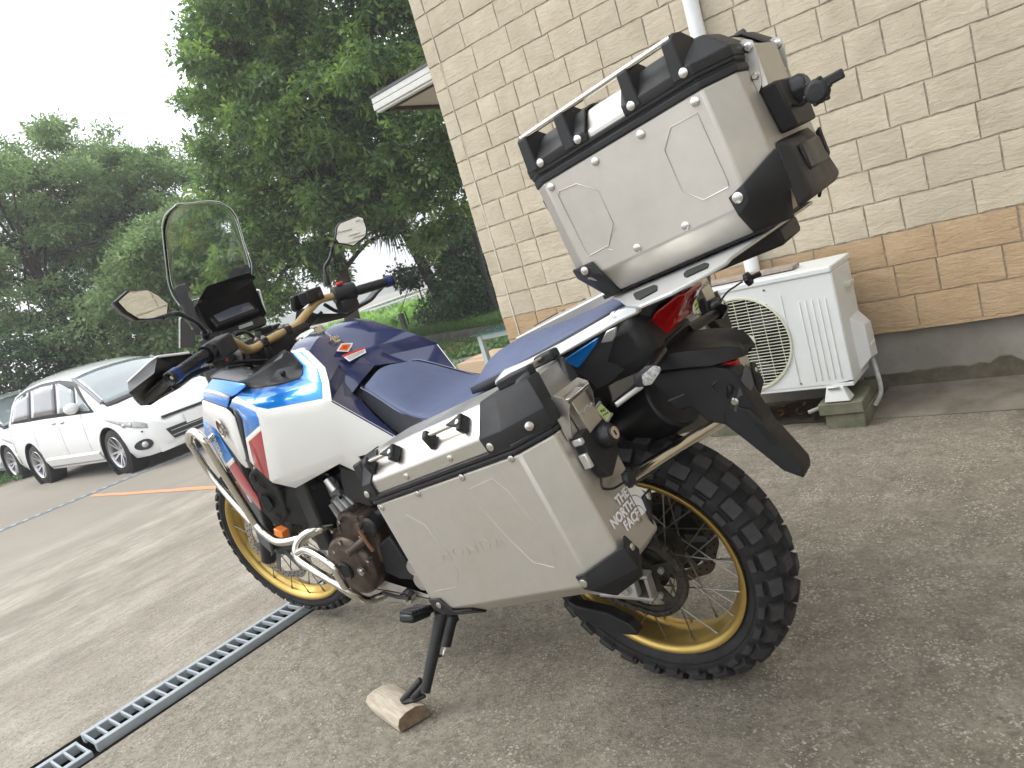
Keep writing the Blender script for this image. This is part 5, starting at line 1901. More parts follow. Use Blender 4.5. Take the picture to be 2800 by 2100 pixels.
panel('fairing_edge', [[A_, R0, R1, H1, H0], [H1, R1, R2, H3]], M_white, smooth=70)
panel('red_fairing_insert', [[R0, R1, R2, F2]], M_redp)
Sa, S1, S2, S3, Sz, Sy, Sx, S6, S7, S8 = (1.085, 0.266, 0.976), (1.09, 0.268, 0.97), (1.042, 0.274, 0.959), (0.988, 0.28, 0.941), (0.967, 0.282, 0.93), (0.961, 0.284, 0.915), (0.969, 0.286, 0.892), (1.07, 0.27, 0.912), (1.081, 0.268, 0.938), (1.116, 0.266, 0.956)
panel('fairing_stripe', [[Sa, T1, A1, S3, S2, S1], [A1, A_, Sy, Sz, S3], [A_, Sx, Sy]], M_white, smooth=70)
panel('blue_fairing_insert', [[S1, S2, S7, S8], [S2, S3, S6, S7], [S3, Sz, Sy, Sx, S6], [Sx, H1, S6]], M_blue, smooth=70)
# navy tank
X1, C0, C1_, C2_, C3, C4, C5, C6, C7, C8, C9 = (0.9, 0.115, 1.073), (0.843, 0.085, 1.064), (0.817, 0.085, 1.022), (0.79, 0.082, 0.979), (0.78, 0.08, 0.956), (0.775, 0.094, 0.941), (0.763, 0.106, 0.925), (0.732, 0.12, 0.9), (0.706, 0.128, 0.887), (0.653, 0.146, 0.839), (0.574, 0.158, 0.778)
Y1, Mt0, Mt1, Mt2, Mt3, Mt4 = (0.907, 0.055, 1.079), (0.903, 0, 1.071), (0.85, 0, 1.04), (0.819, 0, 1), (0.778, 0, 0.967), (0.744, 0, 0.938)
Sf = (0.735, 0.075, 0.917)
panel('fuel_tank', [[W1, X1, C0, W3, W2], [W3, C0, C1_, W4], [W4, C1_, C2_, W5], [W5, C2_, C3, C4, W6], [W6, C4, C5, C6], [W6, C6, C7, D_], [D_, C7, C8], [D_, C8, C9, Dn],
                    [X1, Y1, Mt0, C0], [C0, Mt0, Mt1, C1_], [C1_, Mt1, Mt2, C2_], [C2_, Mt2, Mt3, C3], [C3, Mt3, Mt4, Sf, C4], [C4, Sf, C6, C5]], M_navy, out=(0, .5, 1), smooth=42, bevel=.003)
MB().box((.90, 0, .90), (.22, .14, .12)).build('tank_core', M_dark, bike, bevel=.02)
Mc = basis(Vector((0.982, 0, 1.067)) + Vector((0, 0, .004)), (0, 1, 0), (-.95, 0, .3))
cap = MB().lathe([(.0, .010), (.034, .010), (.040, .006), (.046, .006), (.049, 0), (.049, -.012)], axis='z', n=36)
Mc2 = basis(Vector((0.982, 0, 1.067)) + Vector((0, 0, .006)), (1, 0, -.18), (0, 1, 0))
cap.xf(Mc2).build('tank_cap', M_chrome, bike)
# stickers on the tank
def decal(name, pts_, m, parent, vec, dx=0):
    return MB().prism(pts_, vec).build(name, m, parent, smooth=0)


def on_tank(x, y, lift=.0012):
    return None


tkc = panel
tp0, tp1 = Vector(Mt1), Vector(Mt2)
tn = Vector((tp1.z - tp0.z, 0, -(tp1.x - tp0.x))).normalized()
if tn.z < 0:
    tn = -tn
# plane through the tank top
SP = [(0.8162, 0.05497, 1.012), (0.8306, 0.0212, 1.021), (0.8297, -0.0191, 1.008), (0.8206, -0.002471, 1.001), (0.8076, 0.02792, 0.9934), (0.8118, 0.06204, 1.009)]
SP2 = [(0.804, 0.057, 0.9923), (0.8063, -0.03465, 0.9844), (0.7903, -0.02003, 0.9711), (0.7806, 0.05808, 0.9706)]
SPn = Vector((-.75, -.13, .65)).normalized()
lift = SPn * .008
MB().prism([Vector(p) + lift for p in SP], SPn * .0006).build('warning_sticker', M_sticker, bike, smooth=0)
ic = sum((Vector(p) for p in SP), Vector()) / 6
MB().prism([ic + (Vector(p) - ic) * .72 + lift + SPn * .0008 for p in SP], SPn * .0004).build('warning_sticker_print', M_stickeror, bike, smooth=0)
MB().prism([ic + (Vector(p) - ic) * .34 + lift + SPn * .0014 for p in SP], SPn * .0004).build('warning_symbol', M_stickerred, bike, smooth=0)
MB().prism([Vector(p) + lift for p in SP2], SPn * .0006).build('instruction_sticker', M_sticker, bike, smooth=0)
a, b, c, d = [Vector(p) + lift + SPn * .0008 for p in SP2]
MB().prism([a, b, b.lerp(c, .28), a.lerp(d, .28)], SPn * .0004).build('sticker_heading', M_stickerred, bike, smooth=0)
lm = MB()
for k in range(5):
    t_ = .40 + .11 * k
    p, q = a.lerp(d, t_).lerp(b.lerp(c, t_), .06), a.lerp(d, t_).lerp(b.lerp(c, t_), .92 if k < 4 else .6)
    dv = (d - a).normalized() * .0011
    lm.prism([p, q, q + dv, p + dv], SPn * .0004)
M_greyprint = mat('grey_print', (0.35, 0.35, 0.36), 0.6)
lm.build('sticker_text_lines', M_greyprint, bike, smooth=0)
Kl = [(0.8326, 0.07197, 1.042), (0.8516, -0.01248, 1.037), (0.8433, 0.02966, 1.041), (0.8407, 0.06305, 1.051)]
dx_ = (Vector(Kl[1]) - Vector(Kl[0])).normalized()
SPn = Vector((-.83, -.213, .514)).normalized()
tM = basis(Vector(Kl[2]) + SPn * .006, dx_, SPn.cross(dx_))
M_goldtxt = mat('silver_gold_lettering', (0.62, 0.50, 0.30), 0.4, 0.3)
text_mesh('tank_lettering', 'Africa', .017, tM @ Matrix.Translation((.004, .0055, 0)), M_goldtxt, bike, .0003, .0006, .5)
text_mesh('tank_lettering', 'Twin', .015, tM @ Matrix.Translation((.004, -.0075, 0)), M_goldtxt, bike, .0003, .0006, .5)
# inner dark panel beside the bars
GY = [(1.216, 0.225, 1.047), (1.182, 0.2, 1.055), (1.124, 0.18, 1.044), (1.046, 0.165, 1.025), (1.01, 0.15, 1.034), (0.959, 0.125, 1.056), (0.932, 0.132, 1.046), (0.868, 0.155, 1.014), (0.858, 0.168, 0.991), (0.861, 0.182, 0.984), (0.969, 0.198, 0.985), (1.028, 0.212, 0.991), (1.054, 0.228, 1.012)]
gi = (1.006, 0.195, 1.01)
polys = [[GY[i], GY[(i + 1) % 13], gi] for i in range(13)]
panel('cockpit_side_panel', polys, M_grey, smooth=25, bevel=.001, out=(0, .4, 1))
MB().lathe([(0, .004), (.005, .004), (.007, .001), (.009, .001), (.009, -.004)], c=Vector((0.919, 0.18, 1.009)), axis='z', n=16).build('panel_screw', M_black2, bike)
ug = [(1.054, 0.235, 1.015), (1.066, 0.229, 0.993), (1.012, 0.216, 0.985), (0.94, 0.199, 0.979), (0.851, 0.185, 0.982), (0.842, 0.174, 0.992), (0.844, 0.162, 1.013), (0.9, 0.143, 1.053), (0.953, 0.122, 1.063), (1.036, 0.12, 1.038), (1.076, 0.14, 1.035), (1.143, 0.16, 1.051), (1.212, 0.18, 1.059), (1.249, 0.21, 1.047), (1.229, 0.22, 1.036)]
panel('panel_gap_liner', [[ug[i], ug[i + 1], ug[13 - i] if 13 - i > i + 1 else ug[i]] for i in range(6)] + [[ug[i] for i in range(15)]], M_black2, bevel=0, out=(0, .4, 1))
U = [(1.284, 0.232, 1.012), (1.212, 0.228, 1.041), (1.148, 0.232, 1.032), (1.022, 0.245, 1.011), (1.019, 0.248, 1.004), (1.065, 0.258, 0.988), (1.098, 0.262, 0.983), (1.136, 0.264, 0.953), (1.296, 0.236, 0.985)]
um = (1.1, 0.254, 1.004)
panel('front_fairing', [[U[0], U[1], U[2], um], [U[2], U[3], U[4], U[5], um], [U[5], U[6], um], [U[6], U[7], U[8], U[0], um]], M_blue, smooth=70)
V_ = [(1.273, 0.234, 1.018), (1.183, 0.246, 1.004), (1.092, 0.264, 0.987), (1.11, 0.264, 0.98), (1.198, 0.246, 0.993), (1.28, 0.236, 1.009)]
panel('front_fairing_stripe', [[V_[0], V_[1], V_[4], V_[5]], [V_[1], V_[2], V_[3], V_[4]]], M_white, th=.001, bevel=0)
K = [(1.317, 0.232, 0.98), (1.298, 0.237, 0.981), (1.147, 0.263, 0.951), (1.128, 0.265, 0.94), (1.116, 0.265, 0.919), (1.154, 0.259, 0.813), (1.195, 0.247, 0.744), (1.213, 0.245, 0.743), (1.234, 0.243, 0.758), (1.306, 0.234, 0.878), (1.382, 0.222, 0.917)]
km = (1.188, 0.258, 0.918)
km2 = (1.191, 0.256, 0.826)
panel('front_side_cowl', [[K[0], K[1], km, K[9], K[10]], [K[1], K[2], K[3], km], [K[3], K[4], km2, km], [K[4], K[5], km2], [K[5], K[6], K[7], K[8], km2], [K[8], K[9], km, km2]], M_white, smooth=45, bevel=.003)
# winged badge
for s in (1, -1):
    bc = Vector((1.23, 0.254, 0.887))
    bc.y *= s
    bn = Vector((.18, s, .02)).normalized()
    Mb = basis(bc + bn * .003, (0, -.05, 1), Vector((1, 0, 0)).cross(bn).cross(bn)) if False else basis(bc + bn * .003, Vector((1, -.18 * s, 0)) * -s, (0, 0, 1))
    bd = MB().lathe([(0, .0015), (.0205, .0015), (.0215, .003), (.0235, .003), (.0245, 0)], axis='z', n=32)
    bo = bd.xf(Mb @ Matrix.Diagonal((.95, 1.25, 1, 1))).build('wing_badge', M_bronze, bike)
    MB().lathe([(.0207, .0012), (.0215, .0034), (.0235, .0034), (.0245, 0)], axis='z', n=32).xf(Mb @ Matrix.Diagonal((.95, 1.25, 1, 1))).build('badge_rim', M_chrome, bo)
    wg = MB()
    for k in range(5):
        y0 = -.012 + k * .0012
        ang = R_(25 + k * 17)
        ln = .026 - k * .0012
        d_ = Vector((-math.cos(ang) * .8, math.sin(ang), 0))
        p_ = Vector((.009, -.013, .002))
        q_ = p_ + d_ * ln
        w_ = Vector((-d_.y, d_.x, 0)) * .0021
        wg.prism([p_ - w_ * .4, p_.lerp(q_, .6) - w_, q_, p_.lerp(q_, .6) + w_ * .5], (0, 0, .0012))
    wg.prism([(.012, -.012, .002), (-.012, -.017, .002), (-.014, -.014, .002), (.0, -.010, .002)], (0, 0, .0012))
    wg.xf(Mb).build('wing', M_alubright, bo)
# black liners between the panels
for nm, Lp in (('gap_liner', [(1.152, 0.258, 0.952), (1.111, 0.26, 0.952), (1.083, 0.262, 0.934), (1.08, 0.262, 0.91), (1.1, 0.266, 0.849), (1.132, 0.262, 0.756), (1.209, 0.24, 0.737), (1.191, 0.25, 0.773), (1.129, 0.256, 0.917)]),
               ('gap_liner', [(1.323, 0.229, 0.982), (1.301, 0.232, 0.984), (1.147, 0.257, 0.951), (1.117, 0.26, 0.923), (1.139, 0.257, 0.915), (1.232, 0.244, 0.95), (1.331, 0.227, 0.974)]),
               ('gap_liner', [(1.038, 0.238, 1.004), (1.032, 0.236, 0.994), (1.096, 0.255, 0.973), (1.114, 0.262, 0.952), (1.153, 0.257, 0.947), (1.128, 0.252, 0.976), (1.086, 0.242, 0.99)])):
    panel(nm, [Lp], M_black2, bevel=0, smooth=60)
LW = [(1.417, 0.205, 0.909), (1.351, 0.215, 0.884), (1.297, 0.228, 0.775), (1.363, 0.222, 0.752), (1.45, 0.205, 0.851)]
panel('lower_front_fairing', [LW], M_blue, smooth=60)
panel('lower_fairing_band', [[(1.297, 0.228, 0.775), (1.296, 0.228, 0.76), (1.358, 0.222, 0.736), (1.363, 0.222, 0.752)]], M_white)
panel('lower_red_fairing', [[(1.296, 0.228, 0.76), (1.26, 0.224, 0.625), (1.286, 0.218, 0.572), (1.296, 0.216, 0.578), (1.35, 0.212, 0.637), (1.358, 0.222, 0.736)]], M_redp, smooth=60)
panel('lower_fairing_tip', [[(1.348, 0.212, 0.638), (1.338, 0.213, 0.636), (1.335, 0.212, 0.599), (1.343, 0.211, 0.6)]], M_white)
panel('cowl_lower_liner', [[(1.358, 0.212, 0.883), (1.288, 0.226, 0.848), (1.241, 0.235, 0.765), (1.213, 0.238, 0.736), (1.255, 0.232, 0.699), (1.275, 0.22, 0.62), (1.305, 0.224, 0.757)]], M_black2, bevel=0)
tw_ = (1.381, 0.216, 0.841)
lt0, lt1 = Vector((1.365, 0.222, 0.863)), Vector((1.356, 0.227, 0.811))
dl = (lt1 - lt0).normalized()
text_mesh('lower_fairing_lettering', 'HONDA', .030, basis(lt0.lerp(lt1, .5) + Vector((0, .0015, 0)), dl, Vector((0, 1, 0)).cross(dl)), M_goldtxt, bike, .0003, .0008)
# bulk behind the panels, so that nothing is seen through
MB().prism([(1.28, .20, 1.02), (.86, .16, .99), (.72, .13, .86), (.82, .15, .74), (1.00, .19, .69), (1.10, .22, .72), (1.20, .20, .82), (1.30, .18, .95)], (0, -.40, 0)).build('inner_fairing', M_dark, bike, bevel=.01)

# ---- windscreen and its brackets
Lc = [(1.213, 0.115, 1.561), (1.242, 0.135, 1.547), (1.27, 0.142, 1.522), (1.288, 0.142, 1.499), (1.307, 0.142, 1.471), (1.34, 0.142, 1.418), (1.375, 0.142, 1.363), (1.383, 0.142, 1.317), (1.371, 0.14, 1.28)]
Rc = [(1.276, -0.085, 1.553), (1.287, -0.12, 1.53), (1.294, -0.135, 1.498), (1.306, -0.14, 1.468), (1.314, -0.142, 1.437), (1.325, -0.143, 1.388), (1.331, -0.144, 1.34), (1.356, -0.144, 1.304), (1.374, -0.14, 1.277)]
rows = []
for l, r in zip(Lc, Rc):
    l, r = Vector(l), Vector(r)
    x = (l.x + r.x) / 2
    row = []
    for k in range(9):
        t = k / 8
        p = l.lerp(r, t)
        row.append(p + Vector((.045 * (1 - (2 * t - 1) ** 2), 0, .006 * (1 - (2 * t - 1) ** 2) if l is None else 0)))
    rows.append(row)
tr_ = []
for k in range(9):
    t = k / 8
    p = rows[0][k].copy()
    tr_.append(p + Vector((-.004, 0, .016 * (1 - (2 * t - 1) ** 4))))
rows.insert(0, tr_)
mb = MB()
mb.loft(rows, cap=False, closed=False)
ws = mb.build('windscreen', M_glassy, bike, smooth=180, solid=.0035, sub=1)
edge = [r[0] for r in rows[::-1]] + rows[0][1:-1] + [r[-1] for r in rows]
M_edge = mat('polished_acrylic_edge', (0.78, 0.81, 0.80), 0.3, spec=.8)
MB().tube(edge, .0012, 6, smooth=3).build('screen_edge', M_edge, bike, smooth=60)
for s, pts_ in ((1, [(1.39, 0.125, 1.34), (1.361, 0.12, 1.345), (1.328, 0.115, 1.339), (1.318, 0.115, 1.323), (1.346, 0.115, 1.301), (1.328, 0.115, 1.278), (1.34, 0.115, 1.246), (1.338, 0.12, 1.193), (1.348, 0.12, 1.17), (1.372, 0.13, 1.177), (1.376, 0.13, 1.218), (1.379, 0.13, 1.258), (1.392, 0.13, 1.31)]),
                (-1, [(1.448, -0.1, 1.303), (1.411, -0.11, 1.335), (1.372, -0.12, 1.345), (1.335, -0.13, 1.341), (1.326, -0.13, 1.322), (1.347, -0.13, 1.275), (1.359, -0.13, 1.245), (1.359, -0.13, 1.182), (1.393, -0.12, 1.191), (1.369, -0.11, 1.253), (1.39, -0.105, 1.29)])):
    MB().prism(pts_, (.010, -.004 * s, .0)).build('screen_bracket', M_black, bike, bevel=.005)
MB().tube([(1.378, 0.13, 1.198), (1.407, 0.13, 1.147)], .005, 8).build('bracket_strut', M_chrome, bike)
# ---- dashboard
hood = [(1.331, 0.11, 1.268), (1.268, 0.1, 1.299), (1.247, 0.09, 1.301), (1.293, -0.075, 1.303), (1.308, -0.09, 1.283), (1.321, -0.115, 1.166), (1.33, -0.1, 1.181), (1.358, -0.075, 1.246), (1.33, 0.075, 1.242), (1.352, 0.09, 1.24)]
hl = [(1.331, 0.11, 1.268), (1.272, 0.1, 1.3), (1.293, -0.075, 1.303), (1.277, -0.085, 1.279), (1.319, -0.115, 1.163), (1.379, -0.11, 1.132), (1.319, 0.1, 1.169), (1.333, 0.1, 1.186)]
MB().prism(hl, (.035, 0, -.015)).build('dash_housing', M_black2, bike, bevel=.006)
bz0 = [(1.328, 0.112, 1.268), (1.269, 0.102, 1.299), (1.297, -0.077, 1.302), (1.28, -0.087, 1.278), (1.355, -0.078, 1.25), (1.323, 0.08, 1.24)]
MB().prism([Vector(p) + Vector((-.028, 0, .012)) for p in bz0], (.03, 0, -.012)).build('dash_hood', M_black2, bike, bevel=.004)
fr_ = [(1.348, 0.09082, 1.238), (1.353, -0.07836, 1.247), (1.312, -0.08233, 1.175), (1.311, 0.08908, 1.173)]
fr_ = [Vector(p) for p in fr_]
nd = Vector((-.86, 0, .5)).normalized()
MB().prism([p + nd * .002 for p in fr_], nd * .012).build('display_bezel', M_black2, bike, bevel=.003)
cc = sum(fr_, Vector()) / 4
sc0 = [(1.337, 0.07652, 1.219), (1.349, -0.0683, 1.238), (1.318, -0.06785, 1.186), (1.317, 0.07444, 1.184)]
MB().prism([Vector(p) + nd * .0145 for p in sc0], nd * .001).build('display_glass', M_screen, bike, smooth=0)
lo_ = [Vector(p) for p in [(1.292, 0.09751, 1.151), (1.296, 0.05936, 1.156), (1.297, -0.06875, 1.156), (1.283, -0.07639, 1.141), (1.271, -0.05797, 1.127), (1.273, 0.06479, 1.129), (1.278, 0.108, 1.135)]]
n2 = Vector((-.75, 0, .66)).normalized()
MB().prism(lo_, n2 * .012).build('lower_meter', M_black2, bike, bevel=.003)
lc = [(1.291, 0.02914, 1.15), (1.29, -0.02517, 1.149), (1.28, -0.01802, 1.137), (1.281, 0.03797, 1.139)]
MB().prism([Vector(p) + n2 * .0125 for p in lc], n2 * .001).build('lower_meter_glass', mat('lcd_glass', (0.22, 0.27, 0.22), 0.2, coat=1.0), bike, smooth=0)
for p, dv in (((1.368, -0.15, 1.12), (.05, .04, .03)), ((1.374, -0.19, 1.113), (.06, .03, .02)), ((1.339, -0.09, 1.127), (.05, .05, .03)), ((1.283, 0.14, 1.152), (.06, .05, .06)), ((1.225, 0.1, 1.085), (.08, .10, .05)), ((1.21, 0, 1.076), (.10, .12, .06))):
    MB().box(Vector(p) - Vector((0, 0, .02)), dv).build('cockpit_trim', M_black2, bike, bevel=.006)
MB().box((1.24, 0, 1.05), (.20, .28, .10)).build('cockpit_base', M_dark, bike, bevel=.02)
# wind deflector wings beside the screen
for s, dp_ in ((-1, [(1.468, -0.19, 1.232), (1.442, -0.2, 1.249), (1.431, -0.2, 1.244), (1.45, -0.2, 1.164), (1.458, -0.19, 1.166)]), (1, [(1.293, 0.2, 1.242), (1.28, 0.2, 1.247), (1.259, 0.19, 1.185), (1.303, 0.19, 1.144), (1.367, 0.2, 1.157)])):
    MB().prism(dp_, (.006, 0, 0)).build('wind_deflector', M_black2, bike, bevel=.001)
    MB().tube(dp_[:4] if s < 0 else [dp_[4], dp_[0], dp_[1]], .003, 8).build('deflector_edge', M_edge, bike)
# ---- handlebar
bar = [(1.019, 0.335, 1.128), (1.023, 0.28, 1.141), (1.031, 0.24, 1.145), (1.051, 0.205, 1.13), (1.09, 0.155, 1.096), (1.101, 0.12, 1.087), (1.117, 0.08, 1.089), (1.136, 0.015, 1.093), (1.163, -0.055, 1.094), (1.166, -0.1, 1.098), (1.173, -0.14, 1.112), (1.18, -0.19, 1.131), (1.176, -0.235, 1.147), (1.174, -0.285, 1.144), (1.138, -0.36, 1.131)]
MB().tube(bar, .0135, 16, smooth=5).build('handlebar', M_goldbar, bike, smooth=80)
for c_ in ((1.123, 0.075, 1.09), (1.165, -0.052, 1.093)):
    c_ = Vector(c_)
    cl_ = MB().box(c_ + Vector((0, 0, .002)), (.056, .024, .030)).box(c_ + Vector((0, 0, -.03)), (.046, .026, .05)).build('bar_clamp', M_black2, bike, bevel=.007, seg=3)
    for q in (-.019, .019):
        MB().lathe([(0, .0245), (.0045, .0245), (.0045, .0205), (.008, .0205), (.008, .016)], c=c_ + Vector((q, 0, 0)), axis='z', n=16).build('clamp_bolt', M_rivet, cl_)
# grips: left
def grip(a, b, s, cap_blue=True):
    a, b = Vector(a), Vector(b)
    g = MB().tube([b, a], .0172, 20).build('grip', M_black2, bike, smooth=60)
    d = (a - b).normalized()
    for k in range(9):
        p = b.lerp(a, .12 + .075 * k)
        MB().tube([p, p + d * .003], .0182, 18).build('grip_ring', M_black2, g, smooth=60)
    M_bl = mat('blue_anodised', (0.012, 0.035, 0.16), 0.3, 0.4)
    MB().tube([a - d * .010, a + d * .010], .0198, 20).build('bar_end_ring', M_bl, bike, smooth=60)
    M_ = basis(a + d * .010, d, (0, 0, 1))
    MB().lathe([(.0, .0), (.006, .0), (.008, .006), (.0165, .012), (.0195, .010), (.0195, -.002)], axis='x', n=24).xf(M_).build('bar_end_weight', M_black2, bike)
    MB().lathe([(.0, .003), (.0055, .003), (.0055, .0)], axis='x', n=6).xf(M_).build('bar_end_screw', M_rivet, bike)
    return g


GL0, GL1 = (0.931, 0.47, 1.116), (0.975, 0.335, 1.135)
grip(GL0, GL1, 1)
GR0, GR1 = (1.067, -0.47, 1.126), (1.114, -0.355, 1.134)
grip(GR0, GR1, -1)
# switch housings
sl = Vector((0.985, 0.29, 1.135))
bdv = (Vector(GL1) - Vector(GL0)).normalized()
Ms = basis(sl, bdv, (0, 0, 1))
sw = MB().box((0, 0, 0), (.072, .056, .060)).box((.004, -.036, -.016), (.060, .035, .040)).xf(Ms).build('left_switch_cluster', M_black, bike, bevel=.009, seg=3)
MB().lathe([(.0225, -.012), (.026, -.012), (.026, .012), (.0225, .012)], axis='x', n=20, closed=True).xf(basis(Vector((0.976, 0.335, 1.133)), bdv, (0, 0, 1))).build('grip_flange', M_black2, sw)
for (px_, nm, mm, sz) in (((0.979, 0.3, 1.116), 'switch_button', M_sticker, (.011, .006, .011)), ((0.986, 0.285, 1.094), 'switch_button', M_stickerred, (.008, .006, .009)), ((0.982, 0.3, 1.151), 'switch_button', M_black2, (.014, .01, .007)), ((0.99, 0.27, 1.145), 'switch_button', M_black2, (.010, .01, .008)), ((0.989, 0.265, 1.126), 'switch_button', M_black2, (.010, .01, .008)), ((0.982, 0.3, 1.132), 'switch_button', M_black2, (.010, .012, .006))):
    MB().box(Vector(px_) + Vector((-.018, .012, .006)), sz).build(nm, mm, sw, bevel=.002)
sr = Vector((1.155, -0.33, 1.141))
bdr = (Vector(GR0) - Vector(GR1)).normalized()
Ms = basis(sr, bdr, (0, 0, 1))
sw2 = MB().tube([sr - bdr * .038, sr + bdr * .045], .031, 20).xf(Matrix.Identity(4)).build('right_switch_cluster', M_black, bike, smooth=50, bevel=.004)
MB().box(Vector((1.155, -0.33, 1.098)) + Vector((0, 0, 0)), (.045, .075, .045)).build('switch_lower_case', M_black, sw2, bevel=.008)
MB().box(Vector((1.154, -0.325, 1.178)) + Vector((-.004, 0, 0)), (.020, .024, .010)).build('kill_switch', M_stickerred, sw2, bevel=.003)
for px_, sz in (((1.173, -0.34, 1.14), (.005, .014, .012)), ((1.174, -0.35, 1.102), (.005, .012, .012)), ((1.166, -0.352, 1.129), (.005, .007, .006))):
    MB().box(Vector(px_) + Vector((-.034, 0, 0)), sz).build('switch_button', M_sticker, sw2, bevel=.002)
MB().box(Vector((1.161, -0.215, 1.171)) + Vector((.02, 0, 0)), (.05, .07, .045)).build('brake_reservoir', M_black2, bike, bevel=.006)
MB().lathe([(.006, 0), (.0085, .001), (.0085, .003), (.006, .003)], axis='x', n=20, c=Vector((1.153, -0.225, 1.164)) - Vector((.01, 0, 0)), closed=True).build('sight_glass', M_bronze, bike)
MB().tube([(1.2, -0.27, 1.125), (1.212, -0.34, 1.077), (1.163, -0.43, 1.079), (1.147, -0.47, 1.097)], .007, 8, smooth=5).build('brake_lever', M_black2, bike)
MB().tube([(1.009, 0.33, 1.093), (1.019, 0.37, 1.093), (0.974, 0.44, 1.09), (0.972, 0.47, 1.082)], .007, 8, smooth=5).build('clutch_lever', M_black2, bike)
# hand guards
hg = [(1.031, 0.52, 1.138), (0.981, 0.47, 1.168), (0.974, 0.455, 1.173), (0.96, 0.38, 1.152), (0.973, 0.36, 1.132), (0.997, 0.37, 1.12), (0.961, 0.46, 1.134), (1.036, 0.52, 1.094)]
hg2 = [(1.04, 0.52, 1.133), (1.01, 0.53, 1.107), (0.958, 0.47, 1.133), (1.016, 0.38, 1.113), (1.047, 0.34, 1.084), (1.024, 0.4, 1.076), (1.042, 0.5, 1.065), (1.054, 0.515, 1.073)]
hgv = [(1.031, 0.525, 1.136), (0.972, 0.475, 1.168), (0.96, 0.46, 1.173), (0.951, 0.38, 1.153), (0.991, 0.33, 1.116), (1.037, 0.345, 1.085), (1.027, 0.4, 1.072), (1.042, 0.5, 1.065), (1.039, 0.52, 1.073), (1.028, 0.53, 1.093)]
mid1, mid2, mid3 = (0.94, 0.555, 1.114), (0.88, 0.5, 1.139), (0.94, 0.4, 1.124)
MB().add([Vector(p) + Vector((.035, 0, 0)) for p in hgv] + [Vector(mid1) + Vector((.075, .0, 0)), Vector(mid2) + Vector((.085, 0, 0)), Vector(mid3) + Vector((.075, 0, 0))],
         [(0, 1, 11, 10), (1, 2, 11), (2, 3, 12, 11), (3, 4, 12), (4, 5, 12), (5, 6, 11, 12), (6, 7, 10, 11), (7, 8, 10), (8, 9, 10), (9, 0, 10)]).build('hand_guard', M_black2, bike, smooth=30, solid=.003, soff=0)
MB().tube([Vector(p) + Vector((.035, 0, 0)) for p in [hgv[8], hgv[9], hgv[0], hgv[1], hgv[2], hgv[3]]], .0035, 8).build('guard_rim', M_sticker, bike)
MB().prism([Vector(p) + Vector((.02, 0, 0)) for p in [(1.043, 0.52, 1.086), (0.913, 0.48, 1.128), (0.962, 0.42, 1.106), (1.006, 0.37, 1.108), (1.025, 0.35, 1.09), (1.027, 0.4, 1.076), (1.034, 0.49, 1.068), (1.046, 0.51, 1.07)]], (.03, 0, -.01)).build('guard_ridge', M_black2, bike, bevel=.006)
hr = [(1.248, -0.24, 1.07), (1.233, -0.2, 1.094), (1.195, -0.2, 1.141), (1.205, -0.25, 1.105), (1.176, -0.36, 1.065), (1.123, -0.45, 1.088), (1.085, -0.5, 1.121), (1.094, -0.51, 1.109), (1.139, -0.46, 1.077), (1.192, -0.36, 1.051), (1.238, -0.27, 1.063)]
MB().prism([Vector(p) + Vector((.03, 0, 0)) for p in hr], (.05, 0, .0)).build('hand_guard', M_black2, bike, bevel=.006)
MB().prism([Vector(p) + Vector((.05, 0, 0)) for p in [(1.188, -0.19, 1.189), (1.162, -0.27, 1.187), (1.177, -0.29, 1.162), (1.208, -0.2, 1.132), (1.208, -0.19, 1.146)]], (.03, 0, 0)).build('hand_guard_wing', M_black2, bike, bevel=.004)
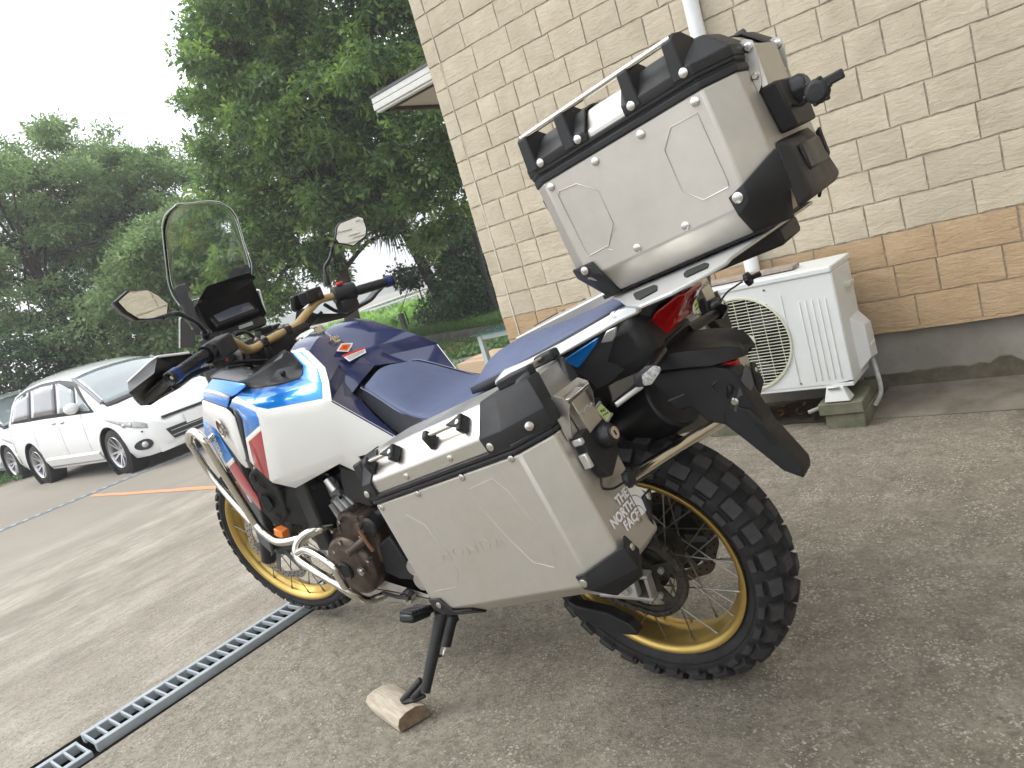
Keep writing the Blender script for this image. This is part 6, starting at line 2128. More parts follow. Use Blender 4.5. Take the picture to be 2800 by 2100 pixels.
# mirrors
for s, ring_, P0, stem, nm in ((1, [(0.8989, 0.5452, 1.333), (0.9186, 0.4975, 1.35), (0.9313, 0.4669, 1.346), (0.9431, 0.4384, 1.341), (0.9537, 0.4126, 1.321), (0.9631, 0.3899, 1.291), (0.9552, 0.4092, 1.264), (0.9503, 0.421, 1.259), (0.9231, 0.4867, 1.271), (0.9149, 0.5065, 1.277), (0.9041, 0.5325, 1.304)], (-.87, -.36, 0), [(0.906, 0.43, 1.276), (0.91, 0.41, 1.262), (0.929, 0.37, 1.237), (0.955, 0.34, 1.215), (0.975, 0.32, 1.19), (0.989, 0.315, 1.174)], 'a'),
                               (-1, [(1.149, -0.4038, 1.365), (1.143, -0.4183, 1.376), (1.113, -0.4908, 1.381), (1.107, -0.5054, 1.37), (1.108, -0.5031, 1.328), (1.113, -0.4918, 1.304), (1.136, -0.4358, 1.283), (1.147, -0.4101, 1.299), (1.156, -0.3882, 1.31), (1.157, -0.3843, 1.327)], (-.87, .36, 0), [(1.197, -0.42, 1.304), (1.217, -0.41, 1.3), (1.228, -0.39, 1.269), (1.246, -0.37, 1.246), (1.241, -0.355, 1.216), (1.237, -0.345, 1.18)], 'b')):
    n_ = Vector(P0).normalized()
    rg = [Vector(p) for p in ring_]
    cc = sum(rg, Vector()) / len(rg)
    mbm = MB()
    mbm.loft([[p + n_ * .003 for p in rg], [cc + (p - cc) * 1.03 - n_ * .004 for p in rg], [cc + (p - cc) * .86 - n_ * .026 for p in rg], [cc + (p - cc) * .35 - n_ * .040 for p in rg]])
    mh = mbm.build('mirror', M_black2, bike, smooth=50, bevel=.002)
    MB().prism([cc + (p - cc) * .92 + n_ * .0032 for p in rg], n_ * .001).build('mirror_glass', M_mirror, mh, smooth=0)
    sp0 = (rg[7].lerp(rg[6], .5) if s > 0 else rg[9].lerp(rg[8], .5)) - n_ * .014
    MB().tube([sp0] + stem[1:], .0065, 10, smooth=5).build('mirror_stem', M_black2, mh, smooth=60)
    MB().tube([sp0.lerp(Vector(stem[1]), .2), sp0.lerp(cc - n_ * .024, .55)], (.008, .016), 12).build('mirror_neck', M_black2, mh, smooth=60)
    MB().tube([stem[-2], stem[-1]], .012, 12).build('mirror_mount', M_black2, mh, bevel=.002)
# cables
for P in ([(1.052, 0.2, 1.139), (1.106, 0.16, 1.151), (1.141, 0.1, 1.14), (1.168, 0.06, 1.106)], [(1.064, 0.3, 1.088), (1.08, 0.2, 1.07), (1.093, 0.1, 1.038)], [(1.217, -0.26, 1.104), (1.267, -0.15, 1.047), (1.263, -0.08, 1.039)], [(1.103, 0.16, 1.09), (1.164, 0.14, 1.038)], [(1.066, 0.25, 1.069), (1.093, 0.17, 1.05), (1.147, 0.12, 1.023)]):
    MB().tube(P, .0055, 8, smooth=6).build('control_cable', M_black2, bike)
MB().lathe([(0, .0), (.018, .0), (.02, -.01)], c=Vector((1.192, 0.08, 1.043)), axis='z', n=20).build('ignition_switch', M_alubright, bike)

# ---- seats
st = [(.722, .930, .050, .905, .085, .885, .10), (.700, .924, .085, .912, .112, .865, .122), (.66, .908, .098, .898, .122, .84, .132), (.60, .872, .108, .868, .135, .79, .145), (.55, .838, .118, .843, .145, .76, .152),
      (.50, .818, .125, .822, .15, .75, .158), (.43, .813, .13, .812, .158, .745, .162), (.36, .822, .13, .816, .160, .75, .165), (.31, .85, .12, .83, .15, .76, .155)]
mb, mside = MB(), MB()
rt, rs1, rs2 = [], [], []
for (x, zc, ym, zm, yp, zl, yl) in st:
    rt.append([(x, -yp, zm - .004), (x, -ym, zm + .004), (x, -ym * .5, zc), (x, 0, zc + .002), (x, ym * .5, zc), (x, ym, zm + .004), (x, yp, zm - .004)])
    for sg, L_ in ((1, rs1), (-1, rs2)):
        L_.append([(x, sg * (yp + .0015), zm - .003), (x, sg * (yp + .006), (zm + zl) / 2), (x, sg * yl, zl)])
mb.loft(rt, closed=False, cap=False)
seat = mb.build('rider_seat', M_seat, bike, smooth=180, sub=2, solid=.03)
for L_ in (rs1, rs2):
    m2 = MB()
    m2.loft(L_, closed=False, cap=False)
    m2.build('seat_side', M_seatside, seat, smooth=180, sub=1)
for k in (0, -1):
    MB().tube([r[k] for r in rt], .0016, 6, smooth=3).build('seat_piping', mat('light_piping', (0.20, 0.23, 0.33), 0.6), seat)
MB().prism([(.715, .095, .90), (.70, .115, .87), (.70, .115, .84), (.715, .095, .86)], (0, -.21, 0)).build('seat_nose', M_seat, seat, bevel=.01)
MB().box((.50, 0, .74), (.46, .26, .08)).build('seat_base', M_dark, bike, bevel=.02)
ps = [(.315, .865, .045, .862, .085, .845), (.29, .905, .10, .875, .125, .852), (.24, .930, .115, .888, .138, .86), (.17, .940, .118, .905, .142, .878), (.08, .952, .118, .93, .145, .90), (.0, .966, .112, .952, .14, .92), (-.08, .985, .105, .974, .13, .945), (-.14, .997, .09, .990, .11, .965), (-.165, .992, .05, .988, .06, .97)]
rt, rs1, rs2 = [], [], []
for (x, zc, ym, zm, yp, zl) in ps:
    rt.append([(x, -yp, zm - .006), (x, -ym, zm + .004), (x, -ym * .5, zc), (x, 0, zc + .002), (x, ym * .5, zc), (x, ym, zm + .004), (x, yp, zm - .006)])
    for sg, L_ in ((1, rs1), (-1, rs2)):
        L_.append([(x, sg * (yp + .001), zm - .006), (x, sg * yp, zl)])
mb = MB()
mb.loft(rt, closed=False, cap=False)
pil = mb.build('passenger_seat', M_seat, bike, smooth=180, sub=2, solid=.03)
for L_ in (rs1, rs2):
    m2 = MB()
    m2.loft(L_, closed=False, cap=False)
    m2.build('seat_side', M_seatside, pil, smooth=180, solid=.01)
MB().prism([(.27, .085, .85), (.25, .10, .81), (.10, .11, .82), (-.16, .08, .93), (-.14, .10, .965)], (0, -.2, 0)).build('passenger_seat_base', M_dark, bike, bevel=.01)
# ---- grab rail and rack
M_rail2 = mat('silver_painted_grab_rail', (0.62, 0.63, 0.63), 0.34, 0.6, var=0.03, vscale=10, rvar=.04)
for s in (1, -1):
    g = lambda L: [Vector((p[0], p[1] * s, p[2])) for p in L]
    up_ = g([(0.174, 0.165, 0.89), (0.137, 0.168, 0.912), (0.061, 0.17, 0.927), (-0.039, 0.172, 0.953), (-0.157, 0.172, 0.988), (-0.186, 0.165, 0.997), (-0.232, 0.155, 1.007)])
    lw_ = g([(0.169, 0.175, 0.88), (0.122, 0.178, 0.892), (0.055, 0.18, 0.907), (-0.039, 0.182, 0.929), (-0.153, 0.18, 0.963), (-0.189, 0.172, 0.974), (-0.229, 0.16, 0.982)])
    rings = []
    for a, b in zip(up_, lw_):
        w = Vector((0, -.020 * s, 0))
        rings.append([a, b, b + w, a + w])
    mb = MB()
    mb.loft(rings)
    mb.build('grab_rail', M_rail2, bike, bevel=.006, seg=3, smooth=50)
MB().ellip(Vector((-0.179, 0.16, 0.985)), (.014, .010, .012)).build('rail_weld', M_rail2, bike)
# blue flash and light grey tab under the rail
for s in (1, -1):
    for pp, m_ in (([(-0.018, 0.155, 0.911), (-0.113, 0.14, 0.944), (-0.1, 0.14, 0.928), (-0.049, 0.15, 0.887)], M_blue), ([(-0.132, 0.135, 0.953), (-0.155, 0.13, 0.957), (-0.146, 0.13, 0.938), (-0.136, 0.132, 0.928), (-0.112, 0.138, 0.93)], M_grey)):
        MB().prism([Vector((p[0], p[1] * s, p[2])) for p in pp], (0, -.01 * s, 0)).build('tail_fairing_flash' if m_ is M_blue else 'tail_tab', m_ if m_ is M_blue else M_alubright, bike, bevel=.003)
# black tail body
tb = [(0.001, 0.13, 0.934), (-0.051, 0.12, 0.95), (-0.133, 0.11, 0.974), (-0.188, 0.09, 0.989), (-0.226, 0.07, 0.973), (-0.206, 0.06, 0.955), (-0.18, 0.055, 0.92), (-0.192, 0.05, 0.89), (-0.22, 0.05, 0.894), (-0.204, 0.07, 0.867), (-0.164, 0.09, 0.87), (-0.098, 0.12, 0.832), (-0.067, 0.14, 0.824), (-0.052, 0.14, 0.855), (-0.024, 0.14, 0.882)]
MB().prism(tb, (0, -.13, 0)).build('tail_fairing', M_black, bike, bevel=.008)
MB().box((.02, 0, .86), (.46, .22, .12), M=Matrix.Rotation(R_(14), 3, 'Y')).build('undertail', M_black, bike, bevel=.03)
MB().box((.20, 0, .76), (.30, .24, .14)).build('battery_tray', M_dark, bike, bevel=.03)
tl = [(-0.18, 0.055, 0.929), (-0.21, 0.06, 0.956), (-0.265, 0.05, 0.981), (-0.276, 0.04, 0.977), (-0.266, 0.03, 0.962), (-0.231, 0.02, 0.925), (-0.229, 0.02, 0.913), (-0.215, 0.03, 0.901), (-0.19, 0.045, 0.894), (-0.178, 0.055, 0.914)]
lens = MB().prism(tl, (0, -.10, 0)).build('tail_light', M_red, bike, bevel=.008, seg=3)
MB().prism([(-0.232, 0.066, 0.934), (-0.277, 0.056, 0.974), (-0.276, 0.05, 0.97), (-0.245, 0.05, 0.936), (-0.23, 0.06, 0.926)], (0, -.004, 0)).build('tail_light_fin', M_red, lens, bevel=.001)
# rear mudguard: upper cap, lower arm, flap
def slab(name, pts_, w, m=M_black, bevel=.008, par=bike, y0=None):
    P = [Vector(p) for p in pts_]
    P = [Vector((p.x, w / 2 if y0 is None else y0, p.z)) for p in P]
    return MB().prism(P, (0, -w, 0)).build(name, m, par, bevel=bevel, seg=3)


cap_t = [(-0.175, 0.07, 0.868), (-0.199, 0.05, 0.889), (-0.252, 0.04, 0.886), (-0.309, 0.02, 0.871), (-0.347, 0.01, 0.854), (-0.357, 0, 0.836), (-0.363, 0.02, 0.83), (-0.363, 0.04, 0.831), (-0.301, 0.07, 0.829), (-0.266, 0.08, 0.834), (-0.208, 0.09, 0.839), (-0.16, 0.1, 0.839)]
cap_m = [(.085 - .006 * i) for i in range(12)]
lo1 = [(-0.151, 0.085, 0.834), (-0.206, 0.085, 0.838), (-0.267, 0.08, 0.835), (-0.302, 0.072, 0.83), (-0.334, 0.06, 0.831), (-0.361, 0.035, 0.829), (-0.359, 0.012, 0.827)]
cr1 = [(-0.16, 0.082, 0.87), (-0.212, 0.078, 0.869), (-0.272, 0.07, 0.868), (-0.308, 0.062, 0.865), (-0.338, 0.05, 0.859), (-0.356, 0.03, 0.847), (-0.36, 0.01, 0.831)]
tp1 = [(-0.152, 0.02, 0.869), (-0.188, 0, 0.871), (-0.227, -0.01, 0.871), (-0.278, -0.01, 0.865), (-0.31, -0.01, 0.858), (-0.339, -0.008, 0.848), (-0.356, 0, 0.831)]
rings = []
for a, b, c in zip(lo1, cr1, tp1):
    a, b, c = Vector(a), Vector(b), Vector(c)
    rings.append([a, b, c, Vector((b.x, -b.y, b.z)), Vector((a.x, -a.y, a.z)), Vector((a.x, 0, a.z + .012))])
mb = MB()
mb.loft(rings)
mb.build('rear_mudguard', M_black, bike, bevel=.004, seg=2, smooth=50)
arm = [(-0.131, 0.05, 0.823), (-0.252, 0.05, 0.824), (-0.298, 0.05, 0.82), (-0.327, 0.045, 0.81), (-0.338, 0.035, 0.786), (-0.345, 0.03, 0.736), (-0.368, 0.03, 0.67), (-0.414, 0.03, 0.58), (-0.419, 0.03, 0.57), (-0.415, 0.03, 0.552), (-0.382, 0.04, 0.576), (-0.289, 0.05, 0.691), (-0.253, 0.05, 0.701), (-0.232, 0.06, 0.74), (-0.198, 0.06, 0.735), (-0.181, 0.06, 0.758), (-0.168, 0.06, 0.793)]
mb = MB()
mb.prism([Vector(p) for p in arm], (0, -.055, 0))
mb.build('mudguard_arm', M_black, bike, bevel=.005)
mb = MB()
mb.prism([Vector(p) + Vector((0, .003, 0)) for p in [(-0.291, 0.045, 0.744), (-0.344, 0.04, 0.718), (-0.418, 0.035, 0.581), (-0.417, 0.035, 0.557), (-0.382, 0.04, 0.578), (-0.292, 0.05, 0.693)]], (0, -.062, 0))
mb.build('mudflap', M_black, bike, bevel=.003)
MB().prism([(-0.356, 0.06, 0.692), (-0.37, 0.06, 0.69), (-0.392, 0.058, 0.65), (-0.387, 0.058, 0.64), (-0.375, 0.058, 0.647)], (0, -.004, 0)).build('mudflap_recess', M_hole, bike, bevel=.001)
MB().prism([(-0.192, 0.078, 0.768), (-0.229, 0.074, 0.777), (-0.229, 0.074, 0.775), (-0.192, 0.078, 0.765)], (0, -.004, 0)).build('arm_edge', M_grey, bike)
rl = [(-0.31, 0.03, 0.82), (-0.329, 0.02, 0.817), (-0.326, 0.01, 0.796), (-0.32, 0.01, 0.784), (-0.303, 0.03, 0.775), (-0.305, 0.035, 0.806)]
MB().prism(rl, (-.006, -.02, 0)).build('rear_reflector', M_red, bike, bevel=.003)
MB().cyl((-0.3, 0.04, 0.765), (-0.329, -0.02, 0.753), .020, n=18).build('plate_lamp', M_black2, bike, bevel=.002)
MB().tube([(-0.298, 0.045, 0.759), (-0.288, 0.05, 0.782), (-0.307, 0.04, 0.795), (-0.31, 0.035, 0.818)], .003, 6, smooth=6).build('lamp_wire', M_black2, bike)
for c_ in ((-0.336, -0.01, 0.768), (-0.321, 0.045, 0.74)):
    MB().lathe([(0, .006), (.006, .006), (.009, .003), (.009, 0)], c=Vector(c_), axis='y', n=14).build('plate_bolt', M_rivet, bike)
pb_ = [(-0.316, 0.052, 0.722), (-0.35, 0.02, 0.807), (-0.353, 0.01, 0.793), (-0.349, 0, 0.755), (-0.323, 0.04, 0.707)]
MB().prism(pb_, (0, -.006, 0)).build('plate_bracket', M_grey, bike, bevel=.001)
# turn signals
for s in (1, -1):
    L0 = [Vector((p[0], p[1] * s, p[2])) for p in [(-0.22, 0.205, 0.873), (-0.247, 0.195, 0.888), (-0.257, 0.195, 0.884), (-0.257, 0.195, 0.875), (-0.232, 0.205, 0.85), (-0.223, 0.208, 0.85), (-0.219, 0.208, 0.855)]]
    tsn = MB().prism(L0, (.016, 0, 0)).build('turn_signal', M_black2, bike, bevel=.003)
    cc = sum(L0, Vector()) / 7
    MB().prism([cc + (p - cc) * .9 + Vector((-.0005, 0, 0)) for p in L0], (-.006, 0, 0)).build('turn_signal_lens', mat('smoky_clear_lens', (0.45, 0.46, 0.44), 0.15, coat=1.0, col2=(0.12, 0.12, 0.12), vscale=120, stretch=(1, 4, 1)), tsn, bevel=.002)
    MB().tube([cc + Vector((.01, 0, 0)), Vector((cc.x + .03, .07 * s, cc.z + .005))], (.010, .014), 10).build('signal_stalk', M_black2, tsn)
MB().tube([(-0.161, 0.225, 0.825), (-0.18, 0.2, 0.833), (-0.199, 0.175, 0.84)], .0055, 10).build('pannier_stay', M_rail2, bike)
# pannier carrier tubes
MB().tube([(-0.165, 0.266, 0.682), (-0.165, -0.247, 0.587)], .0155, 16).build('carrier_tube', M_chrome, bike, smooth=80)
for s in (1, -1):
    MB().tube([(-.165, .215 * s, .66), (.0, .215 * s, .70), (.25, .215 * s, .60), (.30, .18 * s, .50)], .010, 10, smooth=5).build('carrier_frame', M_dark, bike)
# silencer on the right
sa, sb_ = Vector((.26, -.235, .52)), Vector((-.175, -.135, .735))
sa, sb_ = Vector((.30, -.15, .50)), Vector((-.16, -.02, .745))
MB().tube([sa, sb_], (.066, .076), 28).build('silencer', M_black2, bike, smooth=50, bevel=.006)
Ms = basis(sb_, sb_ - sa, (0, 0, 1))
MB().lathe([(.0, -.01), (.020, -.01), (.024, .002), (.05, .004), (.070, .002), (.075, -.01)], axis='x', n=28).xf(Ms).build('silencer_cap', M_black, bike)

# ------------------------------------------------------------------ luggage
def po(o=0.0, b=.053, L=.467, D=.215, f=.035):
    """Plan outline of a pannier (u forward, v outward), offset outward by o; starts at outer front."""
    return [(.0 + o * .4, o), (-L, o), (-L - b - o, -b), (-L - b - o, -D + .02), (-L - b + .02, -D - o), (f - .01 + o, -D - o), (f + o, -D + .01), (f + o, -.032)]


def ringp(o, w, ins=0.0, **k):
    """Ring at height w; ins moves outer, rear and front faces inward."""
    out = []
    for u_, v_ in po(o, **k):
        if v_ > -.2:
            v2 = v_ - ins if v_ > -.04 else v_ - ins * .3
        else:
            v2 = v_
        u2 = u_ + ins * .45 if u_ < -.4 else u_ - ins * .25
        out.append((u2, v2, w))
    return out


def rivet(P, n, parent, r=.0075):
    P, n = Vector(P), Vector(n).normalized()
    M = basis(P, n.orthogonal(), n.cross(n.orthogonal()))
    return MB().lathe([(0, .0030), (r * .72, .0029), (r, .0018), (r, -.001)], axis='z', n=16).xf(M).build('rivet', M_rivet, parent)


def pannier(side, label):
    s = side
    Mf = BIKE @ Matrix.Translation((.388, .44, .725)) @ Matrix.Rotation(R_(13.2), 4, 'Y')
    if s < 0:
        Mf = BIKE @ Matrix.Translation((-.02, -.02, .062)) @ Matrix.Diagonal((1, -1, 1, 1)) @ Matrix.Translation((.388, .44, .725)) @ Matrix.Rotation(R_(13.2), 4, 'Y')
        # mirror the mesh data, keep a right-handed object frame
        Mf = Mf @ Matrix.Diagonal((1, -1, 1, 1))
    t = empty('pannier', matrix=Mf)
    tag(t, label, 'pannier', 'aluminium panniers')
    F = (lambda mb: mb) if s > 0 else (lambda mb: mb.mirror_y())
    Y = (lambda p: Vector(p)) if s > 0 else (lambda p: Vector((p[0], -p[1], p[2])))
    body = MB()
    r0 = ringp(0, -.002)
    r1 = ringp(0, -.258)
    r2 = [(u_ - (.045 if u_ > -.1 else 0), v_ - (.02 if v_ > -.1 else 0) * 0, -.285 if v_ > -.01 else -.29) for u_, v_, w_ in ringp(0, 0)]
    r3 = [(u_ + (.05 if u_ < -.4 else -.07), v_ - (.045 if v_ > -.1 else 0), -.325) for u_, v_, w_ in ringp(0, 0)]
    body.loft([r0, r1, r2, r3])
    F(body).build('body', M_alu_dull, t, bevel=.005, seg=3, smooth=30)
    for w0, w1, o in ((.0, .0085, .0035), (.0105, .020, .0045)):
        F(MB().loft([ringp(o, w0), ringp(o, w1)])).build('rim_trim', M_black, t, bevel=.0025)
    F(MB().loft([ringp(.001, .008), ringp(.001, .011)])).build('gasket', M_hole, t)
    lid = MB().loft([ringp(0, .018), ringp(0, .052), ringp(0, .104, .052)])
    lo_ = F(lid).build('lid', M_alu, t, bevel=.005, seg=3, smooth=30)
    # rear corner cap of the lid
    def path(o, ins, w, u0, vend):
        return [(u0, o - ins, w), (-.462 + ins * .35, o - ins, w), (-.524 - o + ins * .45, -.055 - ins * .45, w), (-.524 - o + ins * .45, vend, w)]
    cap = MB().loft([path(.003, 0, .016, -.405, -.085), path(.003, 0, .050, -.400, -.088), path(.004, .048, .107, -.402, -.115)], closed=False, cap=False)
    cap.add([path(.004, .048, .107, -.402, -.115)[0], path(.004, .048, .107, -.402, -.115)[1], path(.004, .048, .107, -.402, -.115)[2], path(.004, .048, .107, -.402, -.115)[3], (-.402, -.115, .107)], [(0, 1, 2, 3, 4)])
    F(cap).build('lid_corner', M_black, lo_, solid=.004, bevel=.002, smooth=35, soff=0)
    F(MB().prism([(-.43, -.075, .106), (-.50, -.098, .106), (-.505, -.118, .106), (-.44, -.118, .106)], (0, 0, .022)).prism([(-.462, -.02, .06), (-.515, -.065, .06), (-.505, -.10, .118), (-.49, -.075, .112)], (.012, -.004, .004))).build('lid_corner_lug', M_black, lo_, bevel=.005, seg=3)
    cap2 = MB().loft([[(.020, -.10, w + 0), (.037 - i_, -.035, w), (.003 - i_, .003 - i_ * 1.2, w), (-.028 - i_ * .3, .003 - i_ * 1.2, w)] for w, i_ in ((.016, 0), (.050, 0), (.106, .044))], closed=False, cap=False)
    F(cap2).build('lid_corner', M_black, lo_, solid=.004, bevel=.002, smooth=35, soff=0)
    F(MB().box((.045, -.055, .075), (.03, .04, .045))).build('lid_corner_lug', M_black, lo_, bevel=.005)
    F(MB().loft([[(-.37, -.19, .016), (-.50, -.21, .016), (-.527, -.20, .016), (-.527, -.17, .016)], [(-.37, -.205, .09), (-.485, -.21, .105), (-.505, -.20, .105), (-.510, -.175, .06)]], closed=False, cap=False)).build('lid_corner', M_black, lo_, solid=.012, bevel=.003, smooth=35, soff=0)
    F(MB().box((-.475, -.20, .118), (.05, .03, .02))).build('lid_corner_lug', M_black, lo_, bevel=.005)
    F(MB().tube([(-.472, -.098, .121), (-.472, -.20, .119)], .0058, 12)).build('rear_carry_bar', M_chrome, lo_, smooth=60)
    # tie-down bars on the sloping lid face
    nrm_ = Vector((0, .69, .72))
    for u0, u1 in ((-.035, -.125), (-.255, -.355)):
        c_ = Vector((0, -.026, .079))
        a, b = Vector((u0, c_.y, c_.z)) + nrm_ * .021, Vector((u1, c_.y, c_.z)) + nrm_ * .021
        h_ = F(MB().tube([a, b], .0055, 12)).build('tie_down_bar', M_chrome, lo_, smooth=60)
        F(MB().prism([Vector((u0 + .004, c_.y + .018, c_.z - .017)) + nrm_ * .001, Vector((u0 + .004, c_.y - .006, c_.z + .006)) + nrm_ * .001, a + nrm_ * .010 + Vector((.004, -.006, .006)), a + nrm_ * .010 + Vector((.004, .006, -.006))], (-.013, 0, 0))).build('bar_foot', M_black, h_, bevel=.003)
        e1, e2 = Vector((u1 + .030, c_.y, c_.z)), Vector((u1 - .010, c_.y, c_.z))
        sl_ = Vector((0, -.72, .69))
        F(MB().prism([e1 + nrm_ * .022, e2 + nrm_ * .016 + sl_ * .016, e2 + nrm_ * .012 - sl_ * .014], nrm_ * .010).prism([e2 + sl_ * .018, e2 - sl_ * .018, e2 - sl_ * .018 + Vector((.012, 0, 0)), e2 + sl_ * .018 + Vector((.012, 0, 0))], nrm_ * .024)).build('bar_foot', M_black, h_, bevel=.003)
        rivet(Y(e2 + nrm_ * .0245 + Vector((.006, .002, 0))), Y(nrm_), h_, .0055)
    # body corner caps
    c1 = [(-.445, .0045, -.254), (-.462, .0045, -.256), (-.530, -.058, -.220), (-.530, -.075, -.200), (-.530, -.092, -.225), (-.527, -.085, -.270), (-.495, -.05, -.318), (-.450, .001, -.290), (-.452, .0045, -.281)]
    capm = MB()
    capm.add([(-.449, .006, -.257), (-.470, .006, -.255), (-.470, .006, -.290), (-.453, .006, -.284),
              (-.530, -.056, -.248), (-.530, -.078, -.236), (-.530, -.095, -.276), (-.531, -.066, -.300), (-.475, -.040, -.334), (-.512, -.09, -.330)],
             [(0, 1, 2, 3), (1, 4, 7, 2), (4, 5, 6, 7), (3, 2, 8), (2, 7, 9, 8), (7, 6, 9)])
    F(capm).build('body_corner', M_black, t, solid=.006, bevel=.002, smooth=30, soff=0)
    capm = MB()
    capm.add([(.0, .0035, -.250), (-.035, .0035, -.252), (-.048, .0035, -.272), (-.060, .0035, -.290), (-.018, .0035, -.290), (.0, .0035, -.272), (.036, -.035, -.25), (.032, -.035, -.275), (-.02, -.045, -.325), (-.10, -.012, -.300), (-.10, -.045, -.328)],
             [(0, 1, 2, 5), (2, 3, 4, 5), (0, 5, 7, 6), (5, 4, 8, 7), (4, 3, 9, 10, 8)])
    F(capm).build('body_corner', M_black, t, solid=.006, bevel=.002, smooth=30, soff=0)
    capm = MB()
    capm.add([(-.527, -.188, -.215), (-.527, -.222, -.215), (-.48, -.222, -.24), (-.48, -.222, -.32), (-.50, -.19, -.325), (-.524, -.182, -.26)], [(0, 1, 5), (1, 2, 3, 4, 5)])
    F(capm).build('body_corner', M_black, t, solid=.008, bevel=.002, smooth=30, soff=0)
    # rivets
    for P in [(-0.148, 0, 0.034), (-0.297, 0, 0.036), (-0.153, 0, -0.01), (-0.301, 0, -0.008), (-0.446, 0, -0.006), (-0.014, 0, -0.012)]:
        rivet(Y(P), Y((0, 1, 0)), t)
    for P in ((-.418, .0045, .030), (.0, .006, .030)):
        rivet(Y(P), Y((0, 1, 0)), lo_, .0085)
    rivet(Y((-.502, -.0245, .034)), Y((-.70, .72, 0)), lo_, .0085)
    rivet(Y((-.5275, -.188, .030)), Y((-1, 0, 0)), lo_)
    rivet(Y((-.028, .0075, -.266)), Y((0, 1, 0)), t)
    rivet(Y((-.462, .0095, -.272)), Y((0, 1, 0)), t, .0085)
    rivet(Y((-.534, -.077, -.262)), Y((-1, 0, 0)), t)
    rivet(Y((-.532, -.200, -.222)), Y((-1, 0, 0)), t)
    rivet(Y((-.5225, -.150, -.243)), Y((-1, 0, 0)), t)
    # pressed outlines and maker's name on the side
    pl = MB()
    pl2 = MB()
    outl = [(-.30, .0003, -.035), (-.375, .0003, -.03), (-.395, .0003, -.06), (-.43, .0003, -.19), (-.405, .0003, -.235), (-.36, .0003, -.215), (-.325, .0003, -.14), (-.30, .0003, -.06)]
    pl.tube([(p[0], -.0003, p[2]) for p in outl], .0007, 4, closed=True)
    pl2.tube([(-.03, -.0003, -.235), (-.11, -.0003, -.235), (-.14, -.0003, -.20), (-.12, -.0003, -.08), (-.08, -.0003, -.045), (-.03, -.0003, -.06)], .0007, 4)
    F(pl).build('pressed_line', M_alu_dull, t)
    F(pl2).build('pressed_line', M_alu_dull, t)
    if s > 0:
        q0, q1 = Vector((-0.147, -0, -0.142)), Vector((-0.334, 0, -0.142))
    else:
        q0, q1 = Vector((-.36, 0, -.15)), Vector((-.16, 0, -.15))
    mid_ = Vector((-.213, 0.0004 * s, -.158))
    text_mesh('embossed_name', 'HONDA', .036, basis(mid_, (-s, 0, 0), (0, 0, 1)), M_alu_dull, t, .0002, .0002, sx=1.35, spacing=1.25)
    # latch, lock and cap on the rear face
    X0 = -.5225
    la = MB()
    la.loft([[(X0 - .004, -.108, .040), (X0 - .004, -.165, .044), (X0 - .004, -.172, -.034), (X0 - .004, -.116, -.040)], [(X0 - .024, -.110, .038), (X0 - .024, -.161, .042), (X0 - .024, -.169, -.034), (X0 - .024, -.117, -.039)]])
    lp = F(la).build('latch', M_alu, t, bevel=.0012)
    F(MB().prism([(X0, -.088, .056), (X0 - .012, -.088, .058), (X0 - .032, -.088, .045), (X0 - .036, -.088, .030), (X0 - .028, -.088, .02), (X0 - .004, -.088, -.028), (X0, -.088, -.030)], (0, .0022, 0))).build('latch_bracket', M_alu, lp)
    F(MB().prism([(X0, -.176, .056), (X0 - .012, -.176, .058), (X0 - .030, -.176, .045), (X0 - .028, -.176, .02), (X0 - .004, -.176, -.035), (X0, -.176, -.037)], (0, -.0022, 0))).build('latch_bracket', M_alu, lp)
    F(MB().box((X0 - .0012, -.128, .014), (.0024, .104, .084))).build('latch_backplate', M_alu, lp)
    F(MB().tube([(X0 - .026, -.086, .034), (X0 - .026, -.178, .036)], .004, 8)).build('latch_pin', M_rivet, lp)
    text_mesh('latch_name', 'HONDA', .0125, basis(Y((X0 - .0245, -.140, .002)), (0, -s, 0), (0, 0, 1)), M_alu_dull, lp, .0005, .0003, sx=1.2)
    F(MB().prism([(X0, -.082, -.030), (X0, -.172, -.022), (X0, -.188, -.072), (X0, -.168, -.108), (X0, -.118, -.132), (X0, -.102, -.125), (X0, -.090, -.085)], (-.022, 0, 0))).build('lock_housing', M_black, t, bevel=.003)
    lk = Y((X0 - .02, -.148, -.062))
    lb_ = MB().lathe([(.0, .030), (.014, .030), (.0145, .028), (.0185, .027), (.021, .022), (.024, .018), (.024, 0)], axis='z', n=24).xf(basis(lk, (0, -1, 0), (0, 0, -1) if False else (0, 0, 1)))
    lb_ = MB().lathe([(.0, .030), (.014, .030), (.0145, .028), (.0185, .027), (.021, .022), (.024, .018), (.024, 0)], axis='x', n=24)
    lb_.v = [(-v[0] + lk.x, v[1] + lk.y, v[2] + lk.z) for v in lb_.v]
    lkp = lb_.build('lock_barrel', M_black2, t)
    lf = MB().lathe([(.0, .0312), (.0125, .0312), (.0125, .029)], axis='x', n=24)
    lf.v = [(-v[0] + lk.x, v[1] + lk.y, v[2] + lk.z) for v in lf.v]
    lf.build('lock_face', M_rivet, lkp)
    MB().box(lk + Vector((-.0315, 0, 0)), (.001, .0035, .010)).build('key_slot', M_hole, lkp)
    F(MB().box((X0 - .012, -.086, -.040), (.022, .012, .014))).build('latch_tab', M_alubright, t, bevel=.003)
    F(MB().box((X0 - .010, -.082, -.078), (.018, .010, .030))).build('latch_tab', M_alubright, t, bevel=.002)
    k0 = [Vector((X0 - .01, -.096, -.122)), Vector((X0 - .014, -.082, -.137)), Vector((X0 - .02, -.100, -.150)), Vector((X0 - .025, -.128, -.155))]
    if s < 0:
        k0 = [Vector((X0 - .03, -.16, -.06)), Vector((X0 - .04, -.085, -.045)), Vector((X0 - .065, -.075, -.04)), Vector((X0 - .085, -.072, -.037))]
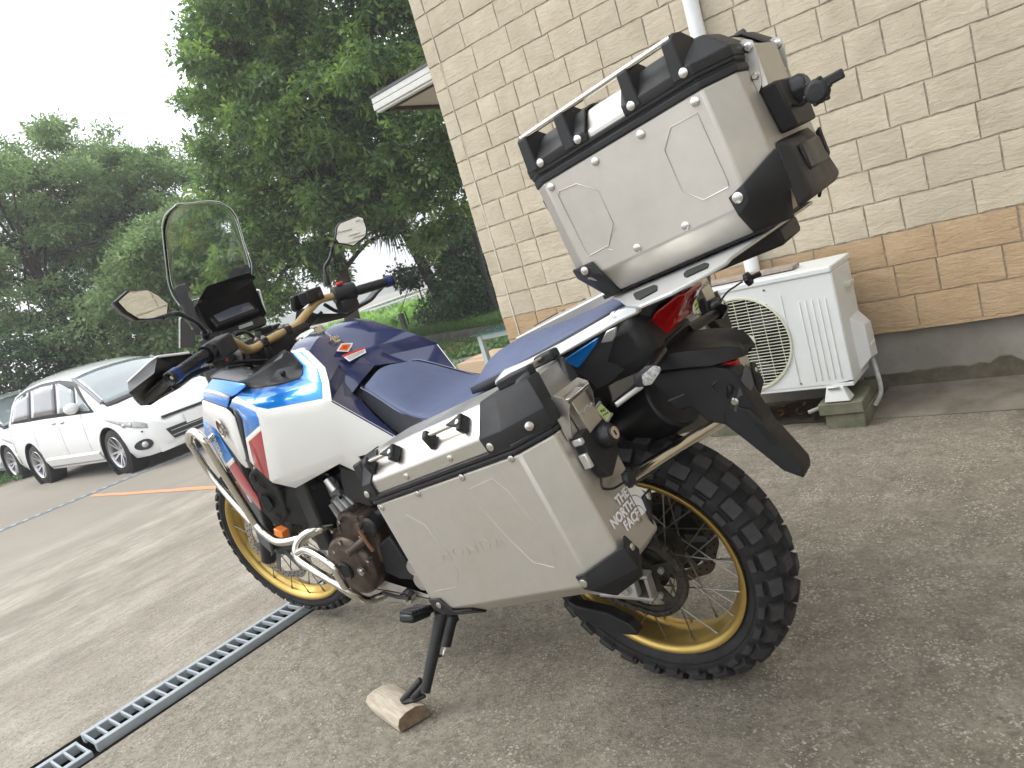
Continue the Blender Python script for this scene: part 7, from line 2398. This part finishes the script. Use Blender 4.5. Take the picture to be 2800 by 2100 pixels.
    F(MB().tube(k0, .0026, 8, smooth=6)).build('cap_cord', M_black2, t, smooth=60)
    c_ = k0[-1]
    ec = c_ + (Vector((-.006, -.016, 0)) if s > 0 else Vector((-.016, .0, 0)))
    kc = MB().lathe([(.0, -.008), (.013, -.008), (.0165, -.004), (.017, .003), (.0135, .008), (.0, .009)], axis='x', n=16, c=ec)
    kc.box(ec + (Vector((0, -.025, .001)) if s > 0 else Vector((-.022, 0, 0))), (.010, .028, .013) if s > 0 else (.024, .010, .013))
    for q in range(6):
        a_ = q * 1.047
        kc.box(ec + Vector((0, .0155 * math.cos(a_), .0155 * math.sin(a_))), (.012, .006, .006))
    F(kc).build('lock_cap', M_black, t, bevel=.0025)
    return t


pl_ = pannier(1, 'large aluminium side case on the near side of the motorcycle, with a white mountain-brand sticker')
pr_ = pannier(-1, 'aluminium side case on the far side of the motorcycle, in front of the fan grille')
# release tab with a green PULL label beside the near pannier
M_lime = mat('pale_green_label', (0.55, 0.68, 0.28), 0.6)
for s in (1, -1):
    X0 = -.5225
    P_ = [Vector((X0 - .004, -.182, -.014)), Vector((X0 - .004, -.210, -.010)), Vector((X0 - .004, -.226, -.044)), Vector((X0 - .004, -.198, -.050))]
    if s < 0:
        P_ = [Vector((p.x, -p.y, p.z)) for p in P_]
    par = pl_ if s > 0 else pr_
    MB().prism(P_, (-.004, 0, 0)).build('release_tab', M_alubright, par, bevel=.001)
    c_ = sum(P_, Vector()) / 4
    MB().prism([c_ + (p - c_) * .86 + Vector((-.0042, 0, 0)) for p in P_], (-.0005, 0, 0)).build('pull_label', M_lime, par, smooth=0)
    text_mesh('pull_lettering', 'PULL', .0085, basis(c_ + Vector((-.0054, 0, .003)), (0, -s, -.1), (0, 0, 1)), M_hole, par, .0002)
    text_mesh('pull_lettering', 'TO REMOVE', .004, basis(c_ + Vector((-.0054, -.002 * s, -.006)), (0, -s, -.1), (0, 0, 1)), M_hole, par, .0002)
    for q, (a, b) in enumerate(((P_[0], P_[1]), (P_[2], P_[3]))):
        MB().tube([a + Vector((-.004, 0, 0)), b + Vector((-.004, 0, 0))], .003, 8).build('tab_edge', M_alubright, par)
    MB().box((X0 + .05, -.235 * s, -.03), (.07, .03, .05)).build('carrier_block', M_black, par, bevel=.006)
# the sticker on the rear face
MX = -.5232
for k, word in enumerate(('THE', 'NORTH', 'FACE')):
    w_ = -.1845 - k * .0238
    text_mesh('sticker_lettering', word, .0262, basis((MX, -.1635 if False else -.160, w_), (0, -1, 0), (0, 0, 1)), M_sticker, pl_, .0002, .0009, align='RIGHT', sx=.98)
for r0, r1, nm in ((.0, .0185, 'a'), (.0205, .0385, 'b'), (.0405, .0600, 'c')):
    P_ = []
    n = 14
    kx_ = .78
    for i in range(n + 1):
        a = math.pi / 2 * i / n
        P_.append((MX, -.1625 - r1 * kx_ * math.sin(a) , -.2430 + r1 * 1.12 * math.cos(a)))
    if r0:
        for i in range(n, -1, -1):
            a = math.pi / 2 * i / n
            P_.append((MX, -.1625 - r0 * kx_ * math.sin(a), -.2430 + r0 * 1.12 * math.cos(a)))
    else:
        P_.append((MX, -.1625, -.2430))
    if r0 == 0:
        P_ = [(MX, -.1625 + (p[1] + .1625), p[2]) for p in P_]
    MB().prism(P_, (-.0004, 0, 0)).build('sticker_dome', M_sticker, pl_, smooth=0)

# ---- top case
TF = BIKE @ Matrix.Translation((-.148, .22, 1.269)) @ Matrix.Rotation(R_(9.9), 4, 'Y')
top = empty('top_case', matrix=TF)
tag(top, 'aluminium top case with black corners, mounted on the rack behind the passenger seat', 'top case')
WD = .37


def tout(o=0.0, i=0.0):
    b = .045
    return [(0 - i, o - i), (-.33 + i, o - i), (-.33 - b - o + i, -b - i * .4), (-.33 - b - o + i, -WD + b + i * .4), (-.33 + i, -WD - o + i), (0 - i, -WD - o + i), (b + o - i, -WD + b + i * .4), (b + o - i, -b - i * .4)]


def tr3(o, i, w):
    return [(a, b, w) for a, b in tout(o, i)]


MB().loft([tr3(0, 0, .001), tr3(0, 0, -.192), tr3(0, .036, -.238)]).build('body', M_alu_dull, top, bevel=.004, seg=3, smooth=30)
MB().loft([tr3(.003, 0, .000), tr3(.003, 0, .013)]).build('rim_trim', M_black, top, bevel=.003)
MB().loft([tr3(.001, 0, .013), tr3(.001, 0, .017)]).build('gasket', M_hole, top)
lidt = MB().loft([tr3(0, 0, .018), tr3(0, 0, .036), tr3(0, .032, .072), tr3(0, .06, .078)]).build('lid', M_alu, top, bevel=.004, seg=3, smooth=30)
MB().loft([tr3(.004, 0, .017), tr3(.004, 0, .027)]).build('lid_rim', M_black, lidt, bevel=.003)
# black end caps of the lid (front pair and rear pair)
U_a = (-0.124, 0, 0.02)[0]
U_b = (-0.201, 0, 0.021)[0]
for sgn, v0 in ((1, 0.0), (-1, -WD)):
    vv = lambda d: v0 - d * sgn
    for (ua, ub, front) in ((U_a, .0, True), (U_b, -.33, False)):
        e_ = .049 if front else -.049
        rings = []
        for (w, i_) in ((.024, 0), (.040, 0), (.0755, .033), (.082, .06)):
            k_ = -1 if front else 1
            ux = ub + k_ * i_ * (1 if True else 0)
            rings.append([(ua, vv(-.004 + i_), w), (ux, vv(-.004 + i_), w), (ux + e_, vv(.045 + i_ * .4), w), (ux + e_, vv(.13), w)])
        m_ = MB().loft(rings, closed=False, cap=False)
        tp_ = rings[-1]
        m_.add(tp_ + [(ua, vv(.13), .082)], [(0, 1, 2, 3, 4)])
        m_.build('lid_corner', M_black, lidt, solid=.004, bevel=.002, smooth=35, soff=0)
    # ribs that carry the rail
    for u_ in (.000, -.088, -.226, -.312):
        rp_ = [(u_ + .016, vv(-.008), .026), (u_ + .012, vv(-.004), .088), (u_ + .010, vv(.008), .097), (u_ + .006, vv(.03), .097), (u_ + .004, vv(.055), .080), (u_ + .010, vv(.03), .06)]
        rb = MB().loft([rp_, [(p[0] - .026 + (.006 if k in (1, 2, 3) else 0), p[1], p[2]) for k, p in enumerate(rp_)]])
        rb.build('rail_rib', M_black, lidt, bevel=.003)
    MB().tube([(.004, vv(.004), .0905), (-.316, vv(.004), .0905)], .0052, 12).build('lid_rail', M_chrome, lidt, smooth=60)
    for u_ in (-.018, U_a + .02 if False else U_a + .018, U_b - .018, -.318):
        rivet((u_, vv(-.0065), .034), (0, sgn, 0), lidt, .0075)
for P in [(-0.012, 0, -0.012), (-0.115, 0, -0.013), (-0.211, 0, -0.013), (-0.314, 0, -0.012), (-0.119, 0, -0.179), (-0.217, 0, -0.18)]:
    rivet(P, (0, 1, 0), top, .0075)
    rivet((P[0], -WD, P[2]), (0, -1, 0), top, .0075)
# pressed panels on the near side
pq = MB()
pq.tube([(p[0], .0004, p[2]) for p in [(-0.31, 0, -0.028), (-0.262, 0, -0.027), (-0.237, 0, -0.054), (-0.236, 0, -0.126), (-0.263, 0, -0.154), (-0.309, 0, -0.153), (-0.311, 0, -0.143)]], .0011, 4, closed=True)
pq.build('pressed_line', M_alu_dull, top)
pq = MB()
pq.tube([(p[0], .0004, p[2]) for p in [(-0.025, 0, -0.026), (-0.063, 0, -0.03), (-0.096, 0, -0.058), (-0.096, 0, -0.122), (-0.069, 0, -0.153), (-0.024, 0, -0.155), (-0.02, 0, -0.141), (-0.018, 0, -0.032)]], .0011, 4, closed=True)
pq.build('pressed_line', M_alu_dull, top)
MB().tube([(p[0], .0006, p[2]) for p in [(-0.097, 0, -0.13), (-0.088, 0, -0.134), (-0.08, 0, -0.143)]], .0007, 4).tube([(p[0], .0006, p[2]) for p in [(-0.066, 0, -0.155), (-0.067, 0, -0.16), (-0.073, 0, -0.164)]], .0007, 4).build('scratch', M_rivet, top)
# body corner caps
for sgn, v0 in ((1, .004), (-1, -WD - .004)):
    vv = lambda d: v0 - d * sgn
    m_ = MB()
    m_.add([(-.303, vv(0), -.168), (-.332, vv(0), -.158), (-.306, vv(0), -.20), (-.330, vv(.0), -.185), (-.383, vv(.046), -.130), (-.383, vv(.050), -.180), (-.345, vv(.065), -.242), (-.300, vv(.045), -.236), (-.350, vv(.10), -.246)],
           [(0, 1, 3, 2), (1, 4, 5, 3), (2, 3, 6, 7), (3, 5, 6), (5, 8, 6)])
    m_.build('body_corner', M_black, top, solid=.006, bevel=.002, smooth=30, soff=0)
    rivet((-.318, vv(-.004), -.174), (0, sgn, 0), top, .009)
    m_ = MB()
    m_.add([(.020, vv(.002), -.165), (-.026, vv(0), -.166), (-.036, vv(.0), -.195), (.0, vv(.0), -.180), (.049, vv(.046), -.167), (.049, vv(.05), -.185), (-.03, vv(.045), -.242), (.01, vv(.06), -.240)],
           [(0, 1, 2, 3), (0, 3, 5, 4), (3, 2, 6, 7), (3, 7, 5)])
    m_.build('body_corner', M_black, top, solid=.006, bevel=.002, smooth=30, soff=0)
    rivet((-.006, vv(-.004), -.176), (0, sgn, 0), top, .008)
# front carry handle
MB().loft([[(.048, -.06, -.004), (.048, -.32, -.004), (.048, -.32, -.075), (.048, -.06, -.075)], [(.078, -.09, -.018), (.078, -.29, -.018), (.070, -.29, -.070), (.070, -.09, -.070)]]).build('front_handle', M_black, top, bevel=.005, seg=3)
# rear latch, lock, release and carry handle
XR = -.3755
MB().loft([[(XR - .002, -.118, .036), (XR - .002, -.248, .036), (XR - .002, -.248, -.040), (XR - .002, -.118, -.040)], [(XR - .016, -.122, .034), (XR - .016, -.244, .034), (XR - .014, -.244, -.038), (XR - .014, -.122, -.038)]]).build('latch', M_alu, top, bevel=.002)
for v_ in (-.102, -.265):
    MB().prism([(XR, v_, .042), (XR - .012, v_, .044), (XR - .022, v_, .036), (XR - .022, v_, .022), (XR - .010, v_, -.03), (XR, v_, -.040)], (0, .003, 0)).build('latch_bracket', M_alu, top)
    MB().lathe([(0, .006), (.005, .006), (.008, .003), (.008, 0)], c=(XR - .013, v_ + (.003 if v_ > -.2 else 0), .029), axis='y', n=14).build('latch_bolt', M_rivet, top)
    MB().lathe([(0, .006), (.004, .006), (.006, .003), (.006, 0)], c=(XR - .006, v_ + (.003 if v_ > -.2 else 0), -.015), axis='y', n=14).build('latch_bolt', M_rivet, top)
MB().prism([(XR, -.105, -.035), (XR, -.255, -.035), (XR, -.244, -.115), (XR, -.122, -.115)], (-.030, 0, 0)).build('lock_housing', M_black, top, bevel=.004)
lb_ = MB().lathe([(.0, .030), (.014, .030), (.0145, .028), (.0185, .027), (.023, .020), (.023, 0)], axis='x', n=24)
lb_.v = [(-v[0] + XR - .024, v[1] - .185, v[2] - .060) for v in lb_.v]
lb_.build('lock_barrel', M_black2, top)
c0 = Vector((XR - .03, -.14, -.082))
c1 = Vector((-0.455, -0.031, -0.089))
MB().tube([c0, c0.lerp(c1, .5) + Vector((0, 0, -.004)), c1], .0026, 8, smooth=4).build('cap_cord', M_black2, top)
kc = MB().lathe([(.0, -.009), (.014, -.009), (.018, -.004), (.0185, .003), (.014, .009), (.0, .010)], axis='y', n=16, c=c1 + Vector((-.016, 0, .004)))
kc.box(c1 + Vector((-.042, 0, .010)), (.028, .010, .014))
for q in range(6):
    a_ = q * 1.047
    kc.box(c1 + Vector((-.016 + .017 * math.cos(a_), 0, .004 + .017 * math.sin(a_))), (.007, .012, .007))
kc.build('lock_cap', M_black, top, bevel=.0025)
MB().loft([[(XR, -.07, -.118), (XR, -.29, -.118), (XR, -.31, -.235), (XR, -.05, -.235)], [(XR - .014, -.10, -.130), (XR - .014, -.25, -.130), (XR - .022, -.28, -.222), (XR - .022, -.08, -.222)]]).build('carry_handle', M_black, top, bevel=.008, seg=3)
MB().box((XR - .018, -.185, -.165), (.010, .12, .045)).build('release_lever', M_black2, top, bevel=.004)
# rack plate under the case (part of the motorcycle)
pts_ = [(-0.0467, 0.01004, -0.246), (-0.1336, 0.1416, -0.246), (-0.203, 0.2254, -0.246), (-0.2543, 0.2152, -0.246), (-0.2905, 0.1621, -0.246), (-0.3076, 0.1213, -0.246), (-0.299, 0.07554, -0.246)]
RP = [(p[0], p[1]) for p in pts_]
full = [(p[0], p[1]) for p in RP] + [(-.33, -.30), (-.20, -.44 - .0), (-.10, -.36), (.05, -.22), (.05, -.12)]
MB().prism([(a, b, -.248) for a, b in full], (0, 0, -.006)).xf(Matrix.Translation((-.148, .22, 1.269)) @ Matrix.Rotation(R_(9.9), 4, 'Y')).build('rack_plate', M_rail2, bike, bevel=.002)
sl = MB()
for P in ([(-0.1103, 0.06644, -0.2457), (-0.1, 0.04113, -0.2457), (-0.1423, 0.04482, -0.2457), (-0.1642, 0.07685, -0.2457), (-0.193, 0.1373, -0.2457), (-0.1759, 0.1676, -0.2457), (-0.15, 0.1337, -0.2457)], [(-0.2109, 0.0688, -0.2457), (-0.2002, 0.03175, -0.2457), (-0.235, 0.03078, -0.2457), (-0.2563, 0.06638, -0.2457), (-0.2725, 0.1112, -0.2457), (-0.242, 0.1249, -0.2457), (-0.228, 0.1045, -0.2457)]):
    sl.prism(P, (0, 0, -.0075))
sl.xf(Matrix.Translation((-.148, .22, 1.269)) @ Matrix.Rotation(R_(9.9), 4, 'Y')).build('rack_slot', M_hole, bike)
MB().prism([(.03, -.16, -.256), (-.30, -.16, -.256), (-.30, -.28, -.256), (.03, -.28, -.256)], (0, 0, -.035)).xf(Matrix.Translation((-.148, .22, 1.269)) @ Matrix.Rotation(R_(9.9), 4, 'Y')).build('rack_beam', M_dark, bike, bevel=.008)
MB().prism([(.02, -.05, -.236), (-.33, -.05, -.236), (-.33, -.33, -.236), (.02, -.33, -.236)], (0, 0, -.009)).xf(Matrix.Translation((-.148, .22, 1.269)) @ Matrix.Rotation(R_(9.9), 4, 'Y')).build('case_base', M_black, bike, bevel=.002)

# ------------------------------------------------------------------ the vans
M_carw = mat('white_car_paint', (0.78, 0.79, 0.79), 0.25, coat=1.0, var=0.01, vscale=2)
M_cglass = mat('tinted_car_glass', (0.10, 0.10, 0.115), 0.06, coat=1.0, spec=.9)
M_wglass = mat('windscreen_glass', (0.22, 0.26, 0.27), 0.04, coat=1.0, spec=.9)
M_ctrim = mat('car_black_trim', (0.02, 0.02, 0.022), 0.5)
M_lamp = mat('car_headlamp_glass', (0.48, 0.50, 0.50), 0.12, coat=1.0, col2=(0.30, 0.31, 0.31), vscale=9)
M_alloy = mat('alloy_wheel_silver', (0.50, 0.50, 0.51), 0.35, 0.75)
SX = [0, .07, .22, .50, .80, 1.02, 1.40, 1.80, 2.3, 3.0, 3.7, 4.25, 4.58, 4.74, 4.80]
SW = [.56, .72, .83, .885, .895, .90, .90, .90, .90, .90, .90, .885, .86, .83, .78]
SB = [.56, .66, .76, .87, .95, .985, 1.00, 1.01, 1.03, 1.06, 1.08, 1.10, 1.11, 1.02, .62]
SCt = [.60, .70, .815, .935, 1.02, 1.12, 1.36, 1.545, 1.625, 1.65, 1.62, 1.54, 1.40, 1.06, .64]
SR = [.62, .72, .84, .965, 1.05, 1.16, 1.415, 1.61, 1.705, 1.745, 1.73, 1.65, 1.50, 1.08, .66]
SG = [.50, .66, .77, .82, .82, .80, .75, .70, .67, .66, .66, .66, .66, .72, .72]
SZ = [.30, .21, .20, .20, .21, .22, .22, .22, .22, .22, .22, .22, .24, .30, .36]


def carsec(x):
    f = lambda t: float(np.interp(x, SX, t))
    w, b_, c_, r_, g_, z_ = f(SW), f(SB), f(SCt), f(SR), f(SG), f(SZ)
    zm = z_ + (b_ - z_) * .45
    return [(w * .90, z_), (w * .985, z_ + .12 * (b_ - z_) / .8 + .02), (w, zm), (w * .985, b_ - .10), (w * .955, b_), (g_, c_), (g_ * .80, r_ - .035), (g_ * .45, r_ - .008), (0, r_)]


def carpt(x, v, sgn=1, off=0.0):
    P = carsec(x)
    i = min(int(v), 7)
    t = v - i
    y = P[i][0] * (1 - t) + P[i + 1][0] * t
    z = P[i][1] * (1 - t) + P[i + 1][1] * t
    dy, dz = P[i + 1][0] - P[i][0], P[i + 1][1] - P[i][1]
    l = math.hypot(dy, dz) + 1e-9
    return (-x, sgn * (y + off * dz / l), z - off * dy / l)


def carv(x, z):
    P = carsec(x)
    for i in range(1, 8):
        if P[i][1] <= z <= P[i + 1][1]:
            return i + (z - P[i][1]) / (P[i + 1][1] - P[i][1] + 1e-9)
    return 3.0


def carpatch(name, xs_, v0, v1, m, parent, off=.006, both=True, nv=4):
    for sg in ((1, -1) if both else (-1,)):
        rows = []
        for k, x in enumerate(xs_):
            a = v0(x) if callable(v0) else v0
            b = v1(x) if callable(v1) else v1
            rows.append([carpt(x, a + (b - a) * j / nv, sg, off) for j in range(nv + 1)])
        MB().loft(rows, cap=False, closed=False).build(name, m, parent, smooth=60, solid=.004, soff=0)


def car(loc, rz, label, pitch=0.0, scale=(1, 1, 1.05), full=True):
    M0 = Matrix.Translation(loc) @ Matrix.Rotation(rz, 4, 'Z') @ Matrix.Rotation(pitch, 4, 'Y') @ Matrix.Diagonal((*scale, 1))
    e = empty('van', matrix=M0)
    tag(e, label, 'van', 'white vans parked beyond the slab')
    rings = []
    xs_ = sorted(set(SX + [.14, .35, .65, .93, 1.2, 1.6, 2.05, 2.6, 3.35, 3.88, 4.4]))
    for x in xs_:
        S = carsec(x)
        rings.append([(-x, y, z) for y, z in S] + [(-x, -y, z) for y, z in S[-2::-1]])
    b = MB().loft(rings).build('body', M_carw, e, smooth=38)
    for xw in (.93, 3.88):
        ct = MB().cyl((-xw, -1.2, .345), (-xw, -.62, .345), .405, n=32).build('cutter', M_ctrim)
        ct.matrix_world = M0
        cut(b, ct)
        ct = MB().cyl((-xw, .62, .345), (-xw, 1.2, .345), .405, n=32).build('cutter', M_ctrim)
        ct.matrix_world = M0
        cut(b, ct)
    b.data.shade_smooth()
    b.data.set_sharp_from_angle(angle=R_(32))
    MB().box((-2.4, 0, .26), (4.2, 1.5, .12)).build('underbody', M_ctrim, e)
    for sg in (1, -1):
        for xw in (.93, 3.88):
            MB().lathe([(.40, .60 * sg), (.408, .885 * sg), (.400, .885 * sg), (.395, .62 * sg)], c=(-xw, 0, .345), axis='y', n=32, closed=True, ).build('arch_liner', M_ctrim, e)
            w = MB().lathe([(.235, .66), (.30, .665), (.345, .69), (.348, .76), (.345, .84), (.31, .868), (.245, .872), (.235, .86)], axis='y', n=40)
            if sg < 0:
                w = w.mirror_y()
            w.v = [(v[0] - xw, v[1], v[2] + .345) for v in w.v]
            wo = w.build('wheel', M_rubber, e)
            r = MB().lathe([(.0, .80), (.06, .815), (.075, .80), (.09, .79)], axis='y', n=24)
            r.lathe([(.242, .868), (.236, .875), (.226, .862), (.220, .80), (.222, .68)], axis='y', n=40)
            for k in range(10):
                a = 2 * math.pi * k / 10 + (.09 if k % 2 else -.09)
                ca, sa = math.cos(a), math.sin(a)
                P = []
                for rr_, hw in ((.055, .017), (.226, .014)):
                    for q in (-1, 1):
                        P.append((rr_ * ca - q * hw * sa, .815 if rr_ < .1 else .855, rr_ * sa + q * hw * ca))
                r.prism([P[0], P[1], P[3], P[2]], (0, -.02, 0))
            if sg < 0:
                r = r.mirror_y()
            r.v = [(v[0] - xw, v[1], v[2] + .345) for v in r.v]
            r.build('rim', M_alloy, wo)
            MB().cyl((-xw, .70 * sg, .345), (-xw, .71 * sg, .345), .22, n=24).build('brake_shade', M_ctrim, wo)
    lin = lambda a, b, n: [a + (b - a) * i / (n - 1) for i in range(n)]
    carpatch('side_window_surround', lin(1.18, 4.45, 22), 4.03, lambda x: 4.03 + .93 * min(1, (x - 1.14) / .5) * min(1, max(.12, (4.62 - x) / .35)), M_ctrim, e, .004)
    carpatch('front_quarter_window', lin(1.28, 1.72, 8), 4.12, lambda x: 4.13 + .72 * min(1, (x - 1.24) / .48), M_wglass, e, .009)
    carpatch('front_door_window', lin(1.78, 2.42, 6), 4.12, lambda x: 4.12 + .76 * min(1, .72 + (x - 1.7) * .5), M_wglass, e, .009)
    carpatch('rear_door_window', lin(2.50, 3.45, 8), 4.12, 4.88, M_cglass, e, .009)
    carpatch('rear_quarter_window', lin(3.53, 4.38, 8), 4.12, lambda x: 4.12 + .76 * min(1, max(.3, (4.62 - x) / .4)), M_cglass, e, .009)
    # windscreen across the nose of the cabin
    rows = []
    for x in lin(.93, 1.80, 9):
        row = [carpt(x, 5.25 + 2.75 * j / 6, -1, .008) for j in range(7)] + [carpt(x, 5.25 + 2.75 * j / 6, 1, .008) for j in range(5, -1, -1)]
        rows.append(row)
    MB().loft(rows, cap=False, closed=False).build('windscreen', M_wglass, e, smooth=60, solid=.004, soff=0)
    rows = []
    for x in lin(.82, .95, 3):
        rows.append([carpt(x, 5.1 + 2.9 * j / 6, -1, .006) for j in range(7)] + [carpt(x, 5.1 + 2.9 * j / 6, 1, .006) for j in range(5, -1, -1)])
    MB().loft(rows, cap=False, closed=False).build('wiper_cowl', M_ctrim, e, smooth=60, solid=.004, soff=0)
    for sg in (1, -1):
        # dark front pillar
        MB().tube([carpt(.95, 5.1, sg, .006), carpt(1.4, 5.05, sg, .004), carpt(1.82, 5.15, sg, .002)], (.035, .028), 8).build('front_pillar', mat('dark_grey_pillar', (0.22, 0.23, 0.24), 0.4), e)
    carpatch('headlight', lin(.07, .84, 12), lambda x: carv(x, min(.595 + .245 * (x - .07) / .77, carsec(x)[4][1] - .012)), lambda x: carv(x, min(.715 + .15 * (x - .07) / .77, carsec(x)[4][1] - .004)), M_lamp, e, .009)
    for sg in (1, -1):
        for q, x in enumerate((.30, .44)):
            p = carpt(x, carv(x, .70 + .09 * (x - .3)), sg, .006)
            MB().ellip(p, (.05, .014, .032), 12).build('headlight_reflector', M_alloy, e)
        # seams, handles, sill line
        for x in (1.62, 2.47, 3.50):
            MB().tube([carpt(x + (0 if j > 1 else 0), .7 + j * .55, sg, .001) for j in range(7)], .0035, 4).build('door_seam', mat('panel_gap_grey', (0.25, 0.26, 0.27), 0.6), e)
        for x in (2.30, 2.62):
            p = carpt(x, 3.35, sg, .012)
            MB().box(p, (.15, .03, .028)).build('door_handle', M_carw, e, bevel=.008)
            MB().box((p[0], p[1] - sg * .008, p[2] - .022), (.13, .012, .02)).build('handle_recess', mat('panel_gap_grey', (0.25, 0.26, 0.27), 0.6), e)
        MB().loft([[carpt(x, v, sg, o) for v, o in ((.2, .0), (.5, .022), (1.15, .024), (1.3, 0))] for x in lin(1.40, 3.42, 8)], closed=False, cap=False).build('sill_skirt', M_carw, e, smooth=30)
        p = Vector(carpt(1.62, 4.25, sg, 0))
        mo = MB().ellip((p.x + .0, p.y + sg * .13, p.z + .02), (.06, .12, .085), 14).build('wing_mirror', M_carw, e)
        MB().box((p.x - .03, p.y + sg * .10, p.z - .01), (.06, .14, .13)).build('mirror_back', M_ctrim, mo, bevel=.02)
        MB().box((p.x - .01, p.y + sg * .02, p.z - .06), (.05, .10, .04)).build('mirror_foot', M_ctrim, mo, bevel=.01)
        pf = Vector(carpt(.14, 2.2, sg, .004))
        fc = Vector(carpt(.16, 1.62, sg, .0))
        ov = [(math.cos(a * math.pi / 8) * (1.25 if math.cos(a * math.pi / 8) < 0 else .9), math.sin(a * math.pi / 8)) for a in range(16)]
        dxy = Vector((.72, sg * -.69, 0))
        nxy = Vector((.69, sg * .72, 0))
        fl = MB().loft([[fc + dxy * (a * .13) + Vector((0, 0, b * .075)) + nxy * q for a, b in ov] for q in (-.05, .030)]).build('fog_lamp_recess', M_ctrim, e, smooth=40)
        MB().ellip(fc + nxy * .03, (.05, .05, .045), 14).build('fog_lamp', M_lamp, fl)
        MB().cyl((pf.x - .02, pf.y - sg * .0, .57), (pf.x + .012, pf.y + sg * .012, .57), .012, n=10).build('parking_sensor', M_ctrim, e)
    MB().loft([[(-.012, -.50, .50), (-.012, .50, .50), (.0, .42, .33), (.0, -.42, .33)], [(.012, -.50, .50), (.012, .50, .50), (.022, .42, .33), (.022, -.42, .33)]]).build('lower_grille', M_ctrim, e)
    for z in (.38, .45):
        MB().box((.024, 0, z), (.01, .88, .012)).build('grille_bar', M_alloy, e)
    MB().box((-.02, 0, .675), (.05, .95, .035)).build('upper_grille', M_ctrim, e)
    MB().box((.030, 0, .555), (.012, .33, .165)).build('number_plate', M_sticker, e)
    MB().loft([[(-.02, y, .205), (.035 - abs(y) * .12, y, .215), (.03 - abs(y) * .12, y, .30), (-.02, y, .31)] for y in lin(-.66, .66, 9)]).build('front_lip', M_carw, e, smooth=40)
    return e


f1, r1 = Vector((-12.08, 4.229, -0.422)), Vector((-14.93, 3.98, -0.426))
dv = (f1 - r1)
ang = math.atan2(dv.y, dv.x)
fwd = Vector((math.cos(ang), math.sin(ang), 0))
lft = Vector((-fwd.y, fwd.x, 0))
nose = f1 + fwd * .93 + lft * .87
car((nose.x, nose.y, f1.z), ang, 'white minivan parked facing right, nearest to the motorcycle')
f2 = Vector((-17.66, 4.274, -0.429))
nose2 = f2 + fwd * .93 + lft * .87
car((nose2.x - .15, nose2.y, f2.z), ang, 'second white van behind the nearer minivan, cut off by the left edge of the photo', scale=(1, 1, 1.05))

# ------------------------------------------------------------------ damp summer haze
m = bpy.data.materials.new('haze_air')
m.use_nodes = True
N, L = m.node_tree.nodes, m.node_tree.links
N.clear()
o_ = N.new('ShaderNodeOutputMaterial')
v_ = N.new('ShaderNodeVolumePrincipled')
v_.inputs['Color'].default_value = (0.98, 0.99, 1.0, 1)
v_.inputs['Density'].default_value = 0.0032
v_.inputs['Anisotropy'].default_value = 0.2
L.new(v_.outputs[0], o_.inputs['Volume'])
hz = MB().box((0, 0, 15), (1400, 1400, 36)).build('haze', m, smooth=0)
tag(hz, kind='stuff')
